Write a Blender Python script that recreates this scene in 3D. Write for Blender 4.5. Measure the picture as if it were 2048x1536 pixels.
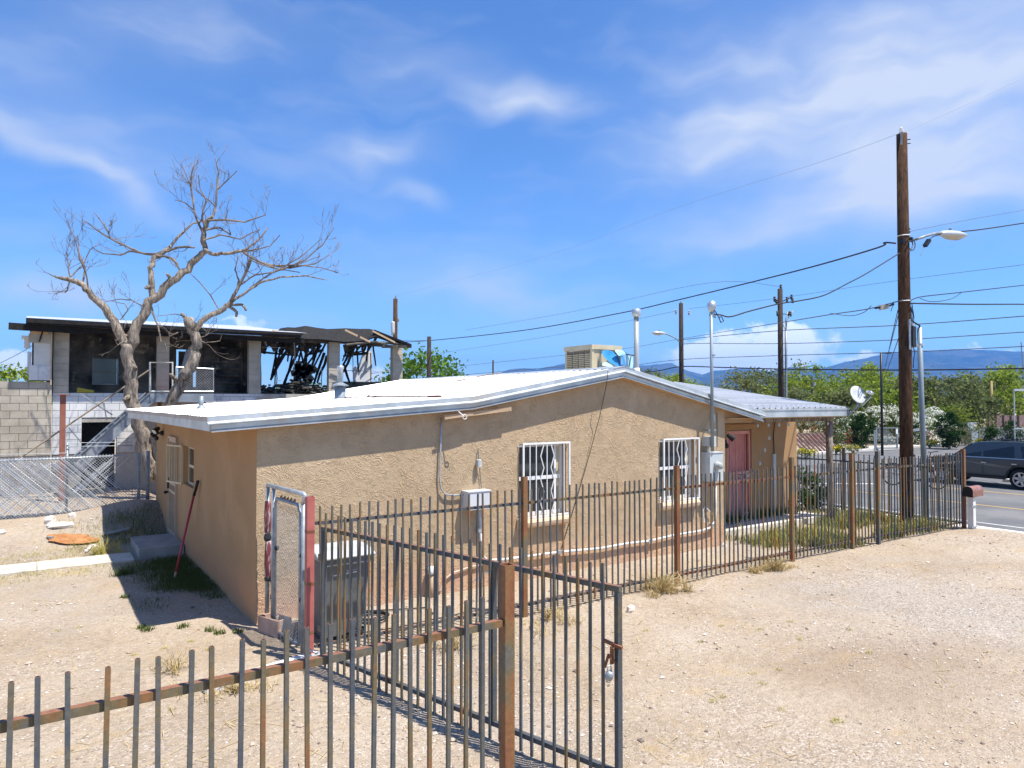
import bpy, math, random
from mathutils import Vector, Matrix, noise
for o in list(bpy.data.objects): bpy.data.objects.remove(o)
SC = bpy.context.scene
COL = SC.collection
rnd = random.Random(7)
U = rnd.uniform
# ------------------------------------------------------------------ camera
F, HOR, EYE, YAW = 1420.0, 803.0, 2.85, math.radians(34)
PITCH = math.atan((HOR - 768) / F)
cd = bpy.data.cameras.new('camera'); cam = bpy.data.objects.new('camera', cd); COL.objects.link(cam)
cam.location = (0, 0, EYE); cam.rotation_euler = (math.pi / 2 + PITCH, 0, -YAW)
cd.sensor_fit = 'HORIZONTAL'; cd.sensor_width = 36; cd.lens = F / 2048 * 36
cd.clip_start = .05; cd.clip_end = 40000
SC.camera = cam
# ------------------------------------------------------------------ sun and sky
SUN = Vector((.52, -.86, 2.38)).normalized()
EL = math.asin(SUN.z); AZ = math.atan2(SUN.x, SUN.y)
sl = bpy.data.lights.new('sun', 'SUN'); sl.energy = 5.0; sl.angle = math.radians(.53); sl.color = (1, .95, .87)
so = bpy.data.objects.new('sun', sl); COL.objects.link(so); so.location = (0, 0, 60)
so.rotation_euler = SUN.to_track_quat('Z', 'Y').to_euler()
W = bpy.data.worlds.new('World'); SC.world = W; W.use_nodes = True
wn, wl = W.node_tree.nodes, W.node_tree.links
wn.clear()
def wnode(t, **k):
    n = wn.new(t)
    for a, b in k.items():
        if a[0] == 'i' and a[1:].isdigit():
            s = n.inputs[int(a[1:])]
            if hasattr(b, 'is_output'): wl.new(b, s)
            else: s.default_value = b
        else: setattr(n, a, b)
    return n
def wm(op, a, b=0.0, c=0.0): return wnode('ShaderNodeMath', operation=op, i0=a, i1=b, i2=c).outputs[0]
sky = wnode('ShaderNodeTexSky'); sky.sky_type = 'NISHITA'; sky.sun_disc = False
sky.sun_elevation = EL; sky.sun_rotation = AZ; sky.altitude = 1500; sky.air_density = 1.0; sky.dust_density = .9; sky.ozone_density = 2.2
tint = wnode('ShaderNodeHueSaturation', i0=.503, i1=1.10, i2=1.0, i3=1.0, i4=sky.outputs[0])
tc = wnode('ShaderNodeTexCoord')
sep = wnode('ShaderNodeSeparateXYZ', i0=tc.outputs['Generated'])
az = wm('MULTIPLY', wm('ARCTAN2', sep.outputs[0], sep.outputs[1]), 57.2958)
el = wm('MULTIPLY', wm('ARCSINE', sep.outputs[2]), 57.2958)
# streaky cirrus texture drawn out along the wind, in sky directions
comb = wnode('ShaderNodeCombineXYZ', i0=az, i1=el, i2=0.0)
warp = wnode('ShaderNodeTexNoise', noise_dimensions='2D'); warp.inputs['Scale'].default_value = .16; warp.inputs['Detail'].default_value = 2
wl.new(comb.outputs[0], warp.inputs['Vector'])
woff = wnode('ShaderNodeVectorMath', operation='MULTIPLY_ADD')
wl.new(warp.outputs['Color'], woff.inputs[0]); woff.inputs[1].default_value = (5, 3, 0); woff.inputs[2].default_value = (-2.5, -1.5, 0)
wadd = wnode('ShaderNodeVectorMath', operation='ADD'); wl.new(comb.outputs[0], wadd.inputs[0]); wl.new(woff.outputs[0], wadd.inputs[1])
mp = wnode('ShaderNodeMapping'); wl.new(wadd.outputs[0], mp.inputs['Vector'])
mp.inputs['Rotation'].default_value = (0, 0, math.radians(9)); mp.inputs['Scale'].default_value = (.055, .20, 1)
st = wnode('ShaderNodeTexNoise', noise_dimensions='2D'); st.inputs['Scale'].default_value = 1.6; st.inputs['Detail'].default_value = 6; st.inputs['Roughness'].default_value = .48
wl.new(mp.outputs[0], st.inputs['Vector'])
sp2 = wnode('ShaderNodeSeparateXYZ'); wl.new(wadd.outputs[0], sp2.inputs[0])
WA, WE = sp2.outputs[0], sp2.outputs[1]
def sky_px(px, py):
    x = (px - 1024) / F; u = (HOR - py) / F
    return math.degrees(YAW + math.atan(x)), math.degrees(math.atan2(u, math.hypot(1, x)))
def patch(px, py, wpx, hpx, rot, amp, a=WA, e=WE):
    A, E_ = sky_px(px, py); w = math.degrees(wpx / F); h = math.degrees(hpx / F); c, s = math.cos(math.radians(rot)), math.sin(math.radians(rot))
    da = wm('SUBTRACT', a, A); de = wm('SUBTRACT', e, E_)
    p = wm('DIVIDE', wm('ADD', wm('MULTIPLY', da, c), wm('MULTIPLY', de, s)), w)
    q = wm('DIVIDE', wm('SUBTRACT', wm('MULTIPLY', de, c), wm('MULTIPLY', da, s)), h)
    r2 = wm('ADD', wm('MULTIPLY', p, p), wm('MULTIPLY', q, q))
    return wm('MULTIPLY', wm('POWER', 2.718, wm('MULTIPLY', r2, -1.0)), amp)
cir = None
for a in [(1800, 150, 330, 150, 0, .78), (1480, 265, 190, 45, 12, .75), (1900, 330, 340, 70, 10, .80), (1850, 400, 320, 40, 0, .45), (1020, 188, 110, 30, -3, .85), (760, 305, 90, 32, 8, .70),
          (850, 385, 60, 22, -8, .5), (170, 330, 230, 20, -26, .5), (110, 215, 260, 60, -10, .28), (60, 585, 150, 26, 0, .70), (980, 590, 300, 60, -14, .42), (860, 120, 110, 30, 0, .35),
          (500, 660, 90, 26, 0, .35), (1980, 60, 220, 80, 0, .4), (300, 60, 300, 60, 8, .25)]:
    g = patch(*a); cir = g if cir is None else wm('ADD', cir, g)
thin = wm('MULTIPLY', wm('SUBTRACT', st.outputs[0], .47), .55)           # thin cirrus everywhere, also outside the frame
thin = wm('MAXIMUM', thin, 0.0)
stm = wm('MAXIMUM', wm('MULTIPLY_ADD', st.outputs[0], 1.3, .08), 0.0)
cirf = wm('ADD', wm('MULTIPLY', cir, stm), thin)
# cumulus far away, low over the horizon
cn = wnode('ShaderNodeTexNoise', noise_dimensions='2D'); cn.inputs['Scale'].default_value = .55; cn.inputs['Detail'].default_value = 7; cn.inputs['Roughness'].default_value = .55
wl.new(comb.outputs[0], cn.inputs['Vector'])
co = wnode('ShaderNodeVectorMath', operation='MULTIPLY_ADD'); wl.new(cn.outputs['Color'], co.inputs[0]); co.inputs[1].default_value = (3.2, 3.2, 0); co.inputs[2].default_value = (-1.6, -1.6, 0)
ca = wnode('ShaderNodeVectorMath', operation='ADD'); wl.new(comb.outputs[0], ca.inputs[0]); wl.new(co.outputs[0], ca.inputs[1])
sp3 = wnode('ShaderNodeSeparateXYZ'); wl.new(ca.outputs[0], sp3.inputs[0])
cum = None
for a in [(1500, 706, 90, 36, 0, 1.7), (1590, 688, 48, 26, 0, 1.2), (1420, 712, 60, 22, 0, 1.0), (1750, 718, 70, 14, 0, .9), (1980, 706, 60, 10, 0, .6), (20, 725, 60, 22, 0, 1.0), (490, 650, 40, 14, 0, .6), (720, 745, 60, 16, 0, .8), (1240, 735, 200, 40, 0, .25)]:
    g = patch(*a, a=sp3.outputs[0], e=sp3.outputs[1]); cum = g if cum is None else wm('ADD', cum, g)
cumm = wnode('ShaderNodeMapRange', interpolation_type='SMOOTHSTEP', i0=cum, i1=.18, i2=.75, i3=0.0, i4=.92).outputs[0]
cl = wm('MINIMUM', cirf, .9)
blue = wnode('ShaderNodeMixRGB', blend_type='MULTIPLY', i0=1.0, i1=tint.outputs[0], i2=(.72, .92, 1.12, 1))
mix = wnode('ShaderNodeMixRGB', i0=cl, i1=blue.outputs[0], i2=(4.0, 4.3, 4.9, 1))
mix = wnode('ShaderNodeMixRGB', i0=cumm, i1=mix.outputs[0], i2=(8.0, 8.1, 8.3, 1))
bg = wnode('ShaderNodeBackground', i0=mix.outputs[0], i1=.112)
wo = wnode('ShaderNodeOutputWorld', i0=bg.outputs[0])
SC.view_settings.view_transform = 'Standard'; SC.view_settings.look = 'None'
SC.view_settings.exposure = .80; SC.view_settings.gamma = 1; SC.view_settings.use_curve_mapping = False
SC.render.engine = 'CYCLES'

# ------------------------------------------------------------------ helpers
_S, _C = math.sin(YAW), math.cos(YAW)
def at(px, py, X=None, Y=None, Z=None):
    """point of the place seen at a photo position, on the plane X, Y or Z = const"""
    x = (px - 1024) / F; y = -(py - 768) / F
    d = math.cos(PITCH) - y * math.sin(PITCH); u = y * math.cos(PITCH) + math.sin(PITCH)
    r = (x * _C + d * _S, -x * _S + d * _C, u)
    k = X / r[0] if X is not None else Y / r[1] if Y is not None else (Z - EYE) / r[2]
    return Vector((r[0] * k, r[1] * k, EYE + r[2] * k))
def sm(a, b, x):
    t = min(1, max(0, (x - a) / (b - a))); return t * t * (3 - 2 * t)
def gz(x, y):
    """height of the ground"""
    z = 0.0
    z += .38 * sm(15.2, 18.4, y) * (1 - sm(2.4, 3.4, x))
    z += .26 * math.exp(-((x - 2.0) / .9) ** 2 - ((y - 18.0) / .9) ** 2)
    z -= .50 * sm(17.45, 19.4, x)
    z += .06 * math.exp(-((x - 16.9) / 1.1) ** 2 - ((y - 6.9) / .8) ** 2)
    return z
def gn(x, y):
    if x > 19.2: return gz(x, y)
    rut = 0.0
    for y0 in (4.75, 6.35): rut += math.exp(-((y - y0 - .22 * math.sin(x * .35 + y0)) / .14) ** 2) * (.6 + .5 * noise.noise((x * .6, y0, 1)))
    for y0 in (2.3, 3.85): rut += .7 * math.exp(-((y - y0 - .06 * (x - 9) ** 2 * .1) / .15) ** 2) * sm(4.5, 6.5, x)
    rut *= .020 * sm(1.5, 3.5, x) * (1 - sm(14, 17, x))
    return gz(x, y) - rut + .026 * noise.noise((x * .9, y * .9, 0)) + .010 * noise.noise((x * 3.1, y * 3.1, 4)) + .004 * noise.noise((x * 9, y * 9, 8))
class MB:
    def __init__(s): s.v = []; s.f = []
    def add(s, vs, fs):
        n = len(s.v); s.v += [tuple(p) for p in vs]; s.f += [tuple(i + n for i in f) for f in fs]; return s
    def box(s, c, d, R=None):
        x, y, z = d[0] / 2, d[1] / 2, d[2] / 2
        vs = [Vector((a * x, b * y, e * z)) for e in (-1, 1) for b in (-1, 1) for a in (-1, 1)]
        if R is not None:
            if not isinstance(R, Matrix): R = Matrix.Rotation(R, 3, 'Z')
            vs = [R @ v for v in vs]
        return s.add([v + Vector(c) for v in vs], [(0, 2, 3, 1), (4, 5, 7, 6), (0, 1, 5, 4), (2, 6, 7, 3), (0, 4, 6, 2), (1, 3, 7, 5)])
    def bb(s, x0, x1, y0, y1, z0, z1): return s.box(((x0 + x1) / 2, (y0 + y1) / 2, (z0 + z1) / 2), (x1 - x0, y1 - y0, z1 - z0))
    def bar(s, p, q, w, h, up=(0, 0, 1)):
        p, q = Vector(p), Vector(q); t = (q - p); L = t.length; t.normalize()
        up = Vector(up); a = t.cross(up)
        if a.length < 1e-4: a = t.cross(Vector((1, 0, 0)))
        a.normalize(); b = a.cross(t)
        R = Matrix((a, t, b)).transposed()
        return s.box((p + q) / 2, (w, L, h), R)
    def tube(s, pts, r, n=6, cap=True):
        pts = [Vector(p) for p in pts]; m = len(pts)
        rs = r if isinstance(r, (list, tuple)) else [r] * m
        vs = []; a = None
        for i, p in enumerate(pts):
            t = (pts[min(i + 1, m - 1)] - pts[max(i - 1, 0)]).normalized()
            if a is None:
                a = t.cross(Vector((0, 0, 1)))
                if a.length < .05: a = t.cross(Vector((0, 1, 0)))
            else: a = a - t * a.dot(t)
            a.normalize(); b = t.cross(a)
            for k in range(n):
                w = 2 * math.pi * k / n
                vs.append(p + (a * math.cos(w) + b * math.sin(w)) * rs[i])
        fs = [(i * n + k, i * n + (k + 1) % n, (i + 1) * n + (k + 1) % n, (i + 1) * n + k) for i in range(m - 1) for k in range(n)]
        if cap: fs += [tuple(reversed(range(n))), tuple(range((m - 1) * n, m * n))]
        return s.add(vs, fs)
    def lathe(s, prof, c, n=16, R=None, cap=True):
        vs = []; m = len(prof)
        for (r, z) in prof:
            for k in range(n):
                w = 2 * math.pi * k / n; v = Vector((r * math.cos(w), r * math.sin(w), z))
                if R is not None: v = R @ v
                vs.append(v + Vector(c))
        fs = [(i * n + k, i * n + (k + 1) % n, (i + 1) * n + (k + 1) % n, (i + 1) * n + k) for i in range(m - 1) for k in range(n)]
        if cap: fs += [tuple(reversed(range(n))), tuple(range((m - 1) * n, m * n))]
        return s.add(vs, fs)
    def prism(s, poly, ax, a, b):
        """2D polygon extruded along an axis from a to b"""
        def P(u, v, w): return {'Y': (u, w, v), 'X': (w, u, v), 'Z': (u, v, w)}[ax]
        n = len(poly)
        vs = [P(u, v, a) for u, v in poly] + [P(u, v, b) for u, v in poly]
        return s.add(vs, [tuple(range(n)), tuple(reversed(range(n, 2 * n)))] + [(i, i + n, (i + 1) % n + n, (i + 1) % n) for i in range(n)])
    def quad(s, a, b, c, d): return s.add([a, b, c, d], [(0, 1, 2, 3)])
    def ob(s, name, m, parent=None, smooth=False, org=None, keep=True):
        me = bpy.data.meshes.new(name)
        vs = s.v
        if org is not None: vs = [(x - org[0], y - org[1], z - org[2]) for x, y, z in vs]
        me.from_pydata(vs, [], s.f); me.update()
        for mm in (m if isinstance(m, list) else [m]): me.materials.append(mm)
        if smooth:
            me.polygons.foreach_set('use_smooth', [True] * len(me.polygons))
        o = bpy.data.objects.new(name, me); COL.objects.link(o)
        if org is not None: o.location = org
        if parent: par(o, parent)
        return o
def par(o, p):
    o.parent = p; o.matrix_parent_inverse = p.matrix_basis.inverted()
def tag(o, label, cat, group=None, kind=None):
    if label: o['label'] = label
    if cat: o['category'] = cat
    if group: o['group'] = group
    if kind: o['kind'] = kind
    return o
def thing(name, label, cat, loc=(0, 0, 0), group=None):
    o = bpy.data.objects.new(name, None); COL.objects.link(o); o.location = loc; o.empty_display_size = .2
    return tag(o, label, cat, group)
def inst(name, me, parent, loc, rot=(0, 0, 0), sc=(1, 1, 1)):
    """a piece that shares its mesh with alike pieces"""
    o = bpy.data.objects.new(name, me); COL.objects.link(o)
    o.location = loc; o.rotation_euler = rot; o.scale = sc
    if parent: par(o, parent)
    return o
# ------------------------------------------------------------------ materials
def newmat(name):
    m = bpy.data.materials.new(name); m.use_nodes = True
    nt = m.node_tree; return m, nt, nt.nodes['Principled BSDF']
def nd(nt, t, **k):
    n = nt.nodes.new(t)
    for a, b in k.items():
        s = None
        if a[0] == 'i' and a[1:].isdigit(): s = n.inputs[int(a[1:])]
        elif a[0].isupper(): s = n.inputs[a]
        if s is None: setattr(n, a, b)
        elif hasattr(b, 'is_output'): nt.links.new(b, s)
        else: s.default_value = b
    return n
def c4(c): return (c[0], c[1], c[2], 1)
def pos(nt, sc=(1, 1, 1), rot=(0, 0, 0)):
    g = nd(nt, 'ShaderNodeNewGeometry')
    mp = nd(nt, 'ShaderNodeMapping'); nt.links.new(g.outputs['Position'], mp.inputs[0]); mp.inputs['Scale'].default_value = sc; mp.inputs['Rotation'].default_value = rot
    return mp.outputs[0]
def noi(nt, v, s, det=4, ro=.55, dist=0):
    return nd(nt, 'ShaderNodeTexNoise', Vector=v, Scale=s, Detail=det, Roughness=ro, Distortion=dist).outputs[0]
def ramp(nt, f, stops):
    r = nd(nt, 'ShaderNodeValToRGB', i0=f); e = r.color_ramp.elements
    while len(e) < len(stops): e.new(.5)
    for k, (p, c) in enumerate(stops): e[k].position = p; e[k].color = c4(c) if isinstance(c, tuple) else (c, c, c, 1)
    return r.outputs[0]
def mixc(nt, f, a, b, mode='MIX'):
    n = nd(nt, 'ShaderNodeMixRGB', blend_type=mode)
    for s, v in ((n.inputs[0], f), (n.inputs[1], a), (n.inputs[2], b)):
        if hasattr(v, 'is_output'): nt.links.new(v, s)
        else: s.default_value = v if isinstance(v, float) else c4(v)
    return n.outputs[0]
def bumpn(nt, b, h, st, dist=.02):
    n = nd(nt, 'ShaderNodeBump', Strength=st, Distance=dist, Height=h); nt.links.new(n.outputs[0], b.inputs['Normal'])
def M(name, c1, c2=None, s=3, rough=.7, metal=0.0, bump=0, bs=30, bd=.01, stretch=(1, 1, 1), island=0.0, spec=.35, lo=.35, hi=.65, c3=None, s3=9):
    m, nt, b = newmat(name)
    b.inputs['Roughness'].default_value = rough; b.inputs['Metallic'].default_value = metal; b.inputs['Specular IOR Level'].default_value = spec
    col = None
    p = pos(nt, stretch)
    if c2:
        col = ramp(nt, noi(nt, p, s, 5, .6), [(lo, c1), (hi, c2)])
        if c3: col = mixc(nt, ramp(nt, noi(nt, p, s3, 6, .65), [(.56, 0.0), (.66, 1.0)]), col, c3)
    if island:
        g = nd(nt, 'ShaderNodeNewGeometry')
        v = nd(nt, 'ShaderNodeMath', operation='MULTIPLY_ADD', i0=g.outputs['Random Per Island'], i1=2 * island, i2=1 - island).outputs[0]
        oi = nd(nt, 'ShaderNodeObjectInfo')
        v2 = nd(nt, 'ShaderNodeMath', operation='MULTIPLY_ADD', i0=oi.outputs['Random'], i1=island, i2=1 - island / 2).outputs[0]
        v = nd(nt, 'ShaderNodeMath', operation='MULTIPLY', i0=v, i1=v2).outputs[0]
        col = mixc(nt, 1.0, col if col else c1, v, 'MULTIPLY')
    if col: nt.links.new(col, b.inputs['Base Color'])
    else: b.inputs['Base Color'].default_value = c4(c1)
    if bump: bumpn(nt, b, noi(nt, p, bs, 5, .6), bump, bd)
    return m
# ------------------------------------------------------------------ the materials of the place
def ground_mat():
    m, nt, b = newmat('dirt'); p = pos(nt); b.inputs['Roughness'].default_value = .95; b.inputs['Specular IOR Level'].default_value = .1
    base = ramp(nt, noi(nt, p, .55, 6, .6), [(.30, (.312, .240, .163)), (.5, (.388, .309, .223)), (.70, (.437, .366, .281))])
    fine = ramp(nt, noi(nt, p, 14, 6, .7), [(.3, (.74, .73, .72)), (.55, (1.0, 1.0, 1.0)), (.75, (1.16, 1.15, 1.13))])
    col = mixc(nt, 1.0, base, fine, 'MULTIPLY')
    v = nd(nt, 'ShaderNodeTexVoronoi', Vector=p, Scale=55.0)                      # fine gravel
    peb = ramp(nt, nd(nt, 'ShaderNodeSeparateColor', i0=v.outputs['Color']).outputs[0], [(0.0, (.12, .10, .085)), (.3, (.29, .23, .18)), (.62, (.43, .35, .28)), (1.0, (.66, .61, .55))])
    gm = ramp(nt, noi(nt, p, .42, 5, .62), [(.44, .08), (.64, .62)])
    gm2 = nd(nt, 'ShaderNodeMath', operation='MULTIPLY', i0=gm, i1=ramp(nt, noi(nt, p, 6.0, 5, .7), [(.38, .2), (.6, 1.0)])).outputs[0]
    col = mixc(nt, gm2, col, peb)
    v2 = nd(nt, 'ShaderNodeTexVoronoi', Vector=p, Scale=17.0)
    spk = nd(nt, 'ShaderNodeMath', operation='LESS_THAN', i0=v2.outputs['Distance'], i1=.16).outputs[0]
    sc = ramp(nt, nd(nt, 'ShaderNodeSeparateColor', i0=v2.outputs['Color']).outputs[1], [(.0, (.10, .08, .065)), (.45, (.33, .27, .22)), (.8, (.64, .61, .56))])
    col = mixc(nt, nd(nt, 'ShaderNodeMath', operation='MULTIPLY', i0=spk, i1=.7).outputs[0], col, sc)
    straw = ramp(nt, noi(nt, pos(nt, (1.0, 1.5, 1)), .75, 7, .72), [(.57, 0.0), (.70, .55)])
    col = mixc(nt, straw, col, (.42, .30, .14))
    grey = ramp(nt, noi(nt, pos(nt, (1, 1, 1), (0, 0, .5)), .23, 5, .65), [(.52, 0.0), (.66, .5)])
    col = mixc(nt, grey, col, (.33, .30, .27))
    g2 = nd(nt, 'ShaderNodeVectorMath', operation='SUBTRACT', i0=p, i1=(10.6, 5.0, 0)); l2 = nd(nt, 'ShaderNodeVectorMath', operation='LENGTH', i0=g2.outputs[0]).outputs['Value']
    w2 = nd(nt, 'ShaderNodeMath', operation='MULTIPLY_ADD', i0=noi(nt, p, 1.3, 5, .65), i1=3.4, i2=l2).outputs[0]
    col = mixc(nt, ramp(nt, nd(nt, 'ShaderNodeMath', operation='MULTIPLY', i0=w2, i1=.22).outputs[0], [(.55, .65), (.95, 0.0)]), col, mixc(nt, .6, (.30, .285, .26), peb))
    # damp, darker patch out on the lot
    g = nd(nt, 'ShaderNodeVectorMath', operation='SUBTRACT', i0=p, i1=(7.8, 4.0, 0)); ln = nd(nt, 'ShaderNodeVectorMath', operation='LENGTH', i0=g.outputs[0]).outputs['Value']
    wv = nd(nt, 'ShaderNodeMath', operation='MULTIPLY_ADD', i0=noi(nt, p, .8, 4, .6), i1=3.2, i2=ln).outputs[0]
    damp = ramp(nt, nd(nt, 'ShaderNodeMath', operation='MULTIPLY', i0=wv, i1=.25).outputs[0], [(.50, .34), (.86, 0.0)])
    col = mixc(nt, damp, col, (.25, .185, .135))
    nt.links.new(col, b.inputs['Base Color'])
    h = nd(nt, 'ShaderNodeMath', operation='ADD', i0=noi(nt, p, 30, 6, .7), i1=nd(nt, 'ShaderNodeMath', operation='MULTIPLY', i0=noi(nt, p, 5, 4, .6), i1=2.2).outputs[0]).outputs[0]
    h = nd(nt, 'ShaderNodeMath', operation='SUBTRACT', i0=h, i1=nd(nt, 'ShaderNodeMath', operation='MULTIPLY', i0=v.outputs['Distance'], i1=.5).outputs[0]).outputs[0]
    bumpn(nt, b, h, .8, .022)
    return m
def stucco_mat(name, rough_relief):
    m, nt, b = newmat(name); p = pos(nt); b.inputs['Roughness'].default_value = .9; b.inputs['Specular IOR Level'].default_value = .12
    col = ramp(nt, noi(nt, p, 1.1, 6, .6), [(.25, (.42, .307, .190)), (.75, (.505, .380, .246))])
    col = mixc(nt, ramp(nt, noi(nt, p, 26, 4, .6), [(.35, .16), (.65, 0.0)]), col, (.42, .29, .155))
    sp = nd(nt, 'ShaderNodeSeparateXYZ', i0=p)
    zz = nd(nt, 'ShaderNodeMath', operation='MULTIPLY_ADD', i0=noi(nt, p, 1.6, 5, .6), i1=.7, i2=sp.outputs[2]).outputs[0]
    red = ramp(nt, zz, [(.55, .85), (1.15, 0.0)])                                  # reddish mud splashed over the foot of the wall
    col = mixc(nt, red, col, (.60, .36, .225))
    pale = ramp(nt, zz, [(.22, .55), (.52, 0.0)])
    col = mixc(nt, pale, col, (.55, .40, .27))
    streak = ramp(nt, noi(nt, pos(nt, (7, 7, .5)), 1.5, 5, .6), [(.5, 0.0), (.75, .28)])
    col = mixc(nt, streak, col, (.44, .33, .21))
    # old patch repairs and hairline cracks
    col = mixc(nt, ramp(nt, noi(nt, p, .7, 3, .5, .8), [(.585, 0.0), (.60, .28)]), col, (.57, .44, .295))
    vc_ = nd(nt, 'ShaderNodeTexVoronoi', feature='DISTANCE_TO_EDGE', Vector=nd(nt, 'ShaderNodeVectorMath', operation='MULTIPLY_ADD', i0=nd(nt, 'ShaderNodeTexNoise', Vector=p, Scale=3.0, Detail=5.0).outputs['Color'], i1=(.7, .7, .7), i2=p).outputs[0], Scale=.55)
    col = mixc(nt, ramp(nt, vc_.outputs['Distance'], [(.0015, .22), (.004, 0.0)]), col, (.26, .17, .10))
    if not rough_relief: col = mixc(nt, 1.0, col, (.83, .70, .58), 'MULTIPLY')  # shade and warm bounce light of the side wall tinted into the colour
    nt.links.new(col, b.inputs['Base Color'])
    if rough_relief:
        q = nd(nt, 'ShaderNodeVectorMath', operation='MULTIPLY_ADD', i0=nd(nt, 'ShaderNodeTexNoise', Vector=p, Scale=2.4, Detail=3.0).outputs['Color'], i1=(.9, .9, .9), i2=p).outputs[0]
        w = nd(nt, 'ShaderNodeTexWave', Vector=q, Scale=8.0, Distortion=8.0, Detail=4.0); w.inputs['Detail Scale'].default_value = 2.4
        h = nd(nt, 'ShaderNodeMath', operation='MULTIPLY', i0=w.outputs['Fac'], i1=ramp(nt, noi(nt, p, 7, 4, .65), [(.42, .0), (.60, .9)])).outputs[0]
        h = nd(nt, 'ShaderNodeMath', operation='MULTIPLY_ADD', i0=noi(nt, p, 26, 6, .7), i1=1.1, i2=h).outputs[0]
        bumpn(nt, b, h, .62, .016)
    else: bumpn(nt, b, noi(nt, p, 45, 5, .6), .5, .01)
    return m
def steel_mat(name='fence_steel', rustiness=.40, base=(.115, .115, .105)):
    m, nt, b = newmat(name); b.inputs['Roughness'].default_value = .6; b.inputs['Specular IOR Level'].default_value = .4
    g = nd(nt, 'ShaderNodeNewGeometry'); oi = nd(nt, 'ShaderNodeObjectInfo')
    off = nd(nt, 'ShaderNodeVectorMath', operation='MULTIPLY_ADD', i0=oi.outputs['Random'], i1=(7, 3, 5), i2=g.outputs['Position']).outputs[0]
    mp = nd(nt, 'ShaderNodeMapping', i0=off); mp.inputs['Scale'].default_value = (1.2, 1.2, .8)
    n = noi(nt, mp.outputs[0], 2.2, 5, .62)
    n = nd(nt, 'ShaderNodeMath', operation='MULTIPLY_ADD', i0=oi.outputs['Random'], i1=.16, i2=n).outputs[0]
    n = nd(nt, 'ShaderNodeMath', operation='ADD', i0=n, i1=rustiness * .3 - .23).outputs[0]
    col = ramp(nt, n, [(.36, (.070, .085, .10)), (.47, base), (.55, (.155, .125, .065)), (.63, (.24, .115, .045)), (.76, (.20, .075, .035))])
    fine = ramp(nt, noi(nt, off, 40, 5, .7), [(.3, (.72, .70, .68)), (.7, (1.15, 1.12, 1.1))])
    # rain rusts the faces that look up
    sp = nd(nt, 'ShaderNodeSeparateXYZ', i0=g.outputs['Normal'])
    up = ramp(nt, sp.outputs[2], [(.6, 0.0), (.9, min(.85, rustiness * 2))])
    col = mixc(nt, up, col, (.24, .105, .058))
    nt.links.new(mixc(nt, 1.0, col, fine, 'MULTIPLY'), b.inputs['Base Color'])
    bumpn(nt, b, noi(nt, off, 60, 4, .6), .25, .004)
    return m
def leaf_mat(name, c1, c2, trans=.35):
    m = bpy.data.materials.new(name); m.use_nodes = True; nt = m.node_tree; nt.nodes.clear()
    g = nd(nt, 'ShaderNodeNewGeometry'); oi = nd(nt, 'ShaderNodeObjectInfo')
    f = nd(nt, 'ShaderNodeMath', operation='MULTIPLY_ADD', i0=oi.outputs['Random'], i1=.3, i2=nd(nt, 'ShaderNodeMath', operation='MULTIPLY', i0=g.outputs['Random Per Island'], i1=.75).outputs[0]).outputs[0]
    col = ramp(nt, f, [(.0, c1), (1.0, c2)])
    d = nd(nt, 'ShaderNodeBsdfDiffuse', i0=col); t = nd(nt, 'ShaderNodeBsdfTranslucent', i0=col)
    mx = nd(nt, 'ShaderNodeMixShader', i0=trans, i1=d.outputs[0], i2=t.outputs[0])
    nd(nt, 'ShaderNodeOutputMaterial', i0=mx.outputs[0])
    return m
m_dirt = ground_mat(); m_stucco = stucco_mat('stucco_rough', True); m_stucco_shade = stucco_mat('stucco_fine_shade_tint', False)
m_steel = steel_mat(); m_steel_r = steel_mat('post_steel', 1.0); m_steel_g = steel_mat('gate_steel', .35, (.10, .105, .10)); m_steel_d = steel_mat('dark_steel', .02, (.075, .08, .08))
m_red = M('red_oxide_paint', (.36, .10, .085), (.44, .135, .11), 5, .55, bump=.2)
m_pink = M('pink_paint', (.60, .25, .23), (.68, .32, .29), 4, .5)
m_roof = M('roof_metal', (.46, .47, .48), (.62, .63, .64), 1.2, .42, .25, stretch=(.4, 3, 1))
m_galv = M('galvanised', (.36, .39, .41), (.55, .58, .60), 6, .45, .55, spec=.5)
m_flash = M('flashing', (.40, .44, .46), (.58, .61, .62), 3, .40, .45, c3=(.50, .47, .42), s3=1.6)
m_galv_d = M('weathered_galvanised', (.20, .23, .25), (.33, .36, .38), 8, .5, .3)
m_white = M('white_paint', (.72, .72, .70), (.80, .80, .78), 4, .5)
m_cream = M('cream_paint', (.50, .42, .26), (.58, .50, .33), 4, .55)
m_tan_door = M('tan_door_paint', (.42, .31, .21), (.50, .38, .27), 5, .55)
m_wood = M('raw_wood', (.40, .27, .16), (.52, .38, .25), 6, .8, stretch=(1, 8, 8), bump=.3)
m_soffit = M('soffit_board', (.52, .32, .14), (.62, .40, .19), 4, .75)
m_black = M('black_plastic', (.012, .012, .013), rough=.45)
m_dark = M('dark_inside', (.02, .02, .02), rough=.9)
m_grey_box = M('grey_box_paint', (.46, .50, .50), (.54, .57, .56), 3, .45)
m_conc = M('concrete', (.46, .41, .34), (.60, .55, .47), 3, .9, bump=.4, bs=40, c3=(.36, .32, .27), s3=5)
m_walk = M('pale_concrete', (.58, .54, .48), (.68, .64, .58), 2, .9, bump=.3, bs=40, c3=(.48, .44, .39), s3=4)
m_asph = M('asphalt', (.105, .105, .107), (.15, .148, .145), .6, .9, bump=.5, bs=90, bd=.006, c3=(.17, .165, .16), s3=.35)
m_yel = M('yellow_line', (.55, .33, .07), (.50, .34, .14), 9, .8); m_wl = M('white_line', (.62, .61, .57), (.46, .45, .42), 7, .8)
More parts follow.
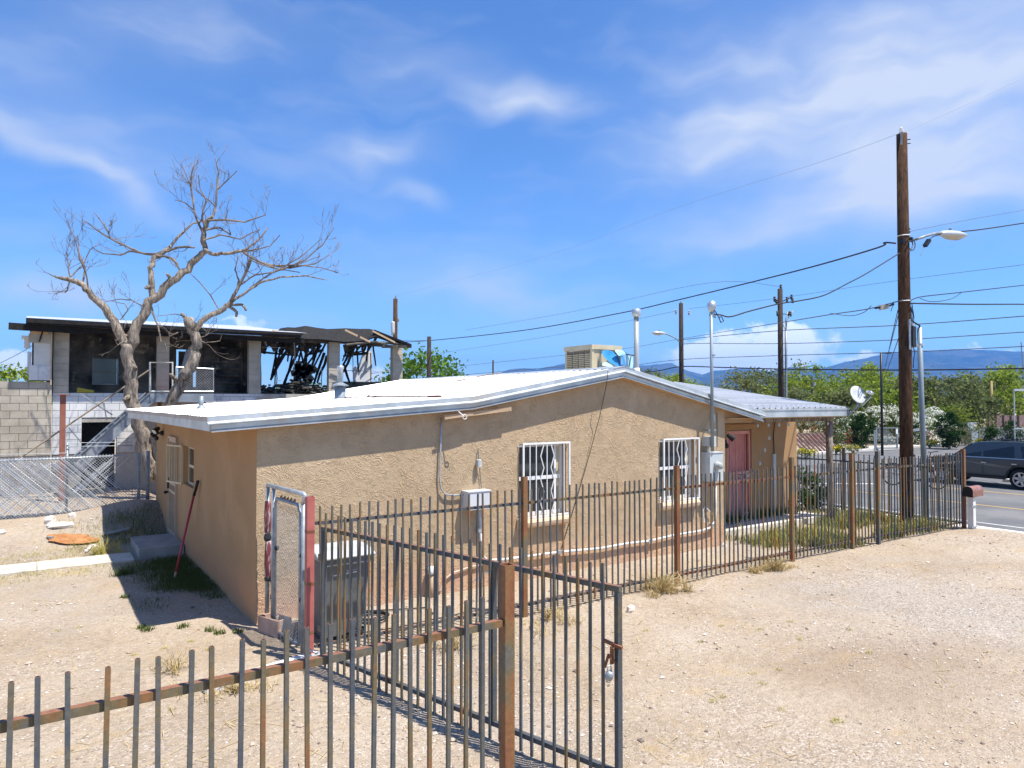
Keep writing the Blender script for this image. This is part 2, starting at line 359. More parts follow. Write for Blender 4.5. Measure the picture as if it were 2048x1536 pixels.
def bark_mat(name, a, b_, z):
    m, nt, b = newmat(name); b.inputs['Roughness'].default_value = .9; b.inputs['Specular IOR Level'].default_value = .15
    p = pos(nt, (z, z, z * .22)); n = noi(nt, p, 2.0, 7, .7, .6)
    nt.links.new(ramp(nt, n, [(.36, a), (.60, b_)]), b.inputs['Base Color']); bumpn(nt, b, n, 1.0, .05)
    return m
m_bark = bark_mat('dead_bark', (.075, .060, .047), (.39, .325, .255), 7)
m_twig = M('dead_twig', (.09, .072, .058), (.27, .22, .175), 3, .9)
m_pole = bark_mat('pole_timber', (.030, .017, .010), (.105, .056, .030), 9)
m_pole_d = M('dark_pole_timber', (.022, .016, .012), (.05, .034, .022), 5, .85)
m_char = M('charred_wood', (.004, .004, .005), (.017, .015, .014), 9, .8, bump=.6)
m_soot = M('sooty_wall', (.010, .010, .010), (.13, .115, .09), 1.5, .9, c3=(.24, .215, .17), s3=2.4)
m_block = M('concrete_block', (.33, .295, .235), (.46, .415, .34), 2.0, .92, island=.14, bump=.3, bs=60)
m_wblock = M('whitewashed_block', (.55, .56, .57), (.68, .68, .67), 1.2, .85, island=.08, c3=(.38, .42, .47), s3=1.1)
m_mortar = M('mortar', (.33, .30, .26), (.42, .39, .34), 4, .95)
m_wire = M('cable_black', (.02, .021, .024), rough=.6); m_wire_f = M('cable_pale', (.24, .28, .34), rough=.6); m_wire_l = M('cable_grey', (.11, .12, .14), rough=.6)
m_glass = None
def glass_mat(name, col, rough=.06):
    m, nt, b = newmat(name); b.inputs['Base Color'].default_value = c4(col); b.inputs['Roughness'].default_value = rough; b.inputs['Specular IOR Level'].default_value = .6
    return m
m_glass = glass_mat('window_glass', (.035, .042, .045))
m_straw = leaf_mat('dry_straw', (.34, .25, .11), (.62, .49, .25), .2)
m_gold = leaf_mat('golden_grass', (.24, .27, .05), (.60, .50, .17), .3)
m_grass = leaf_mat('green_grass', (.055, .085, .022), (.14, .17, .045), .3)
m_bush = leaf_mat('bush_leaf', (.03, .065, .018), (.10, .17, .035), .3)
m_tree1 = leaf_mat('spring_leaf', (.055, .095, .014), (.34, .42, .055), .4)
m_tree2 = leaf_mat('olive_leaf', (.055, .075, .025), (.25, .27, .10), .35)
m_tree3 = leaf_mat('mulberry_leaf', (.045, .10, .015), (.15, .26, .03), .35)
m_juni = leaf_mat('juniper_leaf', (.012, .032, .012), (.05, .095, .02), .2)
m_wfl = leaf_mat('white_blossom', (.66, .66, .52), (.82, .82, .72), .2)
m_yfl = leaf_mat('yellow_blossom', (.68, .52, .02), (.85, .72, .06), .2)
m_rfl = leaf_mat('red_blossom', (.40, .05, .04), (.62, .16, .14), .2)

# ------------------------------------------------------------------ ground, road, pavement, hills
def axis(a, b, st, lo_, hi_):
    l = []; x = a
    while x <= b + 1e-6: l.append(x); x += st
    lo, hi = [], []
    d = st; x = a
    while x > lo_: d *= 1.5; x = max(lo_, x - d); lo.append(x)
    d = st; x = l[-1]
    while x < hi_: d *= 1.5; x = min(hi_, x + d); hi.append(x)
    return lo[::-1] + l + hi
xs = axis(-4, 20.4, .11, -800, 7500); ys = axis(.8, 20, .11, -800, 7500)
gv = [(x, y, gn(x, y)) for y in ys for x in xs]; nx = len(xs)
gf = [(j * nx + i, j * nx + i + 1, (j + 1) * nx + i + 1, (j + 1) * nx + i) for j in range(len(ys) - 1) for i in range(nx - 1)]
g = MB().add(gv, gf).ob('ground', m_dirt, smooth=True); tag(g, 'pale sandy dirt lot with fine gravel and dry straw', 'ground', kind='structure')
RZ = -.496
def sheet(name, x0, x1, y0, y1, z, m, th=.0):
    b = MB()
    if th: b.bb(x0, x1, y0, y1, z - th, z)
    else: b.quad((x0, y0, z), (x1, y0, z), (x1, y1, z), (x0, y1, z))
    return b.ob(name, m)
r = MB(); r.quad((20.45, -60, RZ), (33.6, -60, RZ), (33.6, 120, RZ), (20.45, 120, RZ)); r.quad((33.6, 13.2, RZ), (160, 13.2, RZ), (160, 26.4, RZ), (33.6, 26.4, RZ))
tag(r.ob('road', m_asph), 'grey asphalt street with a side street opposite the house', 'road', kind='structure')
LZ = RZ + .004
def line(name, p, q, w, m, lab):
    p, q = Vector((*p, 0)), Vector((*q, 0)); t = (q - p).normalized(); n_ = Vector((-t.y, t.x, 0)) * w / 2; z = Vector((0, 0, LZ))
    return tag(MB().quad(p - n_ + z, q - n_ + z, q + n_ + z, p + n_ + z).ob(name, m), lab, 'marking', kind='structure')
line('yellow_line', (25.45, -60), (25.45, 110), .11, m_yel, 'near yellow centre line painted on the street')
line('yellow_line', (29.45, -60), (29.45, 14), .11, m_yel, 'far yellow centre line painted beside the grey car')
line('edge_line', (21.75, -60), (21.75, 110), .10, m_wl, 'white edge line painted on the near side of the street')
line('stop_line', (26.2, 17.4), (28.4, 15.8), .30, m_wl, 'short white bar painted across the junction')
line('stop_line', (29.5, 22.9), (33.5, 22.9), .30, m_wl, 'white bar painted at the mouth of the side street')
k = MB(); k.bb(20.05, 20.45, -60, 120, -.75, RZ + .11); tag(k.ob('kerb', m_walk), 'pale concrete kerb along the near side of the street', 'kerb', kind='structure')
k = MB()
y = -60
while y < 120: k.bb(18.75, 20.045, y + .006, y + 1.494, -.75, RZ + .112); y += 1.5
tag(k.ob('pavement', m_walk), 'pale concrete pavement slabs between the dirt lot and the street', 'pavement', kind='structure')
k = MB(); k.bb(33.6, 160, 26.4, 26.7, -.8, RZ + .13); k.bb(33.6, 160, 26.703, 28.0, -.8, RZ + .126)
tag(k.ob('pavement', m_walk), 'white concrete pavement on the far side of the side street', 'pavement', kind='structure')
k = MB(); k.bb(33.6, 33.9, -60, 13.2, -.8, RZ + .12); k.bb(33.9, 160, 12.9, 13.2, -.8, RZ + .12)
tag(k.ob('kerb', m_walk), 'far kerb of the street behind the grey car', 'kerb', kind='structure')
k = MB()
for i in range(7): k.bb(-8.6 + 1.45 * i, -8.6 + 1.45 * i + 1.44, 14.32, 15.08, -.1, .035)
tag(k.ob('path', m_conc), 'narrow concrete path leading to the side door step', 'path', kind='structure')
# mountains, miles away
def mountains():
    D = 6000
    prof = [(940, 790), (985, 750), (1020, 738), (1050, 735), (1075, 738), (1130, 726), (1200, 722), (1260, 732), (1300, 731), (1345, 727), (1372, 742), (1405, 750), (1425, 744), (1490, 738), (1540, 746), (1580, 738), (1640, 743), (1690, 731), (1740, 723), (1790, 716), (1825, 712), (1860, 715), (1905, 714), (1960, 716), (2005, 719), (2060, 722), (2160, 738), (2260, 745), (2500, 742), (2900, 760)]
    b = MB(); vs = []; nR = 26; cols = []
    x = 930
    while x <= 2900: cols.append(x); x += 5
    for px in cols:
        k = [i for i in range(len(prof) - 1) if prof[i][0] <= px <= prof[i + 1][0]]
        if k: a, c = prof[k[0]], prof[k[0] + 1]; py = a[1] + (c[1] - a[1]) * (px - a[0]) / (c[0] - a[0])
        else: py = 792
        t = math.atan((px - 1024) / F) + YAW; h0 = (HOR - py) / F * D
        for j in range(nR + 1):
            f = j / nR; dd = (D - 2300 * (1 - f)) / max(.35, math.cos(t - YAW))
            P = Vector((math.sin(t) * dd, math.cos(t) * dd, 0))
            rid = noise.fractal((P.x * .0032, P.y * .0032, 2), .9, 2.1, 6)
            h = (h0 / max(.35, math.cos(t - YAW))) * (f ** 1.25) * (1 + .34 * rid * (1 - f) ** .6) + 14 * noise.noise((px * .05, 3, 0)) * f * .5
            vs.append((P.x, P.y, max(h, -.8) - 1.0 * (1 - f)))
    n = nR + 1
    fs = [(i * n + j, (i + 1) * n + j, (i + 1) * n + j + 1, i * n + j + 1) for i in range(len(cols) - 1) for j in range(nR)]
    m = M('mountain_rock', (.006, .012, .012), (.07, .062, .05), .0045, .95, lo=.38, hi=.62)
    tag(b.add(vs, fs).ob('hills', m, smooth=False), 'long mountain range on the horizon, blue with distance', 'mountains', kind='structure')
mountains()
# the air between
hz = MB().bb(-900, 7600, -900, 7600, -1.9, 520).ob('haze', bpy.data.materials.new('haze_air'))
hm = hz.data.materials[0]; hm.use_nodes = True; hn = hm.node_tree; hn.nodes.clear()
pv = hn.nodes.new('ShaderNodeVolumePrincipled'); pv.inputs['Color'].default_value = (.13, .43, 1.0, 1); pv.inputs['Density'].default_value = 1.35e-4; pv.inputs['Anisotropy'].default_value = .1
ho = hn.nodes.new('ShaderNodeOutputMaterial'); hn.links.new(pv.outputs[0], ho.inputs['Volume'])
tag(hz, 'thin blue haze in the air toward the mountains', 'haze', kind='stuff')
# ------------------------------------------------------------------ the stucco house
HX0, HX1, HY0, HY1 = 2.38, 11.42, 9.36, 18.2
house = thing('house', 'low tan stucco house with a shallow metal gable roof behind the iron fence', 'house', (6.9, 13.5, 0))
PROF = [(1.77, 2.66), (5.5, 2.915), (8.55, 3.44), (12.4, 2.63)]
def zroof(x):
    for (a, za), (b, zb) in zip(PROF, PROF[1:]):
        if x <= b: return za + (zb - za) * (x - a) / (b - a)
    return PROF[-1][1]
def ztop(x): return zroof(x) - .17
WIN = [(6.45, 7.40, .99, 2.17), (9.60, 10.56, 1.01, 2.15)]
def wall_front():
    b = MB(); Y = HY0
    br = sorted({HX0, HX1, 5.5, 8.55, *[w[0] for w in WIN], *[w[1] for w in WIN]})
    for a, c in zip(br, br[1:]):
        w = [q for q in WIN if q[0] <= a + 1e-6 and q[1] >= c - 1e-6]
        ta, tb = (a, Y, ztop(a)), (c, Y, ztop(c))
        if w:
            z0, z1 = w[0][2:]
            b.quad((a, Y, -.3), (c, Y, -.3), (c, Y, z0), (a, Y, z0)); b.quad((a, Y, z1), (c, Y, z1), tb, ta)
        else: b.quad((a, Y, -.3), (c, Y, -.3), tb, ta)
    for x0, x1, z0, z1 in WIN:
        D = Y + .17
        b.quad((x0, Y, z0), (x0, D, z0), (x0, D, z1), (x0, Y, z1)); b.quad((x1, Y, z1), (x1, D, z1), (x1, D, z0), (x1, Y, z0))
        b.quad((x0, Y, z1), (x0, D, z1), (x1, D, z1), (x1, Y, z1)); b.quad((x0, Y, z0), (x1, Y, z0), (x1, D, z0), (x0, D, z0))
    return b
wall_front().ob('wall', m_stucco, house)['label'] = 'sunlit gable wall with rough trowelled stucco'
DR = (15.25, 16.25, .14, 2.14)           # side door opening (Y0, Y1, z0, z1) in the left wall
LW = (13.62, 14.62, 1.30, 2.02)          # small side window
def wall_left():
    b = MB(); X = HX0; zt = ztop(X)
    ybr = [HY0, LW[0], LW[1], DR[0], DR[1], HY1]
    for a, c in zip(ybr, ybr[1:]):
        q = LW if a == LW[0] else DR if a == DR[0] else None
        if q:
            b.quad((X, c, -.3), (X, a, -.3), (X, a, q[2]), (X, c, q[2])); b.quad((X, c, q[3]), (X, a, q[3]), (X, a, zt), (X, c, zt))
            D = X + .13
            b.quad((X, a, q[2]), (X, a, q[3]), (D, a, q[3]), (D, a, q[2])); b.quad((X, c, q[3]), (X, c, q[2]), (D, c, q[2]), (D, c, q[3]))
            b.quad((X, a, q[3]), (X, c, q[3]), (D, c, q[3]), (D, a, q[3])); b.quad((X, c, q[2]), (X, a, q[2]), (D, a, q[2]), (D, c, q[2]))
        else: b.quad((X, c, -.3), (X, a, -.3), (X, a, zt), (X, c, zt))
    return b
wall_left().ob('wall', m_stucco_shade, house)['label'] = 'shaded side wall with the tan security door'
PY = 10.8; PD = (13.20, 14.06, .16, 2.16)
def wall_porch():
    b = MB(); Y = PY; zt = 2.62
    b.quad((HX1, HY0, -.3), (HX1, Y, -.3), (HX1, Y, zt), (HX1, HY0, ztop(HX1)))
    for a, c in ((HX1, PD[0]), (PD[1], 15.9)): b.quad((a, Y, -.5), (c, Y, -.5), (c, Y, zt), (a, Y, zt))
    b.quad((PD[0], Y, PD[3]), (PD[1], Y, PD[3]), (PD[1], Y, zt), (PD[0], Y, zt)); b.quad((PD[0], Y, -.4), (PD[1], Y, -.4), (PD[1], Y, PD[2]), (PD[0], Y, PD[2]))
    D = Y + .14
    b.quad((PD[0], Y, PD[2]), (PD[0], D, PD[2]), (PD[0], D, PD[3]), (PD[0], Y, PD[3])); b.quad((PD[1], Y, PD[3]), (PD[1], D, PD[3]), (PD[1], D, PD[2]), (PD[1], Y, PD[2]))
    b.quad((PD[0], Y, PD[3]), (PD[0], D, PD[3]), (PD[1], D, PD[3]), (PD[1], Y, PD[3]))
    b.quad((15.9, Y, -.6), (15.9, 18.6, -.6), (15.9, 18.6, zt), (15.9, Y, zt)); b.add([(15.9, Y, zt), (15.9, 18.6, zt), (15.9, 14.6, 3.3)], [(0, 1, 2)])
    b.quad((15.9, 18.6, -.6), (HX0, HY1, -.3), (HX0, HY1, zt), (15.9, 18.6, zt))
    return b
wall_porch().ob('wall', m_stucco_shade, house)['label'] = 'recessed porch wall with the pink door'
b = MB(); b.prism([(13.06, -.1), (13.195, -.1), (13.195, 2.2), (14.065, 2.2), (14.065, -.1), (14.30, -.1), (14.30, 2.32), (13.06, 2.32)], 'Y', PY - .05, PY - .002)
b.ob('door_surround', m_stucco_shade, house)
# roof panels: ribbed sheet steel, each panel a piece
def panel(prof, y0, y1, n, ridge_axis='Y'):
    b = MB(); w = (y1 - y0) / n; pts = []
    for i in range(n):
        a = y0 + i * w
        pts += [(a, 0), (a + w * .36, 0), (a + w * .44, .024), (a + w * .56, .024), (a + w * .64, 0)]
    pts.append((y1, 0))
    vs = []; m = len(prof)
    for (x, z) in prof:
        for (t, h) in pts: vs.append((x, t, z + h) if ridge_axis == 'Y' else (t, x, z + h))
    L = len(pts)
    b.add(vs, [(i * L + k, (i + 1) * L + k, (i + 1) * L + k + 1, i * L + k + 1) for i in range(m - 1) for k in range(L - 1)])
    return b
y = 9.20
for i in range(9):
    y1 = y + 1.0; yr = 17.1 if i == 8 else y1
    panel([(1.755, 2.662 + .004 * (i % 2)), (5.5, 2.917 + .004 * (i % 2)), (8.55, 3.442 + .004 * (i % 2))], y, y1 + .02, 5).ob('roof_panel', m_roof, house)
    panel([(8.56, 3.442 + .004 * (i % 2)), (12.42, 2.632 + .004 * (i % 2))], y, y1 + .02, 5).ob('roof_panel', m_roof, house)
    y = y1
for i in range(7):                                                       # wing over the porch, ribs run down to the porch eave
    x0 = 8.6 + i * 1.0; x1 = x0 + 1.0
    ys_ = max(9.25, 9.25 + (.72 - .21 * (x1 - 8.55)) / .134 - .35)
    zz = .004 * (i % 2)
    panel([(ys_, 2.702 + .134 * (ys_ - 9.25) + zz), (14.5, 3.405 + zz), (19.0, 2.80 + zz)], x0, x1 + .02, 5, 'X').ob('roof_panel', m_roof, house)
b = MB()
for s_ in (-1, 1):
    b.prism([(8.55, 3.462), (8.55, 3.47), (8.55 + s_ * .26, 3.47 - (.045 if s_ < 0 else .055)), (8.55 + s_ * .26, 3.462 - (.045 if s_ < 0 else .055))], 'Y', 9.16, 17.6)
b.ob('ridge_cap', m_flash, house)
# fascia: two stepped metal bands that follow the gable, left and porch eaves
def band(pr, dz0, dz1, ya, yb, lip):
    b = MB()
    for (xa, za), (xb, zb) in zip(pr, pr[1:]):
        b.prism([(xa, za - dz0), (xb, zb - dz0), (xb, zb - dz1), (xa, za - dz1)], 'Y', ya, yb)
        b.prism([(xa, za - dz1 + .003), (xb, zb - dz1 + .003), (xb, zb - dz1 - .012), (xa, za - dz1 - .012)], 'Y', ya - lip, yb - .004)
        b.quad((xa, ya - .001, za - dz1 + .022), (xb, ya - .001, zb - dz1 + .022), (xb, ya - lip - .002, zb - dz1 + .001), (xa, ya - lip - .002, za - dz1 + .001))
    return b
band([(1.75, 2.664), (5.5, 2.923), (8.55, 3.462), (12.44, 2.632)], -.005, .085, 9.17, 9.2, .028).ob('gable_trim', m_flash, house)
band([(1.80, 2.664), (5.5, 2.923), (8.55, 3.462), (12.40, 2.632)], .10, .178, 9.202, 9.225, .030).ob('fascia', m_flash, house)
b = MB(); b.bb(1.772, 1.80, 9.23, 18.25, 2.605, 2.655); b.ob('eave_board', M('eave_wood', (.40, .34, .29), (.50, .44, .39), 5, .8), house)
b = MB(); b.bb(1.785, 1.82, 9.23, 18.2, 2.485, 2.602); b.ob('fascia', m_flash, house)
b = MB(); b.bb(12.36, 15.56, 9.25, 9.272, 2.52, 2.69); b.bb(12.30, 15.62, 9.235, 9.30, 2.664, 2.70); b.ob('fascia', m_flash, house)
b = MB(); b.prism([(9.25, 2.71), (14.5, 3.42), (14.5, 3.28), (9.25, 2.56)], 'X', 15.60, 15.625); b.prism([(19.0, 2.81), (14.5, 3.42), (14.5, 3.28), (19.0, 2.66)], 'X', 15.60, 15.625); b.ob('gable_trim', m_flash, house)
b = MB()
for (xa, za), (xb, zb) in zip(PROF, PROF[1:]):
    xa = max(xa, 1.83); b.prism([(xa, zroof(xa) - .150), (xb, zb - .150), (xb, zb - .172), (xa, zroof(xa) - .172)], 'Y', 9.228, HY0 - .002)
b.bb(1.822, HX0 - .002, HY0, 18.2, 2.492, 2.51)
b.bb(HX1 + .01, 15.58, 9.275, PY - .002, 2.50, 2.515)
b.ob('soffit', m_soffit, house)
b = MB(); b.bar((12.31, 9.62, 2.45), (15.56, 9.62, 2.45), .09, .10); b.ob('porch_beam', m_bark, house)
b = MB(); b.prism([(HX1 + .002, 2.42), (12.30, 2.42), (12.30, ztop(12.30)), (HX1 + .002, ztop(HX1))], 'Y', HY0, HY0 + .14); b.ob('wall', m_stucco_shade, house)['label'] = 'stucco header over the recessed porch'
b = MB(); b.tube([(15.22, 9.5, gz(15.2, 9.5) - .1), (15.25, 9.5, .9), (15.21, 9.49, 1.7), (15.23, 9.5, 2.39)], [.085, .08, .075, .08], 8); b.ob('porch_post', m_bark, house, True)
b = MB(); b.bb(HX1 + .002, 15.85, 9.95, PY - .002, -.4, .12); b.ob('porch_slab', m_walk, house)
b = MB(); b.bar((5.02, 9.215, 2.615), (6.2, 9.215, 2.735), .02, .06); b.bar((5.0, 9.18, 2.60), (5.5, 9.2, 2.655), .016, .03); b.ob('trim_board', m_wood, house)['label'] = 'loose pale trim board hanging under the fascia'
b = MB(); p0 = at(917, 823, Y=9.14); p1 = at(926, 831, Y=9.1); b.tube([p0, (p0 + p1) / 2, p1], .008, 5)
b.tube([p1 + Vector((.035 * math.cos(w) + .03, 0, .035 * math.sin(w) - .02)) for w in [k * math.pi / 5 for k in range(11)]], .007, 5); b.ob('eye_hook', m_white, house)
# windows of the gable wall: frame, panes, meeting rail, curtain and a white grille standing off the wall
def zig(b, x, z0, z1, y, amp, n):
    pts = [(x + (amp if k % 2 else 0), y, z0 + (z1 - z0) * k / n) for k in range(n + 1)]
    for p, q in zip(pts, pts[1:]): b.bar(p, q, .013, .013, (0, 1, 0))
for wi, (x0, x1, z0, z1) in enumerate(WIN):
    Y = HY0 + .10; zm = (z0 + z1) / 2 + .02
    b = MB()
    for q in ((x0 + .002, x0 + .05, z0 + .002, z1 - .002), (x1 - .05, x1 - .002, z0 + .002, z1 - .002), (x0 + .051, x1 - .051, z1 - .06, z1 - .002), (x0 + .051, x1 - .051, z0 + .002, z0 + .06), (x0 + .051, x1 - .051, zm - .03, zm + .03)):
        b.bb(q[0], q[1], Y, Y + .05, q[2], q[3])
    b.bb(x1 - .17, x1 - .13, Y + .002, Y + .045, z0 + .061, zm - .031); b.bb(x1 - .17, x1 - .13, Y + .002, Y + .045, zm + .031, z1 - .061)
    win = b.ob('window', m_white, house)
    for a, c in ((z0 + .06, zm - .03), (zm + .03, z1 - .06)):
        MB().bb(x0 + .051, x1 - .171, Y + .02, Y + .026, a, c).ob('pane', m_glass, win)
    MB().bb(x1 - .129, x1 - .051, Y + .02, Y + .026, z0 + .06, z1 - .06).ob('pane', m_cream, win)
    b = MB(); n = 14
    if wi == 0:
        for k in range(n): b.bb(x0 + .06 + k * .047, x0 + .06 + k * .047 + .04, Y + .055 + .008 * (k % 3), Y + .06 + .008 * (k % 3), z0 + .07, z1 - .08)
        cm = M('grey_curtain', (.05, .052, .055), (.11, .11, .105), 6, .9)
    else:
        for k in range(22): b.box(((x0 + x1) / 2 - .06, Y + .07, z0 + .09 + k * .0245), (.72, .02, .012), Matrix.Rotation(.6, 3, 'X'))
        cm = M('grey_blind', (.16, .15, .13), (.2, .19, .17), 4, .8)
    b.ob('curtain' if wi == 0 else 'blind', cm, win)
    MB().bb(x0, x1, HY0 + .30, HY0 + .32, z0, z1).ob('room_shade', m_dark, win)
    b = MB(); sx = (x0 + x1) / 2 - .02
    prof = [(HY0 - .01, z0 - .17), (HY0 - .07, z0 - .16), (HY0 - .12, z0 - .12), (HY0 - .13, z0 - .07), (HY0 - .11, z0 - .03), (HY0 - .06, z0 - .005), (HY0 - .01, z0 - .003)]
    b.prism(prof, 'X', x0 - .05, x1 - .01); b.ob('window_sill', M('sill_peach', (.60, .43, .28), (.68, .52, .36), 4, .85, bump=.5) if not wi else bpy.data.materials['sill_peach'], house)
    b = MB(); G = HY0 - .085; gx0, gx1, gz0, gz1 = x0 + .02, x1 + .03, z0 - .01, z1 + .015
    for q in ((gx0, gx0 + .028, gz0, gz1), (gx1 - .028, gx1, gz0, gz1), (gx0 + .03, gx1 - .03, gz1 - .028, gz1), (gx0 + .03, gx1 - .03, gz0, gz0 + .028)): b.bb(q[0], q[1], G, G + .025, q[2], q[3])
    for zz in (gz1 - .05, gz0 + .05): b.bar((gx0 + .014, G + .02, zz), (gx0 - .05, HY0, zz), .014, .014); b.bar((gx1 - .014, G + .02, zz), (gx1, HY0, zz), .014, .014)
    fr = b.ob('window_grille', m_white, house)
    for f in (.145, .275, .50, .865):
        MB().bb(gx0 + f * (gx1 - gx0) - .0065, gx0 + f * (gx1 - gx0) + .0065, G + .004, G + .018, gz0 + .028, gz1 - .028).ob('bar', m_white, fr)
    for f, a in ((.435, -.065), (.585, .065)):
        b = MB(); zig(b, gx0 + f * (gx1 - gx0), gz0 + .028, gz1 - .028, G + .011, a, 6); b.ob('wavy_bar', m_white, fr)
# side door and small side window
def sec_door(y0, y1, z0, z1, X):
    b = MB()
    b.bb(X - .05, X + .10, y0, y0 + .04, z0, z1); b.bb(X - .05, X + .10, y1 - .04, y1, z0, z1); b.bb(X - .05, X + .10, y0 + .041, y1 - .041, z1 - .045, z1)
    d = b.ob('door', m_tan_door, house); d['label'] = 'tan security door with dark mesh and bars'
    b = MB(); a, c = y0 + .045, y1 - .045; xa, xb = X - .03, X + .01
    for q in ((a, a + .06, z0 + .03, z1 - .05), (c - .06, c, z0 + .03, z1 - .05), (a + .061, c - .061, z1 - .11, z1 - .05), (a + .061, c - .061, z0 + .03, z0 + .1), (a + .061, c - .061, z0 + .86, z0 + .92), (a + .061, c - .061, z0 + 1.03, z0 + 1.08)): b.bb(xa, xb, q[0], q[1], q[2], q[3])
    b.ob('door_frame', m_tan_door, d)
    for k in range(1, 7):
        yy = a + .06 + (c - a - .12) * k / 7
        MB().bb(xa + .008, xb - .012, yy - .007, yy + .007, z0 + .1, z1 - .11).ob('bar', m_tan_door, d)
    MB().bb(X + .03, X + .04, a, c, z0 + .02, z1 - .05).ob('mesh_screen', M('mesh_screen', (.12, .085, .055), (.17, .125, .085), 40, .9), d)
    b = MB(); b.bb(xa - .03, xa, c - .055, c - .01, z0 + .92, z0 + 1.14); b.lathe([(.02, 0), (.035, .03), (.03, .06), (.01, .075)], (xa - .02, c - .03, z0 + .84), 8, Matrix.Rotation(-math.pi / 2, 3, 'Y')); b.ob('handle', m_black, d)
sec_door(*DR, HX0)
b = MB(); X = HX0 + .08
for q in ((LW[0], LW[0] + .05, LW[2], LW[3]), (LW[1] - .05, LW[1], LW[2], LW[3]), (LW[0] + .051, LW[1] - .051, LW[2], LW[2] + .05), (LW[0] + .051, LW[1] - .051, LW[3] - .05, LW[3]), (LW[0] + .051, LW[1] - .051, 1.62, 1.67)): b.bb(X, X + .04, *q)
w = b.ob('window', m_cream, house)
MB().bb(X + .015, X + .02, LW[0] + .05, LW[1] - .05, LW[2] + .05, LW[3] - .05).ob('pane', m_glass, w)
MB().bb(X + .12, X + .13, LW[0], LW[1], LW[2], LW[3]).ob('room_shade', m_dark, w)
b = MB(); A = Vector((HX0 - .03, 14.66, 0)); Bv = A + Vector((-.16, .62, 0))
for z in (1.30, 2.0): b.bar(A + Vector((0, 0, z)), Bv + Vector((0, 0, z)), .03, .03)
for p in (A, Bv): b.bar(p + Vector((0, 0, 1.30)), p + Vector((0, 0, 2.0)), .03, .03)
gr = b.ob('window_grille', m_cream, house); gr['label'] = 'cream window grille swung open on the side wall'
for k in range(1, 6):
    p = A + (Bv - A) * k / 6; MB().bar(p + Vector((0, 0, 1.31)), p + Vector((0, 0, 1.99)), .013, .013).ob('bar', m_cream, gr)
# pink porch door
x0, x1, z0, z1 = PD; Y = PY + .03
b = MB()
for q in ((x0, x0 + .06, z0, z1), (x1 - .06, x1, z0, z1), (x0 + .061, x1 - .061, z1 - .07, z1), (x0 + .061, x1 - .061, z0, z0 + .10), (x0 + .061, x1 - .061, z0 + .82, z0 + .88), (x0 + .061, x1 - .061, z0 + 1.0, z0 + 1.06)): b.bb(q[0] + .001, q[1] - .001, Y - .05, Y, q[2], q[3])
pd = b.ob('door', m_pink, house); pd['label'] = 'pink security door with wavy bars in the porch'
MB().bb(x0 + .02, x1 - .02, Y + .06, Y + .08, z0, z1 - .02).ob('door_leaf', m_pink, pd)
for za, zb in ((z0 + .1, z0 + .82), (z0 + 1.06, z1 - .07)):
    for f in (.12, .40, .74, .87):
        xx = x0 + .06 + f * (x1 - x0 - .12); MB().bb(xx - .008, xx + .008, Y - .035, Y - .02, za, zb).ob('bar', m_pink, pd)
    for f, s_ in ((.27, -1), (.57, 1)):
        xx = x0 + .06 + f * (x1 - x0 - .12)
        MB().tube([(xx + s_ * .028 * math.sin(k / 20 * 4 * math.pi), Y - .027, za + (zb - za) * k / 20) for k in range(21)], .008, 4).ob('wavy_bar', m_pink, pd)
b = MB(); b.bb(x0 + .06, x0 + .13, Y - .075, Y - .05, z0 + .92, z0 + 1.02); b.lathe([(.02, 0), (.03, .03), (.015, .05)], (x0 + .1, Y - .05, z0 + .9), 8, Matrix.Rotation(math.pi / 2, 3, 'X')); b.ob('handle', m_galv, pd)

# ------------------------------------------------------------------ things fixed to or standing on the house
st_ = MB(); st_.bb(1.62, 2.36, 14.36, 15.75, -.1, .20)
tag(st_.ob('door_step', M('step_grey', (.25, .24, .22), (.34, .33, .30), 4, .9, bump=.4)), 'low concrete step below the tan side door', 'step')
def flood(name, loc, out, side, lab):
    t = thing(name, lab, 'light', loc); L = Vector(loc); out = Vector(out); side = Vector(side)
    b = MB(); b.bar(L, L + out * .05, .10, .10); b.bar(L + out * .05, L + out * .11, .04, .04); b.ob('base', m_black, t)
    for s_ in (-1, 1):
        c = L + out * .15 + side * s_ * .10 + Vector((0, 0, -.02 if s_ > 0 else .07))
        d = (out * .7 + side * s_ * .4 + Vector((0, 0, -.6))).normalized(); R = d.to_track_quat('Z', 'Y').to_matrix()
        b = MB(); b.lathe([(.03, -.09), (.045, -.06), (.055, 0), (.07, .05), (.07, .06)], c, 10, R); h = b.ob('lamp_head', m_black, t)
        MB().lathe([(.06, .061), (.03, .066)], c, 10, R).ob('lens', m_grey_box, h)
    b = MB(); c = L + out * .13 + Vector((0, 0, -.11)); b.lathe([(.02, -.05), (.045, -.03), (.05, .02), (.02, .05)], c, 8); b.ob('sensor', m_black, t)
flood('floodlight', at(326, 866, X=HX0 - .01), (-1, 0, 0), (0, 1, 0), 'black twin floodlight above the tan side door')
flood('floodlight', (HX1 - .02, HY0 + .08, 2.07), (1, -.2, 0), (0, 1, 0), 'black twin floodlight at the corner beside the pink door')
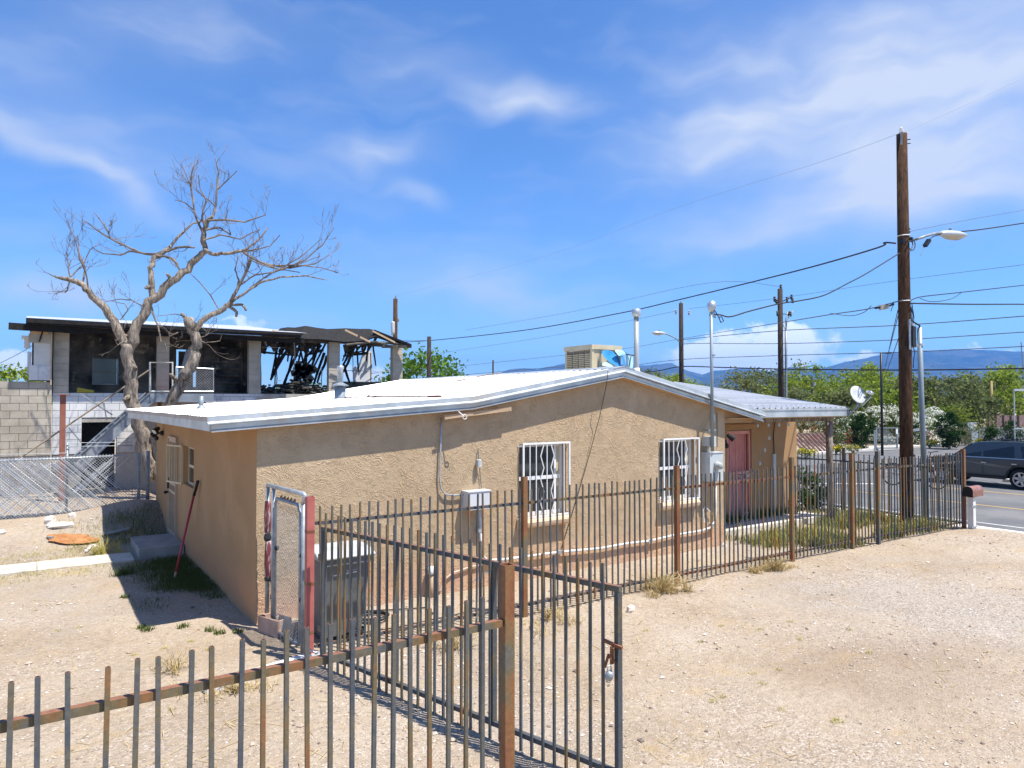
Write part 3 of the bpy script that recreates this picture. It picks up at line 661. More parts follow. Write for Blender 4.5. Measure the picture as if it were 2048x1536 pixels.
# evaporative cooler
cl_ = thing('evaporative_cooler', 'beige louvred swamp cooler on the roof ridge', 'cooler', (10.2, 12.0, 3.2))
cx0, cx1, cy0, cy1, cz0, cz1 = 9.80, 10.62, 11.50, 12.42, 3.22, 4.06
mc = M('cooler_beige', (.50, .42, .27), (.58, .50, .34), 3, .5)
b = MB(); b.bb(cx0 - .02, cx1 + .02, cy0 - .02, cy1 + .02, cz1 - .10, cz1); b.bb(cx0 - .01, cx1 + .01, cy0 - .01, cy1 + .01, cz0, cz0 + .08)
for x in (cx0, cx1 - .06):
    for y in (cy0, cy1 - .06): b.bb(x, x + .06, y, y + .06, cz0 + .081, cz1 - .101)
b.ob('cabinet', mc, cl_)
for k in range(4):
    ya = cy0 + .06 + k * .205
    b = MB(); b.bb(cx0 + .015, cx0 + .03, ya, ya + .18, cz0 + .10, cz1 - .12); lv = b.ob('louvre_panel', M('louvre_shadow', (.16, .12, .07), (.2, .15, .09), 3, .8) if k == 0 else bpy.data.materials['louvre_shadow'], cl_)
    for j in range(14):
        b = MB(); b.box((cx0 + .008, ya + .09, cz0 + .12 + j * .040), (.03, .175, .010), Matrix.Rotation(.6, 3, 'Y')); b.ob('slat', mc, lv)
b = MB(); b.bb(cx0 + .07, cx1 - .07, cy0 + .01, cy0 + .02, cz0 + .09, cz1 - .11); b.ob('side_panel', mc, cl_)
b = MB(); b.bb(cx1 - .03, cx1 - .01, cy0 + .07, cy1 - .07, cz0 + .09, cz1 - .11); b.ob('side_panel', mc, cl_)
b = MB(); b.prism([(cx0 + .12, cz0 + .02), (cx0 + .28, cz0 + .02), (cx0 + .20, cz1 - .14)], 'Y', cy0 - .05, cy0 - .02); b.ob('side_bracket', m_galv_d, cl_)
# blue tarpaulin between cooler and flue
mt = M('tarpaulin_blue', (.03, .20, .46), (.055, .29, .58), 2, .35, spec=.5); mt2 = M('tarpaulin_pale', (.28, .50, .60), (.42, .62, .68), 2, .4)
tp = thing('tarpaulin', 'blue tarpaulin draped over the frame behind the swamp cooler', 'tarpaulin', (10.5, 11.6, 3.3))
def cloth(pts, m, nm):
    n = len(pts[0]); b = MB(); vs = []
    for r_ in pts:
        for p in r_: vs.append(Vector(p) + Vector((U(-.02, .02), U(-.03, .03), U(-.01, .01))))
    b.add(vs, [(i * n + k, i * n + k + 1, (i + 1) * n + k + 1, (i + 1) * n + k) for i in range(len(pts) - 1) for k in range(n - 1)])
    o = b.ob(nm, m, tp); s_ = o.modifiers.new('thickness', 'SOLIDIFY'); s_.thickness = .006; ss = o.modifiers.new('soft', 'SUBSURF'); ss.levels = ss.render_levels = 1
Yt = 11.25
def tarp_px(rows, m, nm, dy=0.0):
    cloth([[at(px, py, Y=Yt + dy + .12 * j) for j, (px, py) in enumerate(r_)] for r_ in rows], m, nm)
tarp_px([[(1198, 700), (1215, 699), (1228, 701)], [(1207, 716), (1216, 714), (1231, 709)], [(1214, 722), (1224, 716), (1238, 712)], [(1226, 732), (1238, 734), (1243, 736)]], mt, 'blue_sheet')
tarp_px([[(1226, 700), (1236, 698), (1246, 701)], [(1232, 706), (1243, 703), (1254, 706)], [(1238, 714), (1246, 709), (1257, 712)]], mt2, 'pale_sheet', .05)
tarp_px([[(1236, 706), (1243, 708)], [(1243, 720), (1251, 717)], [(1246, 736), (1253, 738)]], mt, 'blue_sheet', .1)
tarp_px([[(1247, 710), (1256, 707), (1265, 712)], [(1251, 724), (1259, 722), (1267, 724)], [(1256, 742), (1260, 741), (1266, 738)]], mt2, 'pale_sheet', .2)
tarp_px([[(1199, 733), (1212, 721)], [(1213, 734), (1218, 726)], [(1228, 735), (1224, 731)]], mt2, 'pale_sheet', -.1)
b = MB(); b.tube([at(1228, 706, Y=11.5), at(1246, 708, Y=11.5), at(1268, 711, Y=11.5)], .014, 6); b.tube([at(1262, 712, Y=11.5), at(1258, 735, Y=11.5)], .010, 5); b.ob('frame_rod', m_wire, tp)
fl = thing('flue_pipe', 'tall grey flue pipe standing on the roof beside the blue tarpaulin', 'flue', (10.85, 11.3, 2.9))
Fp = at(1273, 735, Y=11.3); fx = Fp.x
b = MB(); b.lathe([(.055, 2.8), (.055, 4.72)], (fx, 11.3, 0), 14); b.ob('pipe', M('flue_grey', (.34, .34, .33), (.44, .44, .42), 3, .45, .2), fl, True)
b = MB(); b.lathe([(.062, 4.70), (.095, 4.70), (.095, 4.86), (.088, 4.865), (.088, 4.72)], (fx, 11.3, 0), 14); b.ob('cap', m_galv, fl, True)
b = MB(); b.lathe([(.16, 3.42), (.165, 3.44), (.07, 3.52), (.065, 3.58)], (fx, 11.3, 0), 14); b.lathe([(.09, 2.9), (.09, 3.42)], (fx, 11.3, 0), 12); b.ob('storm_collar', m_white, fl, True)
v = thing('roof_vent', 'short weathered vent pipe on the low end of the white roof', 'vent', (2.35, 12.9, 2.7)); zr = zroof(2.36)
b = MB(); b.lathe([(.04, zr), (.04, zr + .24)], (2.36, 12.9, 0), 10); b.ob('pipe', m_galv_d, v, True)
b = MB(); b.lathe([(.10, zr + .005), (.09, zr + .02), (.045, zr + .09)], (2.36, 12.9, 0), 10); b.ob('boot', m_galv_d, v, True)
v = thing('roof_vent', 'tall galvanised vent with hooded base on the white roof', 'vent', (5.02, 13.5, 2.9)); zr = zroof(5.02)
b = MB(); b.lathe([(.055, zr + .2), (.055, zr + .60), (.068, zr + .605), (.068, zr + .67)], (5.02, 13.5, 0), 12); b.ob('pipe', m_galv, v, True)
b = MB(); b.lathe([(.14, zr), (.115, zr + .05), (.11, zr + .26)], (5.02, 13.5, 0), 12); b.ob('base', m_galv_d, v, True)
b = MB(); b.lathe([(.17, zr + .27), (.175, zr + .285), (.06, zr + .34)], (5.02, 13.5, 0), 8); b.ob('hood', m_galv_d, v)
pts = [Vector((5.1, 13.4, zroof(5.1) + .06)), Vector((5.5, 12.4, zroof(5.5) + .05)), Vector((5.7, 11.2, zroof(5.7) + .06)), Vector((5.6, 10.0, zroof(5.6) + .07)), Vector((5.52, 9.6, zroof(5.52) + .06)), Vector((5.5, 9.45, zroof(5.5) + .03))]
pts = [at(690, 802, Y=13.3), at(750, 801, Y=12.3), at(820, 797, Y=10.6), at(872, 795, Y=9.75), at(880, 797, Y=9.6), at(882, 801, Y=9.5)]
pts = [Vector((p.x, p.y, max(p.z, zroof(p.x) + .045))) for p in pts]
rp = thing('roof_pipe', 'thin brown gas pipe lying along the white roof', 'pipe', tuple(pts[2]))
MB().tube(pts, .014, 6).ob('pipe', M('pipe_brown', (.20, .12, .10), (.27, .17, .14), 6, .6), rp, True)
for i in (1, 3):
    p = pts[i]; MB().bb(p.x - .06, p.x + .06, p.y - .18, p.y + .18, zroof(p.x - .06) + .0, p.z - .012).ob('support_block', m_red, rp)
pts = [at(690, 812, Y=10.2)]
pts = [Vector((5.5 + 3.0 * k / 8, 13.3 - .3 * k / 8, 0)) for k in range(9)]
pts = [Vector((p.x, p.y, zroof(p.x) + .05 + .01 * math.sin(i * 2))) for i, p in enumerate(pts)]
tag(MB().tube(pts, .011, 5).ob('roof_cable', M('cable_brown', (.22, .15, .12), rough=.7), None, True), 'thin brown cable running up the white roof to the ridge', 'cable')
# dish
ds = thing('satellite_dish', 'white satellite dish mounted at the porch roof corner', 'satellite dish', (15.64, 9.4, 2.6))
dc = at(1716, 789, X=15.85); dn = Vector((-.08, -.87, .45)).normalized()
R = dn.to_track_quat('Z', 'Y').to_matrix() @ Matrix.Rotation(.5, 3, 'Z') @ Matrix.Diagonal((1.0, .78, 1))
md = M('dish_white', (.42, .45, .46), (.50, .52, .53), 3, .5)
b = MB(); b.lathe([(.01, -.07), (.14, -.05), (.27, -.005), (.275, .0), (.27, .008), (.14, -.035), (.01, -.055)], dc, 24, R); b.ob('reflector', md, ds, True)
fh = dc + dn * .34 + Vector((.22, -.05, -.12)); fh = at(1742, 786, X=16.15)
b = MB(); b.tube([dc - dn * .09 + Vector((0, 0, -.05)), at(1722, 815, X=15.9), at(1744, 792, X=16.15)], .012, 6); b.tube([at(1712, 818, X=15.8), fh + Vector((0, 0, -.03))], .008, 5); b.ob('feed_arm', m_galv_d, ds)
b = MB(); b.lathe([(.035, -.06), (.045, .0), (.04, .07)], fh, 10, (at(1734, 783, X=16.0) - fh).normalized().to_track_quat('Z', 'Y').to_matrix()); b.bar(fh + Vector((0, 0, .03)), at(1733, 783, X=16.05), .05, .05); b.ob('feed_horn', m_white, ds)
b = MB(); mb = at(1696, 832, X=15.63); b.tube([mb, at(1716, 810, X=15.75), dc - dn * .08], .022, 7); b.tube([at(1690, 842, X=15.65), at(1712, 815, X=15.75)], .012, 5); b.tube([at(1706, 836, X=15.9), at(1717, 812, X=15.78)], .012, 5); b.ob('mount', m_galv_d, ds)
# electric service: mast, meter, small boxes
sm_ = thing('service_mast', 'tall galvanised electric mast rising through the roof edge', 'mast', (10.8, 9.2, 2.0))
b = MB(); b.tube([(10.78, 9.13, 1.9), (10.77, 9.13, 4.62)], .032, 10); b.ob('pipe', M('mast_grey', (.20, .25, .27), (.29, .33, .35), 2, .5, .3), sm_, True)
b = MB(); c = Vector((10.77, 9.13, 4.62)); b.lathe([(.045, -.06), (.06, 0), (.085, .04), (.085, .10), (.05, .16), (.01, .175)], c, 10, Matrix.Rotation(.25, 3, 'Y')); b.ob('weatherhead', m_galv, sm_, True)
b = MB(); b.lathe([(.05, 4.48), (.05, 4.51)], (10.80, 9.13, 0), 10); b.bar((10.68, 9.15, 2.30), (10.9, 9.15, 2.30), .03, .03); b.bar((10.8, 9.13, 2.3), (10.8, 9.34, 2.3), .03, .03); b.lathe([(.05, 3.72), (.05, 3.75)], (10.8, 9.13, 0), 10); b.ob('clamp', m_galv_d, sm_)
b = MB(); b.tube([c + Vector((.06, 0, .02)), c + Vector((.16, -.02, -.10)), c + Vector((.28, 0, -.24)), c + Vector((.36, 0, -.2)), c + Vector((.30, 0, -.12)), c + Vector((.22, 0, -.14))], .010, 5); b.tube([c + Vector((.06, 0, .0)), c + Vector((.12, 0, -.16)), c + Vector((.06, 0, -.13))], .010, 5); b.ob('drip_loop', m_wire, sm_)
mtb = thing('electric_meter', 'grey electric meter cabinet with round dial beside the porch', 'meter', (10.93, 9.2, 1.3))
b = MB(); b.bb(10.72, 11.10, 9.14, 9.355, 1.32, 1.86); b.bb(10.71, 11.11, 9.13, 9.355, 1.86, 1.875); b.ob('cabinet', m_grey_box, mtb)
b = MB(); b.lathe([(.078, 0), (.078, .05), (.07, .055), (.064, .11), (.05, .125)], (10.90, 9.14, 1.62), 18, Matrix.Rotation(math.pi / 2, 3, 'X')); b.ob('dial', M('dial_grey', (.34, .35, .33), (.44, .45, .43), 9, .3), mtb, True)
b = MB(); b.prism([(10.87, 1.55), (10.93, 1.55), (10.99, 1.33), (10.84, 1.33)], 'Y', 9.125, 9.139); b.ob('cover', M('meter_cover', (.50, .53, .52), rough=.4), mtb)
jb = thing('junction_box', 'small grey electric box on the mast above the meter', 'box', (10.87, 9.2, 2.0))
b = MB(); b.bb(10.74, 10.93, 9.18, 9.355, 1.99, 2.17); b.bb(10.735, 10.935, 9.17, 9.179, 1.985, 2.175); b.ob('box', m_grey_box, jb)
b = MB(); b.tube([(10.80, 9.25, 1.99), (10.79, 9.27, 1.88)], .03, 8); b.tube([(10.88, 9.26, 1.99), (10.90, 9.26, 1.95), (11.0, 9.27, 1.9), (11.02, 9.27, 1.88)], .009, 5); b.tube([(10.91, 9.26, 1.99), (10.97, 9.26, 1.93), (10.97, 9.27, 1.88)], .009, 5); b.ob('conduit', m_galv, jb)
jb = thing('junction_box', 'tiny grey cable box under the gable edge beside the mast', 'box', (11.0, 9.3, 2.5))
b = MB(); b.bb(10.98, 11.05, 9.29, 9.356, 2.46, 2.60); b.ob('box', m_grey_box, jb)
b = MB(); b.tube([(11.01, 9.33, 2.46), (11.03, 9.33, 2.3), (11.06, 9.34, 2.1), (11.05, 9.335, 1.9), (10.98, 9.33, 1.87)], .008, 5); b.tube([(11.18, 9.345, 2.62), (11.18, 9.345, 1.95)], .007, 4); b.ob('cable', m_wire_l, jb)
def px_tube(pxs, r, Y=9.31, n=8): return MB().tube([at(px, py, Y=Y) for px, py in pxs], r, n)
cp = thing('wall_conduit', 'long pale conduit pipe running along the foot of the gable wall', 'pipe', (8, 9.31, .7))
px_tube([(1431, 966), (1432, 1010), (1430, 1042), (1420, 1056), (1400, 1062), (1345, 1071), (1300, 1082), (1255, 1087), (1200, 1097), (1120, 1104), (1060, 1112), (1010, 1119), (975, 1121), (966, 1112), (962, 1090), (960, 1020)], .022).ob('pipe', M('pvc_pale', (.62, .62, .59), (.72, .71, .68), 3, .4), cp, True)
b = MB()
for px, py in ((960, 1060), (1120, 1104), (1300, 1082), (1425, 1050)):
    p = at(px, py, Y=9.31); b.bb(p.x - .05, p.x + .05, 9.283, 9.355, p.z - .028, p.z + .028)
b.ob('clamp', m_galv, cp)
px_tube([(1424, 1028), (1410, 1013), (1406, 1020), (1408, 1045)], .012).ob('wire_loop', m_white, cp)
gb = thing('junction_box', 'white electric box on the wall at the end of the thin conduit', 'box', (5.6, 9.2, 1.4))
b = MB(); b.bb(5.40, 5.79, 9.17, 9.355, 1.225, 1.49); b.bb(5.39, 5.80, 9.16, 9.355, 1.49, 1.505); b.ob('box', M('box_white', (.56, .58, .59), (.64, .65, .65), 3, .45), gb)
px_tube([(883, 835), (881, 900), (879, 950), (881, 976), (890, 988), (905, 991), (936, 988)], .013, 9.32).ob('conduit', m_galv, gb, True)
sb = thing('cable_box', 'tiny grey cable box on the wall above the white electric box', 'box', (5.63, 9.3, 1.9))
p = at(958, 927, Y=9.3); b = MB(); b.lathe([(.04, -.05), (.04, .055), (.03, .06)], p, 8); b.ob('box', m_grey_box, sb)
b = MB(); b.tube([at(957, 918, Y=9.32), at(956, 900, Y=9.34)], .008, 5); b.tube([at(959, 936, Y=9.33), at(961, 960, Y=9.34), at(963, 976, Y=9.33)], .006, 5); b.ob('cable', m_wire_l, sb)
vc = thing('cleanout_pipe', 'stub of pipe with a white cap beside the gable wall', 'pipe', tuple(at(863, 1195, Z=0)))
p = at(863, 1195, Z=0); zc = at(863, 1140, Y=p.y).z
b = MB(); b.lathe([(.05, -.1), (.05, zc - .03)], (p.x, p.y, 0), 10); b.ob('pipe', M('pipe_tan', (.42, .28, .17), (.5, .36, .23), 5, .8), vc, True)
b = MB(); b.lathe([(.06, zc - .05), (.065, zc - .04), (.065, zc + .02), (.04, zc + .05), (.01, zc + .055)], (p.x, p.y, 0), 12); b.ob('cap', m_white, vc, True)
px_tube([(975, 1128), (940, 1134), (905, 1146), (888, 1160), (880, 1182)], .014, 9.33).ob('low_pipe', M('pipe_pink', (.50, .38, .30), (.6, .48, .4), 4, .5))
tag(bpy.data.objects['low_pipe'], 'thin pinkish pipe bending down the foot of the gable wall', 'pipe')
dp = thing('porch_conduit', 'pale grey conduit strip with a black cable on the porch wall', 'pipe', (15.0, PY, 1))
pp = at(1549, 908, Y=PY - .04); b = MB(); b.bb(pp.x - .05, pp.x + .05, PY - .05, PY - .004, .14, pp.z); b.ob('cover', m_grey_box, dp)
MB().tube([(pp.x, PY - .03, pp.z), (pp.x - .02, PY - .03, pp.z + .45), (pp.x + .04, PY - .04, 2.42), (pp.x + .12, PY - .1, 2.48)], .012, 5).ob('cable', m_wire, dp)
sl_ = thing('string_lights', 'drooping cord of small bulbs hung across the porch', 'string lights', (14.2, 10.2, 2.4))
pts = [at(1541, 842, Y=9.9), at(1538, 872, Y=9.9), at(1529, 896, Y=9.95), at(1519, 923, Y=10.0), at(1508, 940, Y=10.1), at(1495, 947, Y=10.3), at(1482, 950, Y=10.6), at(1466, 945, Y=10.75)]
MB().tube(pts, .008, 5).ob('cord', M('cord_green', (.26, .30, .22), rough=.6), sl_)
for i, p in enumerate(pts[1:-1]): MB().lathe([(.012, .0), (.03, -.03), (.034, -.06), (.01, -.085)], p, 8).ob('bulb', m_grey_box, sl_)
for i in range(9): MB().lathe([(.012, .0), (.022, -.03), (.024, -.05), (.008, -.07)], (12.5 + i * .36, 9.40, 2.385), 6).ob('bulb', m_grey_box, sl_)
hw = MB(); p0 = at(1216, 742, Y=9.12); hw.tube([p0, at(1213, 768, Y=9.11), at(1200, 830, Y=9.25), at(1180, 905, Y=9.31), at(1160, 975, Y=9.33), at(1122, 1100, Y=9.33)], .006, 5)
tag(hw.ob('hanging_wire', m_wire), 'loose black wire hanging from the ridge down the gable wall', 'wire')
# ------------------------------------------------------------------ iron fences
STEP = .1113
_pk = {}
def picket_mesh(w, L, mt_=None):
    mt_ = mt_ or m_steel; k = (round(w, 4), round(L, 3), mt_.name)
    if k not in _pk:
        b = MB(); b.bb(-w / 2, w / 2, -w / 2, w / 2, 0, L); h = w * .28; z = L + .0015
        b.quad((-h, -h, z), (h, -h, z), (h, h, z), (-h, h, z))
        me = bpy.data.meshes.new('picket'); me.from_pydata(b.v, [], b.f); me.update(); me.materials.append(mt_); me.materials.append(m_dark)
        me.polygons[6].material_index = 1; _pk[k] = me
    return _pk[k]
def pickets(par_, p, q, z0, z1, w=.019, skip=(), step=STEP, jit=.012, off=.5, mt_=None):
    p, q = Vector((*p, 0)), Vector((*q, 0)); L = (q - p).length; n = int(L / step); ang = math.atan2(q.y - p.y, q.x - p.x)
    for i in range(n):
        c = p + (q - p) * ((i + off) * step / L)
        g_ = gz(c.x, c.y)
        inst('picket', picket_mesh(w, z1 - z0, mt_), par_, (c.x, c.y, g_ * .9 + z0 + U(-jit, jit)), (U(-.010, .010), U(-.011, .011), ang + U(-.06, .06)))
def post(par_, x, y, h, w=.066, m=m_steel_r, lab=None, z0=None):
    b = MB(); g_ = gz(x, y) - .25 if z0 is None else z0; t = .006; z1 = gz(x, y) + h
    a = w / 2; i_ = a - t
    for s_ in (-1, 1):
        b.bb(x + s_ * (a - t / 2) - t / 2, x + s_ * (a - t / 2) + t / 2, y - a, y + a, g_, z1)
        b.bb(x - i_, x + i_, y + s_ * (a - t / 2) - t / 2, y + s_ * (a - t / 2) + t / 2, g_, z1)
    o = b.ob('post', m, par_, org=(x, y, 0))
    if lab: o['label'] = lab
    return o
M_RAIL = steel_mat('rail_steel', .72)
# near fence across the foreground
nf = thing('iron_fence', 'nearest rusty iron picket fence crossing the bottom of the picture', 'fence', (1, 3.5, 0))
MB().bb(-1.4, 2.307, 3.513, 3.553, 1.527, 1.567).ob('rail', M_RAIL, nf); MB().bb(-1.4, 2.307, 3.513, 3.553, .13, .17).ob('rail', m_steel_r, nf)
pickets(nf, (-.07 - STEP * 11.5, 3.5), (2.30, 3.5), .05, 1.725, .0205)
post(nf, 2.345, 3.53, 1.885, .066)
# fence along the lot side of the house
FY = 7.74
sf = thing('iron_fence', 'long rusty iron picket fence between the house and the dirt lot', 'fence', (9, FY, 0))
SP = [2.58, 5.43, 8.33, 11.26, 13.17, 14.10, 17.30]
for i, (a, c) in enumerate(zip(SP, SP[1:])):
    ya, yb = FY, FY
    if i == 5: yb = 7.55
    m = m_steel_r if i == 2 else m_steel_g
    b0 = MB(); b0.bar((a + .034, ya + .034, 1.50), (c - .034, yb + .034, 1.50), .032, .036); b0.ob('rail', m, sf)
    b0 = MB(); b0.bar((a + .034, ya + .034, .15), (c - .034, yb + .034, .15), .032, .032); b0.ob('rail', m, sf)
    pickets(sf, (a + .04, ya), (c - .02, yb), .05, 1.69, .0195)
    if i: post(sf, a, ya + .02, 1.85, .0675)
post(sf, 17.30, 7.57, 1.76, .075)
pp_ = post(sf, 2.55, FY + .03, 1.80, .082, m_red, 'red painted hinge post with rusty bands')
for z in (1.42, .85, .32): MB().bb(2.55 - .043, 2.55 + .043, FY + .03 - .043, FY + .03 + .043, z - .016, z + .016).ob('band', m_steel_r, pp_)
rf = thing('iron_fence', 'dark iron picket fence along the street side of the yard', 'fence', (17.3, 14, 0))
RX = 17.30
MB().bb(RX - .016, RX + .016, 7.62, 22, 1.30, 1.335).ob('rail', m_steel_d, rf); MB().bb(RX - .016, RX + .016, 7.62, 22, .12, .152).ob('rail', m_steel_d, rf)
pickets(rf, (RX - .03, 7.65), (RX - .03, 22), .02, 1.52, .018, step=.125, mt_=m_steel_d)
for y in (10.4, 13.3, 16.2, 19.1, 22.0): post(rf, RX, y, 1.66, .06, m_steel)
# the driveway gate, standing open toward the camera
H0, H1 = Vector((2.62, 7.56, 0)), Vector((3.59, 3.90, 0)); gd = (H1 - H0).normalized(); GL = (H1 - H0).length
gt = thing('iron_gate', 'wide iron driveway gate standing open with a padlock on its end', 'gate', tuple(H0))
gn_ = Vector((-gd.y, gd.x, 0))
def gp(s_, z, o=0): return H0 + gd * s_ + gn_ * o + Vector((0, 0, z))
mg = m_steel_g
MB().bar(gp(0, 1.475), gp(GL, 1.475), .042, .042).ob('top_rail', mg, gt); MB().bar(gp(.022, .135), gp(GL - .022, .135), .040, .040).ob('bottom_rail', m_steel_d, gt)
b = MB(); b.bar(gp(.02, .10), gp(.02, 1.453), .042, .042); b.ob('stile', m_steel_d, gt)
MB().bar(gp(GL - .021, .02), gp(GL - .021, 1.453), .042, .042).ob('stile', m_steel_d, gt)
for s_ in (1.24, 2.52): MB().bar(gp(s_, .156), gp(s_, 1.453), .050, .042, (1, 0, 0)).ob('stile', mg, gt)
n = int((GL - .15) / STEP)
for i in range(n):
    c = gp(.115 + i * (GL - .19) / (n - .5), .015 + U(-.008, .008), -.034)
    inst('picket', picket_mesh(.0195, 1.635, m_steel_g), gt, tuple(c), (0, 0, math.atan2(gd.y, gd.x)))
for z in (1.16, .40): MB().bar(gp(-.05, z), gp(.01, z), .04, .07).ob('hinge', m_steel_g, gt)
b = MB(); b.bar(gp(GL - .14, 1.085, -.03), gp(GL + .03, 1.06, -.03), .022, .022); b.bar(gp(GL - .05, 1.06, -.04), gp(GL - .05, .93, -.04), .012, .03); b.tube([gp(GL - .03, 1.05, -.05), gp(GL - .06, .98, -.06), gp(GL - .03, .95, -.03)], .009, 5)
b.bar(gp(GL - .07, 1.0, -.05), gp(GL - .10, .90, -.06), .010, .02)
b.ob('latch', m_steel_r, gt)
pl = thing('padlock', 'grey padlock hanging from the gate latch', 'padlock', tuple(gp(GL - .06, .83, -.06)))
c = gp(GL - .06, .85, -.06); b = MB(); b.lathe([(.012, -.04), (.027, -.03), (.032, 0), (.027, .028), (.012, .036)], c, 10, Matrix.Rotation(.4, 3, 'X')); b.ob('body', m_galv_d, pl, True)
b = MB(); b.tube([c + Vector((-.018, 0, .03)), c + Vector((-.017, 0, .06)), c + Vector((0, 0, .075)), c + Vector((.017, 0, .06)), c + Vector((.018, 0, .03))], .005, 6); b.ob('shackle', m_galv, pl, True)
ch = MB(); c = at(634, 1303, Y=7.6); pts = [c + Vector((-.09, -.02, .05)), c + Vector((-.03, -.06, .0)), c + Vector((.03, -.05, .02)), c + Vector((.07, -.02, -.02)), c + Vector((.10, 0, .01))]; ch.tube(pts, .010, 5)
tag(ch.ob('chain', m_galv, None, True), 'short galvanised chain round the foot of the red post', 'chain')

# ------------------------------------------------------------------ chain-link pedestrian gate beside the house corner
cg = thing('chain_link_gate', 'bent galvanised pipe gate with wire mesh beside the house corner', 'gate', (2.53, 8.6, 0))
A, Bq = Vector((2.47, 9.16, 0)), Vector((2.56, 8.02, 0)); Zv = lambda z: Vector((0, 0, z))
b = MB(); b.tube([A + Zv(-.1), A + Zv(1.79)], .026, 8); b.ob('post', m_galv_d, cg, True)
b = MB(); b.tube([Bq + Zv(-.1), Bq + Zv(1.72)], .026, 8); b.ob('post', m_galv_d, cg, True)
b = MB(); b.tube([A + Zv(1.80), Bq + Zv(1.80), Bq + Zv(1.795) + (Bq - A).normalized() * .04, Bq + Zv(1.70)], .028, 8); b.ob('top_pipe', m_galv, cg, True)
tD = (Bq - A).normalized(); a1, b1 = A + tD * .26, Bq - tD * .08
b = MB(); b.tube([a1 + Zv(.03), a1 + Zv(1.60), a1 + Zv(1.66) + tD * .05, b1 + Zv(1.66) - tD * .08, b1 + Zv(1.58), b1 + Zv(.12), b1 + Zv(.07) - tD * .06, a1 + Zv(.06) + tD * .05], .021, 7); b.tube([A + tD * .20 + Zv(-.05), A + tD * .20 + Zv(1.78)], .024, 7); b.ob('leaf_frame', m_galv_d, cg, True)
def mesh_fence(b, p, q, z0, z1, cell, r, zf=None):
    """woven diamond wire between two uprights"""
    p, q = Vector((*p[:2], 0)), Vector((*q[:2], 0)); L = (q - p).length; t = (q - p) / L; nn = Vector((-t.y, t.x, 0)); h = z1 - z0
    k = -int(h / cell) - 1
    while k * cell < L:
        for sgn in (1, -1):
            s0 = k * cell; s1 = s0 + h; za, zb = (0, h) if sgn > 0 else (h, 0)
            if s0 < 0: f = -s0 / (s1 - s0); za = za + (zb - za) * f; s0 = 0
            if s1 > L: f = (L - s0) / (s1 - s0); zb = za + (zb - za) * f; s1 = L
            if s1 - s0 > .02:
                P0 = p + t * s0 + nn * .004 * sgn; P1 = p + t * s1 + nn * .004 * sgn
                b.tube([(P0.x, P0.y, z0 + za), (P1.x, P1.y, z0 + zb)], r, 3, False)
        k += 1
b = MB(); mesh_fence(b, a1, b1, .1, 1.62, .05, .0017); o = b.ob('wire_mesh', m_galv_d, cg); o['kind'] = 'stuff'
b = MB()
for z in (1.1, .6): b.lathe([(.03, z - .02), (.034, z), (.03, z + .02)], b1 + tD * .05, 8)
b.lathe([(.012, -.03), (.03, -.015), (.03, .015), (.012, .03)], a1 + Zv(1.06) + tD * .06, 8)
for i in range(14):
    c = a1 + tD * (.15 + i * .035) + Zv(1.66 + .02 * math.sin(i * 2.1)); b.tube([c, c + Vector((.01, 0, .04)), c + Vector((.02, .01, .0))], .006, 4)
b.ob('fittings', m_wire, cg)
rw = thing('cloth_roll', 'ragged red and white cloth tied round the pipe gate post', 'cloth', tuple(A))
mrw, nt, bs_ = newmat('red_white_cloth'); nt.links.new(ramp(nt, noi(nt, pos(nt, (30, 30, 5)), 1.5, 3), [(.52, (.17, .035, .04)), (.60, (.40, .33, .32))]), bs_.inputs['Base Color']); bs_.inputs['Roughness'].default_value = .8
b = MB(); b.lathe([(.035, .62), (.045, .65), (.052, .8), (.048, .95), (.042, 1.05), (.035, 1.10)], A + Vector((.01, -.01, 0)), 10); b.ob('wrap', mrw, rw, True)
b = MB(); b.lathe([(.033, 1.2), (.042, 1.22), (.045, 1.4), (.040, 1.55), (.033, 1.6)], A, 8); b.ob('wrap', mrw, rw, True)
b = MB(); b.tube([A + Vector((.03, -.05, .64)), A + Vector((.05, -.07, .5)), A + Vector((.03, -.06, .38))], .014, 5); b.lathe([(.038, .60), (.05, .62), (.045, .66)], A + Vector((.01, -.01, 0)), 8); b.lathe([(.036, 1.1), (.05, 1.13), (.036, 1.19)], A, 8); b.ob('tie', m_wire, rw)
cb = thing('cinder_block', 'pinkish hollow concrete block standing at the foot of the pipe gate', 'block', tuple(at(550, 1270, Z=0)))
c = at(549, 1266, Z=0); mb_ = M('pink_block', (.40, .25, .18), (.52, .36, .27), 6, .9, bump=.4, bs=50); b = MB(); Rb = Matrix.Rotation(.35, 3, 'Z')
def lb(x, y, z, dx, dy, dz): b.box(c + Rb @ Vector((x, y, z)), (dx, dy, dz), Rb)
for s_ in (-1, 1): lb(s_ * .085, 0, .10, .03, .40, .20)
for y in (-.185, 0, .185): lb(0, y, .10, .139, .03, .198)
b.ob('block', mb_, cb)
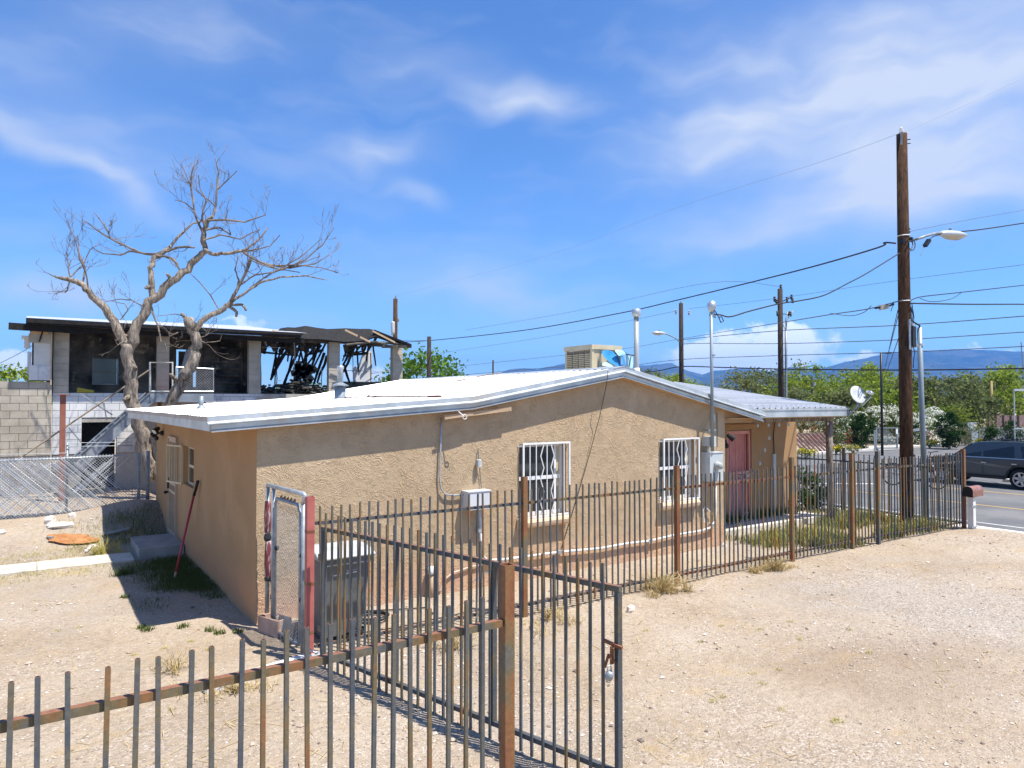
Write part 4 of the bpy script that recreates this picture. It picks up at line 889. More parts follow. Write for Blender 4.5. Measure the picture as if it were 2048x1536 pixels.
# wheeled bin
wb = thing('wheelie_bin', 'grey wheeled rubbish bin with pale lid behind the gate', 'bin', (3.12, 8.42, 0))
mbin = M('bin_grey', (.13, .135, .137), (.17, .175, .175), 2.5, .5); mlid = M('bin_lid', (.36, .37, .37), (.50, .51, .51), 5, .4)
bx, by = 3.10, 8.45; b = MB()
def ring(z, hx, hy, oy=0): return [(bx + sx * hx, by + oy + sy * hy, z) for sx, sy in ((-1, -1), (1, -1), (1, 1), (-1, 1))]
rs = [ring(.06, .24, .24, .02), ring(.55, .275, .29, .0), ring(.93, .295, .335, -.02), ring(.93, .33, .37, -.02), ring(1.0, .33, .37, -.02)]
for r0, r1 in zip(rs, rs[1:]):
    for k in range(4): b.quad(r0[k], r0[(k + 1) % 4], r1[(k + 1) % 4], r1[k])
b.add(rs[0], [(3, 2, 1, 0)]); o = b.ob('body', mbin, wb); mod = o.modifiers.new('edge', 'BEVEL'); mod.width = .02; mod.segments = 2
b = MB(); b.prism([(by - .41, 1.003), (by + .34, 1.003), (by + .36, 1.06), (by + .1, 1.10), (by - .25, 1.085), (by - .42, 1.03)], 'X', bx - .35, bx + .35); o = b.ob('lid', mlid, wb); mod = o.modifiers.new('edge', 'BEVEL'); mod.width = .02; mod.segments = 2
for s_ in (-1, 1): MB().lathe([(.05, -.025), (.12, -.025), (.125, 0), (.12, .025), (.05, .025)], (bx + s_ * .27, by + .27, .125), 16, Matrix.Rotation(math.pi / 2, 3, 'Y')).ob('wheel', m_black, wb, True)
b = MB(); b.tube([(bx - .28, by + .42, 1.0), (bx + .28, by + .42, 1.0)], .018, 8); b.ob('handle', m_black, wb)
b = MB(); yy = by - .335; zz = .80
b.bb(bx - .15, bx - .05, yy - .003, yy, zz, zz + .014); b.bb(bx, bx + .045, yy - .003, yy, zz + .006, zz + .02); b.bb(bx + .06, bx + .15, yy - .003, yy, zz + .012, zz + .026)
b.tube([(bx + .035 + .03 * math.cos(w), yy - .003, zz + .07 + .032 * math.sin(w)) for w in [.8 + k * .5 for k in range(10)]], .006, 4)
b.tube([(bx + .08, yy - .003, zz + .045), (bx + .11, yy - .003, zz + .10), (bx + .14, yy - .003, zz + .05), (bx + .085, yy - .003, zz + .045)], .006, 4)
b.ob('printed_marks', m_white, wb)
# shovel leaning on the side wall
sv = thing('shovel', 'red handled garden tool with black grip leaning on the shaded side wall', 'shovel', (1.92, 12.55, 0))
p0 = at(349, 1156, Z=.02); p1 = at(371, 1060, X=2.15); p2 = at(388, 990, X=2.3); p3 = at(396, 962, X=2.33)
MB().tube([p0 + (p1 - p0) * .12, p2], .020, 8).ob('shaft', M('shaft_red', (.36, .035, .045), (.42, .05, .06), 3, .4), sv, True)
MB().tube([p2, p3], .027, 8).ob('grip', m_black, sv, True); MB().tube([p0, p0 + (p1 - p0) * .12], .018, 8).ob('tip', m_wood, sv, True)

# ------------------------------------------------------------------ chain-link fence at the back of the yard
CY = 18.4
cf = thing('chain_link_fence', 'sagging chain link fence with woven slats at the back of the yard', 'fence', (0, CY, .3))
for x, h, r in ((.64, 1.95, .03), (2.24, 1.70, .04), (-1.9, 1.72, .03), (2.05, 1.66, .035)): MB().tube([(x, CY + .05, gz(x, CY) - .2), (x, CY + .05, h)], r, 8).ob('post', m_galv_d, cf, True)
MB().tube([(-4.2, CY + .04, 1.60), (.64, CY + .04, 1.60), (1.75, CY + .04, 1.62)], .022, 7).ob('top_rail', m_galv, cf, True)
b = MB(); mesh_fence(b, (-4.2, CY), (2.2, CY), .28, 1.66, .062, .0048); o = b.ob('wire_mesh', m_galv, cf); o['kind'] = 'stuff'
b = MB(); rr = random.Random(3)
for sg in (1, -1):
    k = -40
    while k < 170:
        x = -3.6 + k * .036; k += 1
        if rr.random() < (.22 if sg > 0 else .74): continue
        if x > 1.55 + rr.uniform(-.3, .3): continue
        z1 = 1.58 + rr.uniform(-.1, .08); z0 = .42 + rr.uniform(-.04, .5) * (rr.random() < .35)
        h = z1 - z0
        q0 = Vector((x + (0 if sg > 0 else h), CY + .02 + .010 * -sg, z1)); q1 = Vector((x + (h if sg > 0 else 0), CY + .02 + .010 * -sg, z0))
        if q1.x > 1.95 or q0.x > 1.95: continue
        b.bar(q0, q1, .004, .015, Vector((0, -.72, .69)).cross((q1 - q0).normalized()))
ms = M('slat_white', (.68, .69, .70), (.86, .86, .84), 4, .55, island=.3)
o = b.ob('slats', ms, cf); o['kind'] = 'stuff'
b = MB(); b.tube([(.64, CY + .02, 1.72), (-1.0, CY + .02, 1.74), (-4.2, CY + .02, 1.73)], .006, 4); b.tube([(.64, CY, 1.86), (1.9, CY, 1.84)], .006, 4); b.tube([(.64, CY, 1.94), (1.9, CY, 1.92)], .006, 4); b.ob('tension_wire', m_galv_d, cf)

# ------------------------------------------------------------------ the burnt two-storey building
BY = 23.0
bd = thing('burnt_building', 'fire gutted two storey block building with charred roof behind the dead tree', 'building', (5, BY, .3))
_blk = {}
def blockmesh(w, d, h, m):
    k = (w, d, h, m.name)
    if k not in _blk:
        b = MB(); e = .006; b.bb(-w / 2 + e, w / 2 - e, -d / 2, d / 2, -h / 2 + e, h / 2 - e)
        me = bpy.data.meshes.new('block'); me.from_pydata(b.v, [], b.f); me.update(); me.materials.append(m); _blk[k] = me
    return _blk[k]
def blockwall(name, x0, x1, z0, z1, yf, m, holes=(), bw=.4, bh=.2, lab=None, single=False, vis=None):
    b = MB(); y0 = yf + .02
    # mortar backing, cut round the openings
    zs = sorted({z0, z1, *[h[2] for h in holes], *[h[3] for h in holes]}); xs_ = sorted({x0, x1, *[h[0] for h in holes], *[h[1] for h in holes]})
    for a, c in zip(xs_, xs_[1:]):
        for e, f in zip(zs, zs[1:]):
            if any(h[0] <= a + 1e-6 and h[1] >= c - 1e-6 and h[2] <= e + 1e-6 and h[3] >= f - 1e-6 for h in holes): continue
            b.bb(a, c, y0, y0 + .17, e, f)
    w = b.ob(name, m_mortar, bd)
    if lab: w['label'] = lab
    r_ = 0; z = z0
    while z < z1 - .03:
        h = min(bh, z1 - z); x = x0 - (0 if single or r_ % 2 == 0 else bw / 2)
        while x < x1 - .02:
            a, c = max(x, x0), min(x + bw, x1); x += bw
            if c - a < .05: continue
            segs = [(a, c)]
            for hh in holes:
                if hh[2] < z + h - .02 and hh[3] > z + .02:
                    ns = []
                    for (u, v_) in segs:
                        if hh[1] <= u or hh[0] >= v_: ns.append((u, v_)); continue
                        if hh[0] - u > .05: ns.append((u, hh[0]))
                        if v_ - hh[1] > .05: ns.append((hh[1], v_))
                    segs = ns
            for (u, v_) in segs:
                if vis and not vis((u + v_) / 2, z): continue
                inst('block', blockmesh(round(v_ - u, 2), .06, round(h, 3), m), w, ((u + v_) / 2, yf + .03 - .0 + rnd.uniform(-.003, .003), z + h / 2))
        z += bh; r_ += 1
    return w
blockwall('wall', -1.9, .42, .2, 3.38, BY - .12, m_block, vis=lambda x, z: x > -1.0 and z > 1.2, lab='bare grey block wall of the burnt building')
b = MB(); b.bb(-4.5, -1.9, BY - .12, BY + .05, .2, 3.38); b.ob('wall', m_block, bd)
blockwall('wall', .44, 11.0, .2, 3.09, BY, m_wblock, holes=((1.13, 1.98, .2, 2.27),), vis=lambda x, z: x < 2.6 and z > 1.25 or x < 6.0 and z > 2.5, lab='whitewashed block wall under the burnt floor')
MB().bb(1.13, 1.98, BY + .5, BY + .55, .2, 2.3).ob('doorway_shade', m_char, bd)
for (x0, x1) in ((.44, .81), (2.99, 3.32), (5.58, 5.95), (8.15, 8.54), (10.45, 10.84)):
    blockwall('column', x0, x1, 3.09, 4.84, BY - .01, m_block, bw=.45, single=True)
# burnt rooms behind the two left bays
def soot_wall(x0, x1, win=None):
    b = MB(); Y = BY + .75
    if win:
        a, c, e, f = win
        b.bb(x0, a, Y, Y + .1, 3.0, 4.86); b.bb(c, x1, Y, Y + .1, 3.0, 4.86); b.bb(a, c, Y, Y + .1, 3.0, e); b.bb(a, c, Y, Y + .1, f, 4.86)
    else: b.bb(x0, x1, Y, Y + .1, 3.0, 4.86)
    return b.ob('room_wall', m_soot, bd)
soot_wall(.3, 3.1, (1.42, 2.05, 3.35, 4.1)); soot_wall(3.1, 5.9, (3.62, 4.2, 3.3, 4.45))
MB().bb(3.7, 4.12, BY + .86, BY + .88, 3.3, 4.4).ob('window_dark_backing', m_soot, bd)  # dark panel added behind the opening, stands in for the unlit room
MB().bb(.30, .36, BY + .06, BY + .75, 3.0, 4.86).ob('room_wall', m_soot, bd); MB().bb(5.70, 5.76, BY + .2, BY + .74, 3.0, 4.86).ob('room_wall', m_soot, bd)
b = MB()
for q in ((1.40, 1.44, 3.33, 4.12), (2.03, 2.07, 3.33, 4.12), (1.441, 2.029, 3.33, 3.37), (1.441, 2.029, 3.72, 3.75)): b.bb(q[0], q[1], BY + .69, BY + .748, q[2], q[3])
wf = b.ob('window', M('burnt_frame', (.10, .12, .12), (.2, .22, .22), 5, .7), bd)
MB().bb(1.44, 2.03, BY + .80, BY + .81, 3.37, 4.1).ob('pane', glass_mat('sooty_glass', (.06, .085, .085), .2), wf)
b = MB()
for k in range(7):
    x = 4.35 + U(0, .1); z = 3.2 + k * .22; b.bb(4.45, 5.5, BY + .66, BY + .745, z, z + .05)
b.bb(4.40, 4.449, BY + .66, BY + .745, 3.05, 4.7); b.bb(5.5, 5.55, BY + .66, BY + .745, 3.05, 4.7); b.ob('shelf_boards', m_soot, bd)
b = MB(); b.bar((3.72, BY + .5, 3.2), (4.0, BY + .5, 4.4), .05, .3); b.ob('hanging_panel', m_galv_d, bd)
b = MB(); p = at(172, 779, Y=BY - .05); b.prism([(p.x - .22, 3.10), (p.x + .2, 3.10), (p.x + .19, 3.16), (p.x - .2, 3.24)], 'Y', BY - .03, BY + .0); b.ob('yellow_board', M('yellow_board', (.30, .26, .03), rough=.7), bd)
# roof slab left, collapsed charred roof right
b = MB(); b.prism([(-.18, 4.90), (7.05, 4.94), (7.05, 5.01), (-.18, 5.02)], 'Y', BY - .75, BY - .72); b.prism([(-.18, 4.86), (7.0, 4.88), (7.0, 4.99), (-.18, 4.99)], 'Y', BY - .715, BY - .6); b.ob('roof_edge', m_char, bd)
b = MB(); b.quad((-.18, BY - .75, 5.025), (7.2, BY - .75, 5.015), (6.2, BY + 3.2, 5.54), (-.18, BY + 3.2, 5.46)); b.ob('roof_sheet', m_roof, bd)
b = MB(); b.quad((-.1, BY - .6, 4.87), (-.1, BY + 3, 4.87), (6.9, BY + 3, 4.87), (6.9, BY - .6, 4.87)); b.ob('ceiling', m_soot, bd)
b = MB(); b.bar((-.55, BY - .55, 4.80), (1.0, BY - .45, 4.78), .08, .18); b.bar((1.0, BY - .4, 4.80), (7.2, BY - .4, 4.78), .09, .12); b.ob('beam', m_char, bd)
b = MB(); b.bar((6.0, BY + .1, 4.88), (8.5, BY + .1, 4.86), .10, .16); b.bar((8.5, BY + .1, 4.86), (10.3, BY + .1, 4.80), .10, .10); b.ob('beam', m_soot, bd)
def px3(px, py, dy=0.0): return at(px, py, Y=BY + dy)
b = MB(); rr = random.Random(5)
top = [(560, 659), (575, 656), (590, 657), (610, 656), (632, 656), (655, 659), (690, 659), (720, 660), (738, 662), (750, 664), (765, 672), (790, 680), (806, 686)]
low = [(552, 668), (566, 671), (580, 674), (596, 678), (612, 680), (640, 682), (662, 684), (690, 686), (712, 686), (728, 682), (752, 676), (775, 684), (800, 690)]
vs = []
for (a, c) in zip(top, low): vs += [px3(a[0], a[1] + rr.uniform(-2, 2), .4), px3(c[0], c[1] + rr.uniform(-1.5, 1.5), -.3)]
b.add(vs, [(2 * i, 2 * i + 2, 2 * i + 3, 2 * i + 1) for i in range(len(top) - 1)])
o = b.ob('collapsed_roof', m_char, bd); so_ = o.modifiers.new('thickness', 'SOLIDIFY'); so_.thickness = .05
def charbars(lst, nm='rafter', m=m_char, w=.09, dy=.2):
    for (p, q) in lst:
        dd = rr.uniform(-.1, .5)
        mid = [(p[0] + (q[0] - p[0]) * f + rr.uniform(-1.2, 1.2), p[1] + (q[1] - p[1]) * f) for f in (0, .33, .66, 1)]
        P = [px3(x, y, dy + dd + .5 * i / 3) for i, (x, y) in enumerate(mid)]
        MB().tube(P, [w * .6, w * .55, w * .5, w * .4], 5).ob(nm, m, bd)
charbars([((585, 682), (540, 760)), ((604, 680), (564, 775)), ((618, 686), (598, 760)), ((640, 684), (622, 742)), ((646, 700), (612, 710)), ((648, 706), (628, 768)), ((655, 712), (634, 766)), ((755, 672), (732, 708)), ((712, 690), (686, 745)), ((735, 706), (700, 710)), ((735, 682), (727, 704)), ((724, 684), (726, 704)), ((704, 694), (686, 730)), ((688, 730), (700, 765)), ((575, 700), (552, 730))])
rq = random.Random(31)
charbars([((x + rq.uniform(-6, 6), rq.uniform(676, 690)), (x + rq.uniform(-45, 8), rq.uniform(715, 772))) for x in range(566, 650, 9)], 'rafter', m_char, .065)
charbars([((x + rq.uniform(-4, 4), rq.uniform(680, 690)), (x + rq.uniform(-28, 6), rq.uniform(706, 745))) for x in range(694, 752, 9)], 'rafter', m_char, .06)
charbars([((690, 697), (745, 690)), ((530, 705), (600, 712)), ((688, 712), (725, 702))], 'rafter', m_char, .06)
charbars([((552, 690), (550, 775)), ((614, 692), (612, 775)), ((627, 690), (625, 735)), ((521, 690), (522, 782))], 'stud', m_char, .05)
charbars([((589, 680), (588, 770)), ((644, 735), (643, 772)), ((706, 700), (705, 745))], 'stud', m_galv_d, .03, -.1)
charbars([((742, 706), (741, 778)), ((553, 714), (553, 780))], 'stud', M('rust_stud', (.10, .035, .025), rough=.9), .035, .4)
charbars([((524, 694), (612, 696)), ((686, 741), (785, 743)), ((742, 747), (785, 741))], 'wire', m_galv_d, .02)
b = MB(); b.tube([px3(692, 690, -.5), px3(740, 684, -.5), px3(790, 687, -.5), px3(814, 691, -.5)], .045, 5); b.bar(px3(765, 693, -.6), px3(822, 693, -.6), .12, .10); b.ob('beam', m_soot, bd)
b = MB(); b.bar(px3(748, 662, 0), px3(822, 691, -.5), .5, .06); b.ob('roof_sheet', m_char, bd)
for (p, q) in (((690, 660), (715, 672)), ((720, 674), (740, 684)), ((745, 662), (790, 685)), ((545, 661), (575, 670)), ((532, 666), (590, 673))):
    MB().bar(px3(*p, -.55), px3(*q, -.55), .04, .06).ob('batten', m_wood, bd)
b = MB(); pts = [px3(x, y, 1.2) for x, y in ((706, 778), (705, 738), (708, 733), (712, 738), (720, 722), (724, 706), (735, 700), (741, 705), (741, 780))]
n_ = len(pts); b.add(pts, [tuple(range(n_))]); o = b.ob('wall', m_wblock, bd); o['label'] = 'broken remnant of pale wall'; so_ = o.modifiers.new('thickness', 'SOLIDIFY'); so_.thickness = .15
b = MB(); b.bb(8.5, 10.4, BY + .9, BY + 1.0, 3.0, 3.55); b.ob('wall', m_soot, bd)
b = MB(); rr = random.Random(11)                                          # heap of charred debris on the burnt floor
for k in range(260):
    x = rr.uniform(5.95, 8.2); c = Vector((x, BY + rr.uniform(.15, 1.2), 3.09 + rr.random() ** 2 * .30 + .12 * math.exp(-((x - 7.4) / .35) ** 2) * rr.random() * 3))
    b.box(c, (rr.uniform(.05, .3), rr.uniform(.03, .12), rr.uniform(.02, .07)), Matrix.Rotation(rr.uniform(0, 6), 3, 'Z') @ Matrix.Rotation(rr.uniform(-.8, .8), 3, 'X'))
for k in range(40):
    x = rr.choice((6.1, 6.4, 6.8, 7.1, 7.5, 7.8, 9.0)) + rr.uniform(-.1, .1); z = rr.uniform(4.45, 4.8)
    b.box((x, BY + .3 + rr.uniform(0, .3), z), (rr.uniform(.1, .25), .03, rr.uniform(.1, .3)), Matrix.Rotation(rr.uniform(-.6, .6), 3, 'Y'))
for k in range(50):
    f = rr.random(); b.box((7.35 + rr.uniform(-.18, .25) * (1 + f), BY + .4, 3.2 + f * .9), (rr.uniform(.05, .2), .05, rr.uniform(.1, .3)), Matrix.Rotation(rr.uniform(-.8, .8), 3, 'Y'))
o = b.ob('debris', M('charred_debris', (.01, .01, .01), (.09, .08, .065), 14, .9, island=.5), bd); o['kind'] = 'stuff'
MB().bb(5.9, 11.0, BY + .19, BY + 3.2, 2.95, 3.06).ob('floor', m_soot, bd)
# pale siding on the left end
SX0, SX1 = -.10, .42
for k in range(11):
    z = 3.42 + k * .125
    if k < 3: continue
    MB().prism([(BY - .16, z), (BY - .135, z), (BY - .125, z + .124), (BY - .145, z + .124)], 'X', SX0 + .10, SX1 - .03).ob('siding_board', M('siding_%d' % k, (.55, .54, .50), (.64, .63, .58), 3, .7), bd)
MB().bb(SX0, SX0 + .2, BY - .19, BY - .15, 3.42, 3.82).ob('siding_sheet', m_wblock, bd); MB().bb(SX0 + .205, SX1 - .03, BY - .18, BY - .15, 3.42, 3.82).ob('siding_sheet', m_wblock, bd)
MB().bb(SX0 - .02, SX1 - .04, BY - .20, BY - .165, 4.42, 4.66).ob('siding_sheet', m_block, bd); MB().bb(SX0 + .03, SX1 - .1, BY - .2, BY - .16, 4.66, 4.76).ob('wood_strip', m_soffit, bd)
MB().bb(SX0 + .06, SX1, BY - .12, BY + .02, 3.40, 4.8).ob('end_wall', m_soot, bd)
MB().bb(SX1 - .04, SX1 - .01, BY - .22, BY - .13, 3.3, 4.8).ob('downpipe', m_tan_door, bd)
b = MB(); b.bb(SX0 - .18, SX0 + .03, BY + .2, BY + .6, 4.55, 4.63); b.bb(SX0 - .12, SX0 + .02, BY + .3, BY + .6, 4.3, 4.55); b.bb(SX0 - .04, SX0 + .05, BY + .2, BY + .6, 3.6, 4.2); b.ob('torn_trim', m_white, bd)
MB().bar((SX0 + .22, BY - .25, 4.45), (SX0 + .29, BY - .22, 4.74), .02, .03).ob('charred_stick', m_char, bd)

# metal stair with landing and chain-link guard, rusty steel post
SY = 21.6
stt = thing('metal_staircase', 'grey steel outside stair rising to a landing of the burnt building', 'staircase', (2, SY, .3))
def spx(px, py, dy=0): return at(px, py, Y=SY + dy)
for dy in (0, .95):
    b = MB(); e = Vector((0, dy, 0)); A0, A1 = spx(125, 940), spx(300, 785); B0, B1 = spx(150, 952), spx(306, 803)
    b.add([A0 + e, A1 + e, B1 + e, B0 + e, A0 + e + Vector((0, .03, 0)), A1 + e + Vector((0, .03, 0)), B1 + e + Vector((0, .03, 0)), B0 + e + Vector((0, .03, 0))], [(0, 1, 2, 3), (7, 6, 5, 4), (0, 4, 5, 1), (3, 2, 6, 7)]); b.bar(A0 + e, A1 + e, .07, .03); b.bar(B0 + e, B1 + e, .07, .03)
    b.ob('stringer', M('stair_steel', (.22, .25, .28), (.36, .39, .42), 3, .45, .3) if dy == 0 else bpy.data.materials['stair_steel'], stt)
for k in range(13):
    p = spx(136 + k * 13.2, 941 - k * 12.0); MB().bb(p.x - .13, p.x + .13, SY + .04, SY + .94, p.z - .045, p.z - .015).ob('tread', bpy.data.materials['stair_steel'], stt)
L0, L1 = spx(300, 785), spx(427, 786)
MB().bb(L0.x, L1.x, SY, BY - .02, L0.z - .14, L0.z - .01).ob('landing', m_steel_r, stt)
MB().bb(L0.x, L1.x, SY - .03, SY - .002, L0.z - .26, L0.z - .02).ob('landing_edge', bpy.data.materials['stair_steel'], stt)
gal = M('guard_galv', (.50, .50, .45), (.62, .62, .57), 3, .5, .2)
b = MB(); b.tube([spx(300, 783, -.02), spx(300, 725, -.02), spx(345, 725, -.02), spx(345, 783, -.02), spx(300, 783, -.02)], .028, 6); b.ob('gate_frame', gal, stt)
b = MB(); b.tube([spx(352, 734, -.03), spx(427, 738, -.03), spx(427, 783, -.03), spx(352, 783, -.03), spx(352, 734, -.03)], .022, 6); gu = b.ob('guard_frame', m_galv, stt)
b = MB(); P0, P1 = spx(352, 783, -.03), spx(427, 738, -.03); mesh_fence(b, P0, P1, P0.z, P1.z, .075, .005); o = b.ob('wire_mesh', m_galv, gu); o['kind'] = 'stuff'
b = MB(); b.tube([spx(300, 739, -.02), spx(40, 916, -.02)], .024, 6); b.ob('handrail', M('rail_rust', (.26, .20, .14), (.36, .28, .2), 2, .6, .2), stt)
for (p, q) in (((213, 840), (208, 806)), ((163, 885), (137, 855)), ((225, 830), (160, 787))): MB().tube([spx(*p), spx(*q)], .016, 5).ob('baluster', m_galv_d, stt)
for x in (L0.x + .35, L1.x - .1): MB().bb(x - .05, x + .05, BY - .6, BY - .5, .2, L0.z - .142).ob('leg', m_steel_r, stt)
rp_ = MB(); p = at(126, 790, Y=20.6); rp_.bb(p.x - .062, p.x + .062, 20.54, 20.66, .2, p.z); rp_.bb(p.x - .14, p.x + .14, 20.46, 20.74, p.z, p.z + .02)
tag(rp_.ob('steel_column', M('column_rust', (.24, .085, .055), (.30, .12, .08), 4, .7)), 'rusty red steel column standing before the burnt building', 'column')
# ------------------------------------------------------------------ the dead tree
TY = 20.2
dt = thing('dead_tree', 'large leafless grey tree leaning between the house and the burnt building', 'tree', tuple(at(300, 905, Y=TY)))
tr = random.Random(21)
twb = MB()
def limb(pxs, name=None, y0=0.0, y1=0.0, tw=True, n=8):
    m = len(pxs); P = []; R = []
    for i, (x, y, r) in enumerate(pxs):
        P.append(at(x, y, Y=TY + y0 + (y1 - y0) * i / (m - 1))); R.append(max(.006, r / 2 * 18.2 / F * 1.9))
    # subdivide with a little wander so that limbs are not straight
    Q, S = [], []
    for i in range(m - 1):
        for k in range(3):
            f = k / 3; p = P[i].lerp(P[i + 1], f); r = R[i] + (R[i + 1] - R[i]) * f
            if 0 < i + k: p = p + Vector((tr.uniform(-1, 1), tr.uniform(-1, 1), tr.uniform(-1, 1))) * min(.05, r * .45)
            Q.append(p); S.append(r * tr.uniform(.93, 1.08))
    Q.append(P[-1]); S.append(R[-1])
    if name: MB().tube(Q, S, n).ob(name, m_bark, dt, True)
    else: twb.tube(Q, S, 5)
    if tw:
        for p, r, t in zip(Q[1:], S[1:], range(1, len(Q))):
            if r < .034 and tr.random() < .32:
                for _ in range(1 if tr.random() < .6 else 2):
                    d = (Q[t] - Q[t - 1]).normalized() * .5 + Vector((tr.uniform(-1, 1), tr.uniform(-1, 1), tr.uniform(-.3, 1)))
                    twig(p, d, tr.uniform(.3, .8), r * .55, 0)
    return Q
def twig(p, d, L, r, lev):
    d = d.normalized(); pts = [p]; rs = [max(r, .0055)]; n = 5
    for k in range(n):
        d = (d + Vector((tr.uniform(-.35, .35), tr.uniform(-.35, .35), tr.uniform(-.2, .40)))).normalized()
        pts.append(pts[-1] + d * L / n); rs.append(max(r * (1 - .8 * (k + 1) / n), .004))
        if lev < 2 and k > 0 and tr.random() < (.75 if lev == 0 else .42):
            twig(pts[-1], d + Vector((tr.uniform(-1, 1), tr.uniform(-1, 1), tr.uniform(-.3, .8))) * .9, L * tr.uniform(.35, .6), rs[-1] * .75, lev + 1)
    twb.tube(pts, rs, 3, False)
limb([(304, 960, 15), (301, 925, 14.5), (285, 866, 14), (268, 815, 13.5), (262, 770, 12.5), (257, 720, 12), (256, 688, 13)], 'trunk', n=12)
limb([(256, 695, 11), (236, 656, 8.6), (206, 617, 7.4), (176, 582, 6.2), (160, 566, 5.4), (141, 561, 4.6), (122, 556, 3.4), (109, 552, 1.8)], 'limb', 0, .4)
limb([(258, 695, 11), (276, 650, 10), (301, 606, 9), (330, 576, 8.2), (364, 546, 7.6), (395, 520, 6.8), (409, 500, 6.2), (408, 476, 5.4), (410, 456, 4.6), (415, 441, 4), (426, 432, 3)], 'limb', 0, -.6)
limb([(304, 600, 6.5), (303, 565, 6.2), (302, 536, 5.6), (308, 516, 5), (330, 503, 4.6), (345, 489, 3.4), (361, 470, 2.6), (386, 447, 2), (411, 440, 1.6)], 'limb', 0, .5)
limb([(409, 500, 4.2), (426, 508, 4), (450, 507, 3.6), (486, 501, 3.2)], 'limb', -.5, -.9)
limb([(388, 725, 11), (365, 760, 11.5), (345, 790, 12), (333, 835, 13), (318, 900, 13), (308, 960, 12)][::-1] , 'trunk', 0, -.5, n=12)
limb([(366, 758, 11.5), (388, 722, 11), (391, 690, 10.5), (384, 660, 10), (377, 636, 10)], 'trunk', -.5, -.6, n=12)
limb([(386, 664, 6), (398, 652, 6.2), (416, 635, 6), (441, 622, 5.8), (458, 609, 5.2), (468, 592, 4), (480, 570, 3), (492, 545, 2.4), (501, 520, 1.8)], 'limb', -.6, -1.0)
limb([(462, 604, 4), (490, 586, 3), (520, 566, 2.5), (560, 554, 2), (612, 552, 1.6), (655, 560, 1)], 'limb', -.9, -1.6)
for pts, a, b_ in [
    ([(256, 672, 3), (246, 668, 2.6), (238, 660, 2)], 0, .1), ([(375, 640, 4), (368, 632, 3.4), (362, 626, 2.6)], -.6, -.5), ([(300, 575, 4), (296, 573, 3.6), (291, 576, 3)], 0, -.1), ([(340, 556, 3.5), (337, 550, 3.2), (334, 548, 2.5)], -.2, -.4),
    ([(456, 612, 4), (474, 624, 3.2), (472, 634, 2.6)], -.8, -.8), ([(464, 609, 3.4), (484, 608, 2.8), (492, 621, 2.4)], -.8, -1), ([(263, 742, 5), (268, 738, 4.6), (272, 736, 4)], 0, -.2), ([(262, 800, 6), (254, 795, 5), (249, 800, 3.5)], 0, -.2),
    ([(352, 760, 5), (346, 752, 4), (340, 748, 2)], -.5, -.7)]:
    limb(pts, 'limb', a, b_, False, 6)
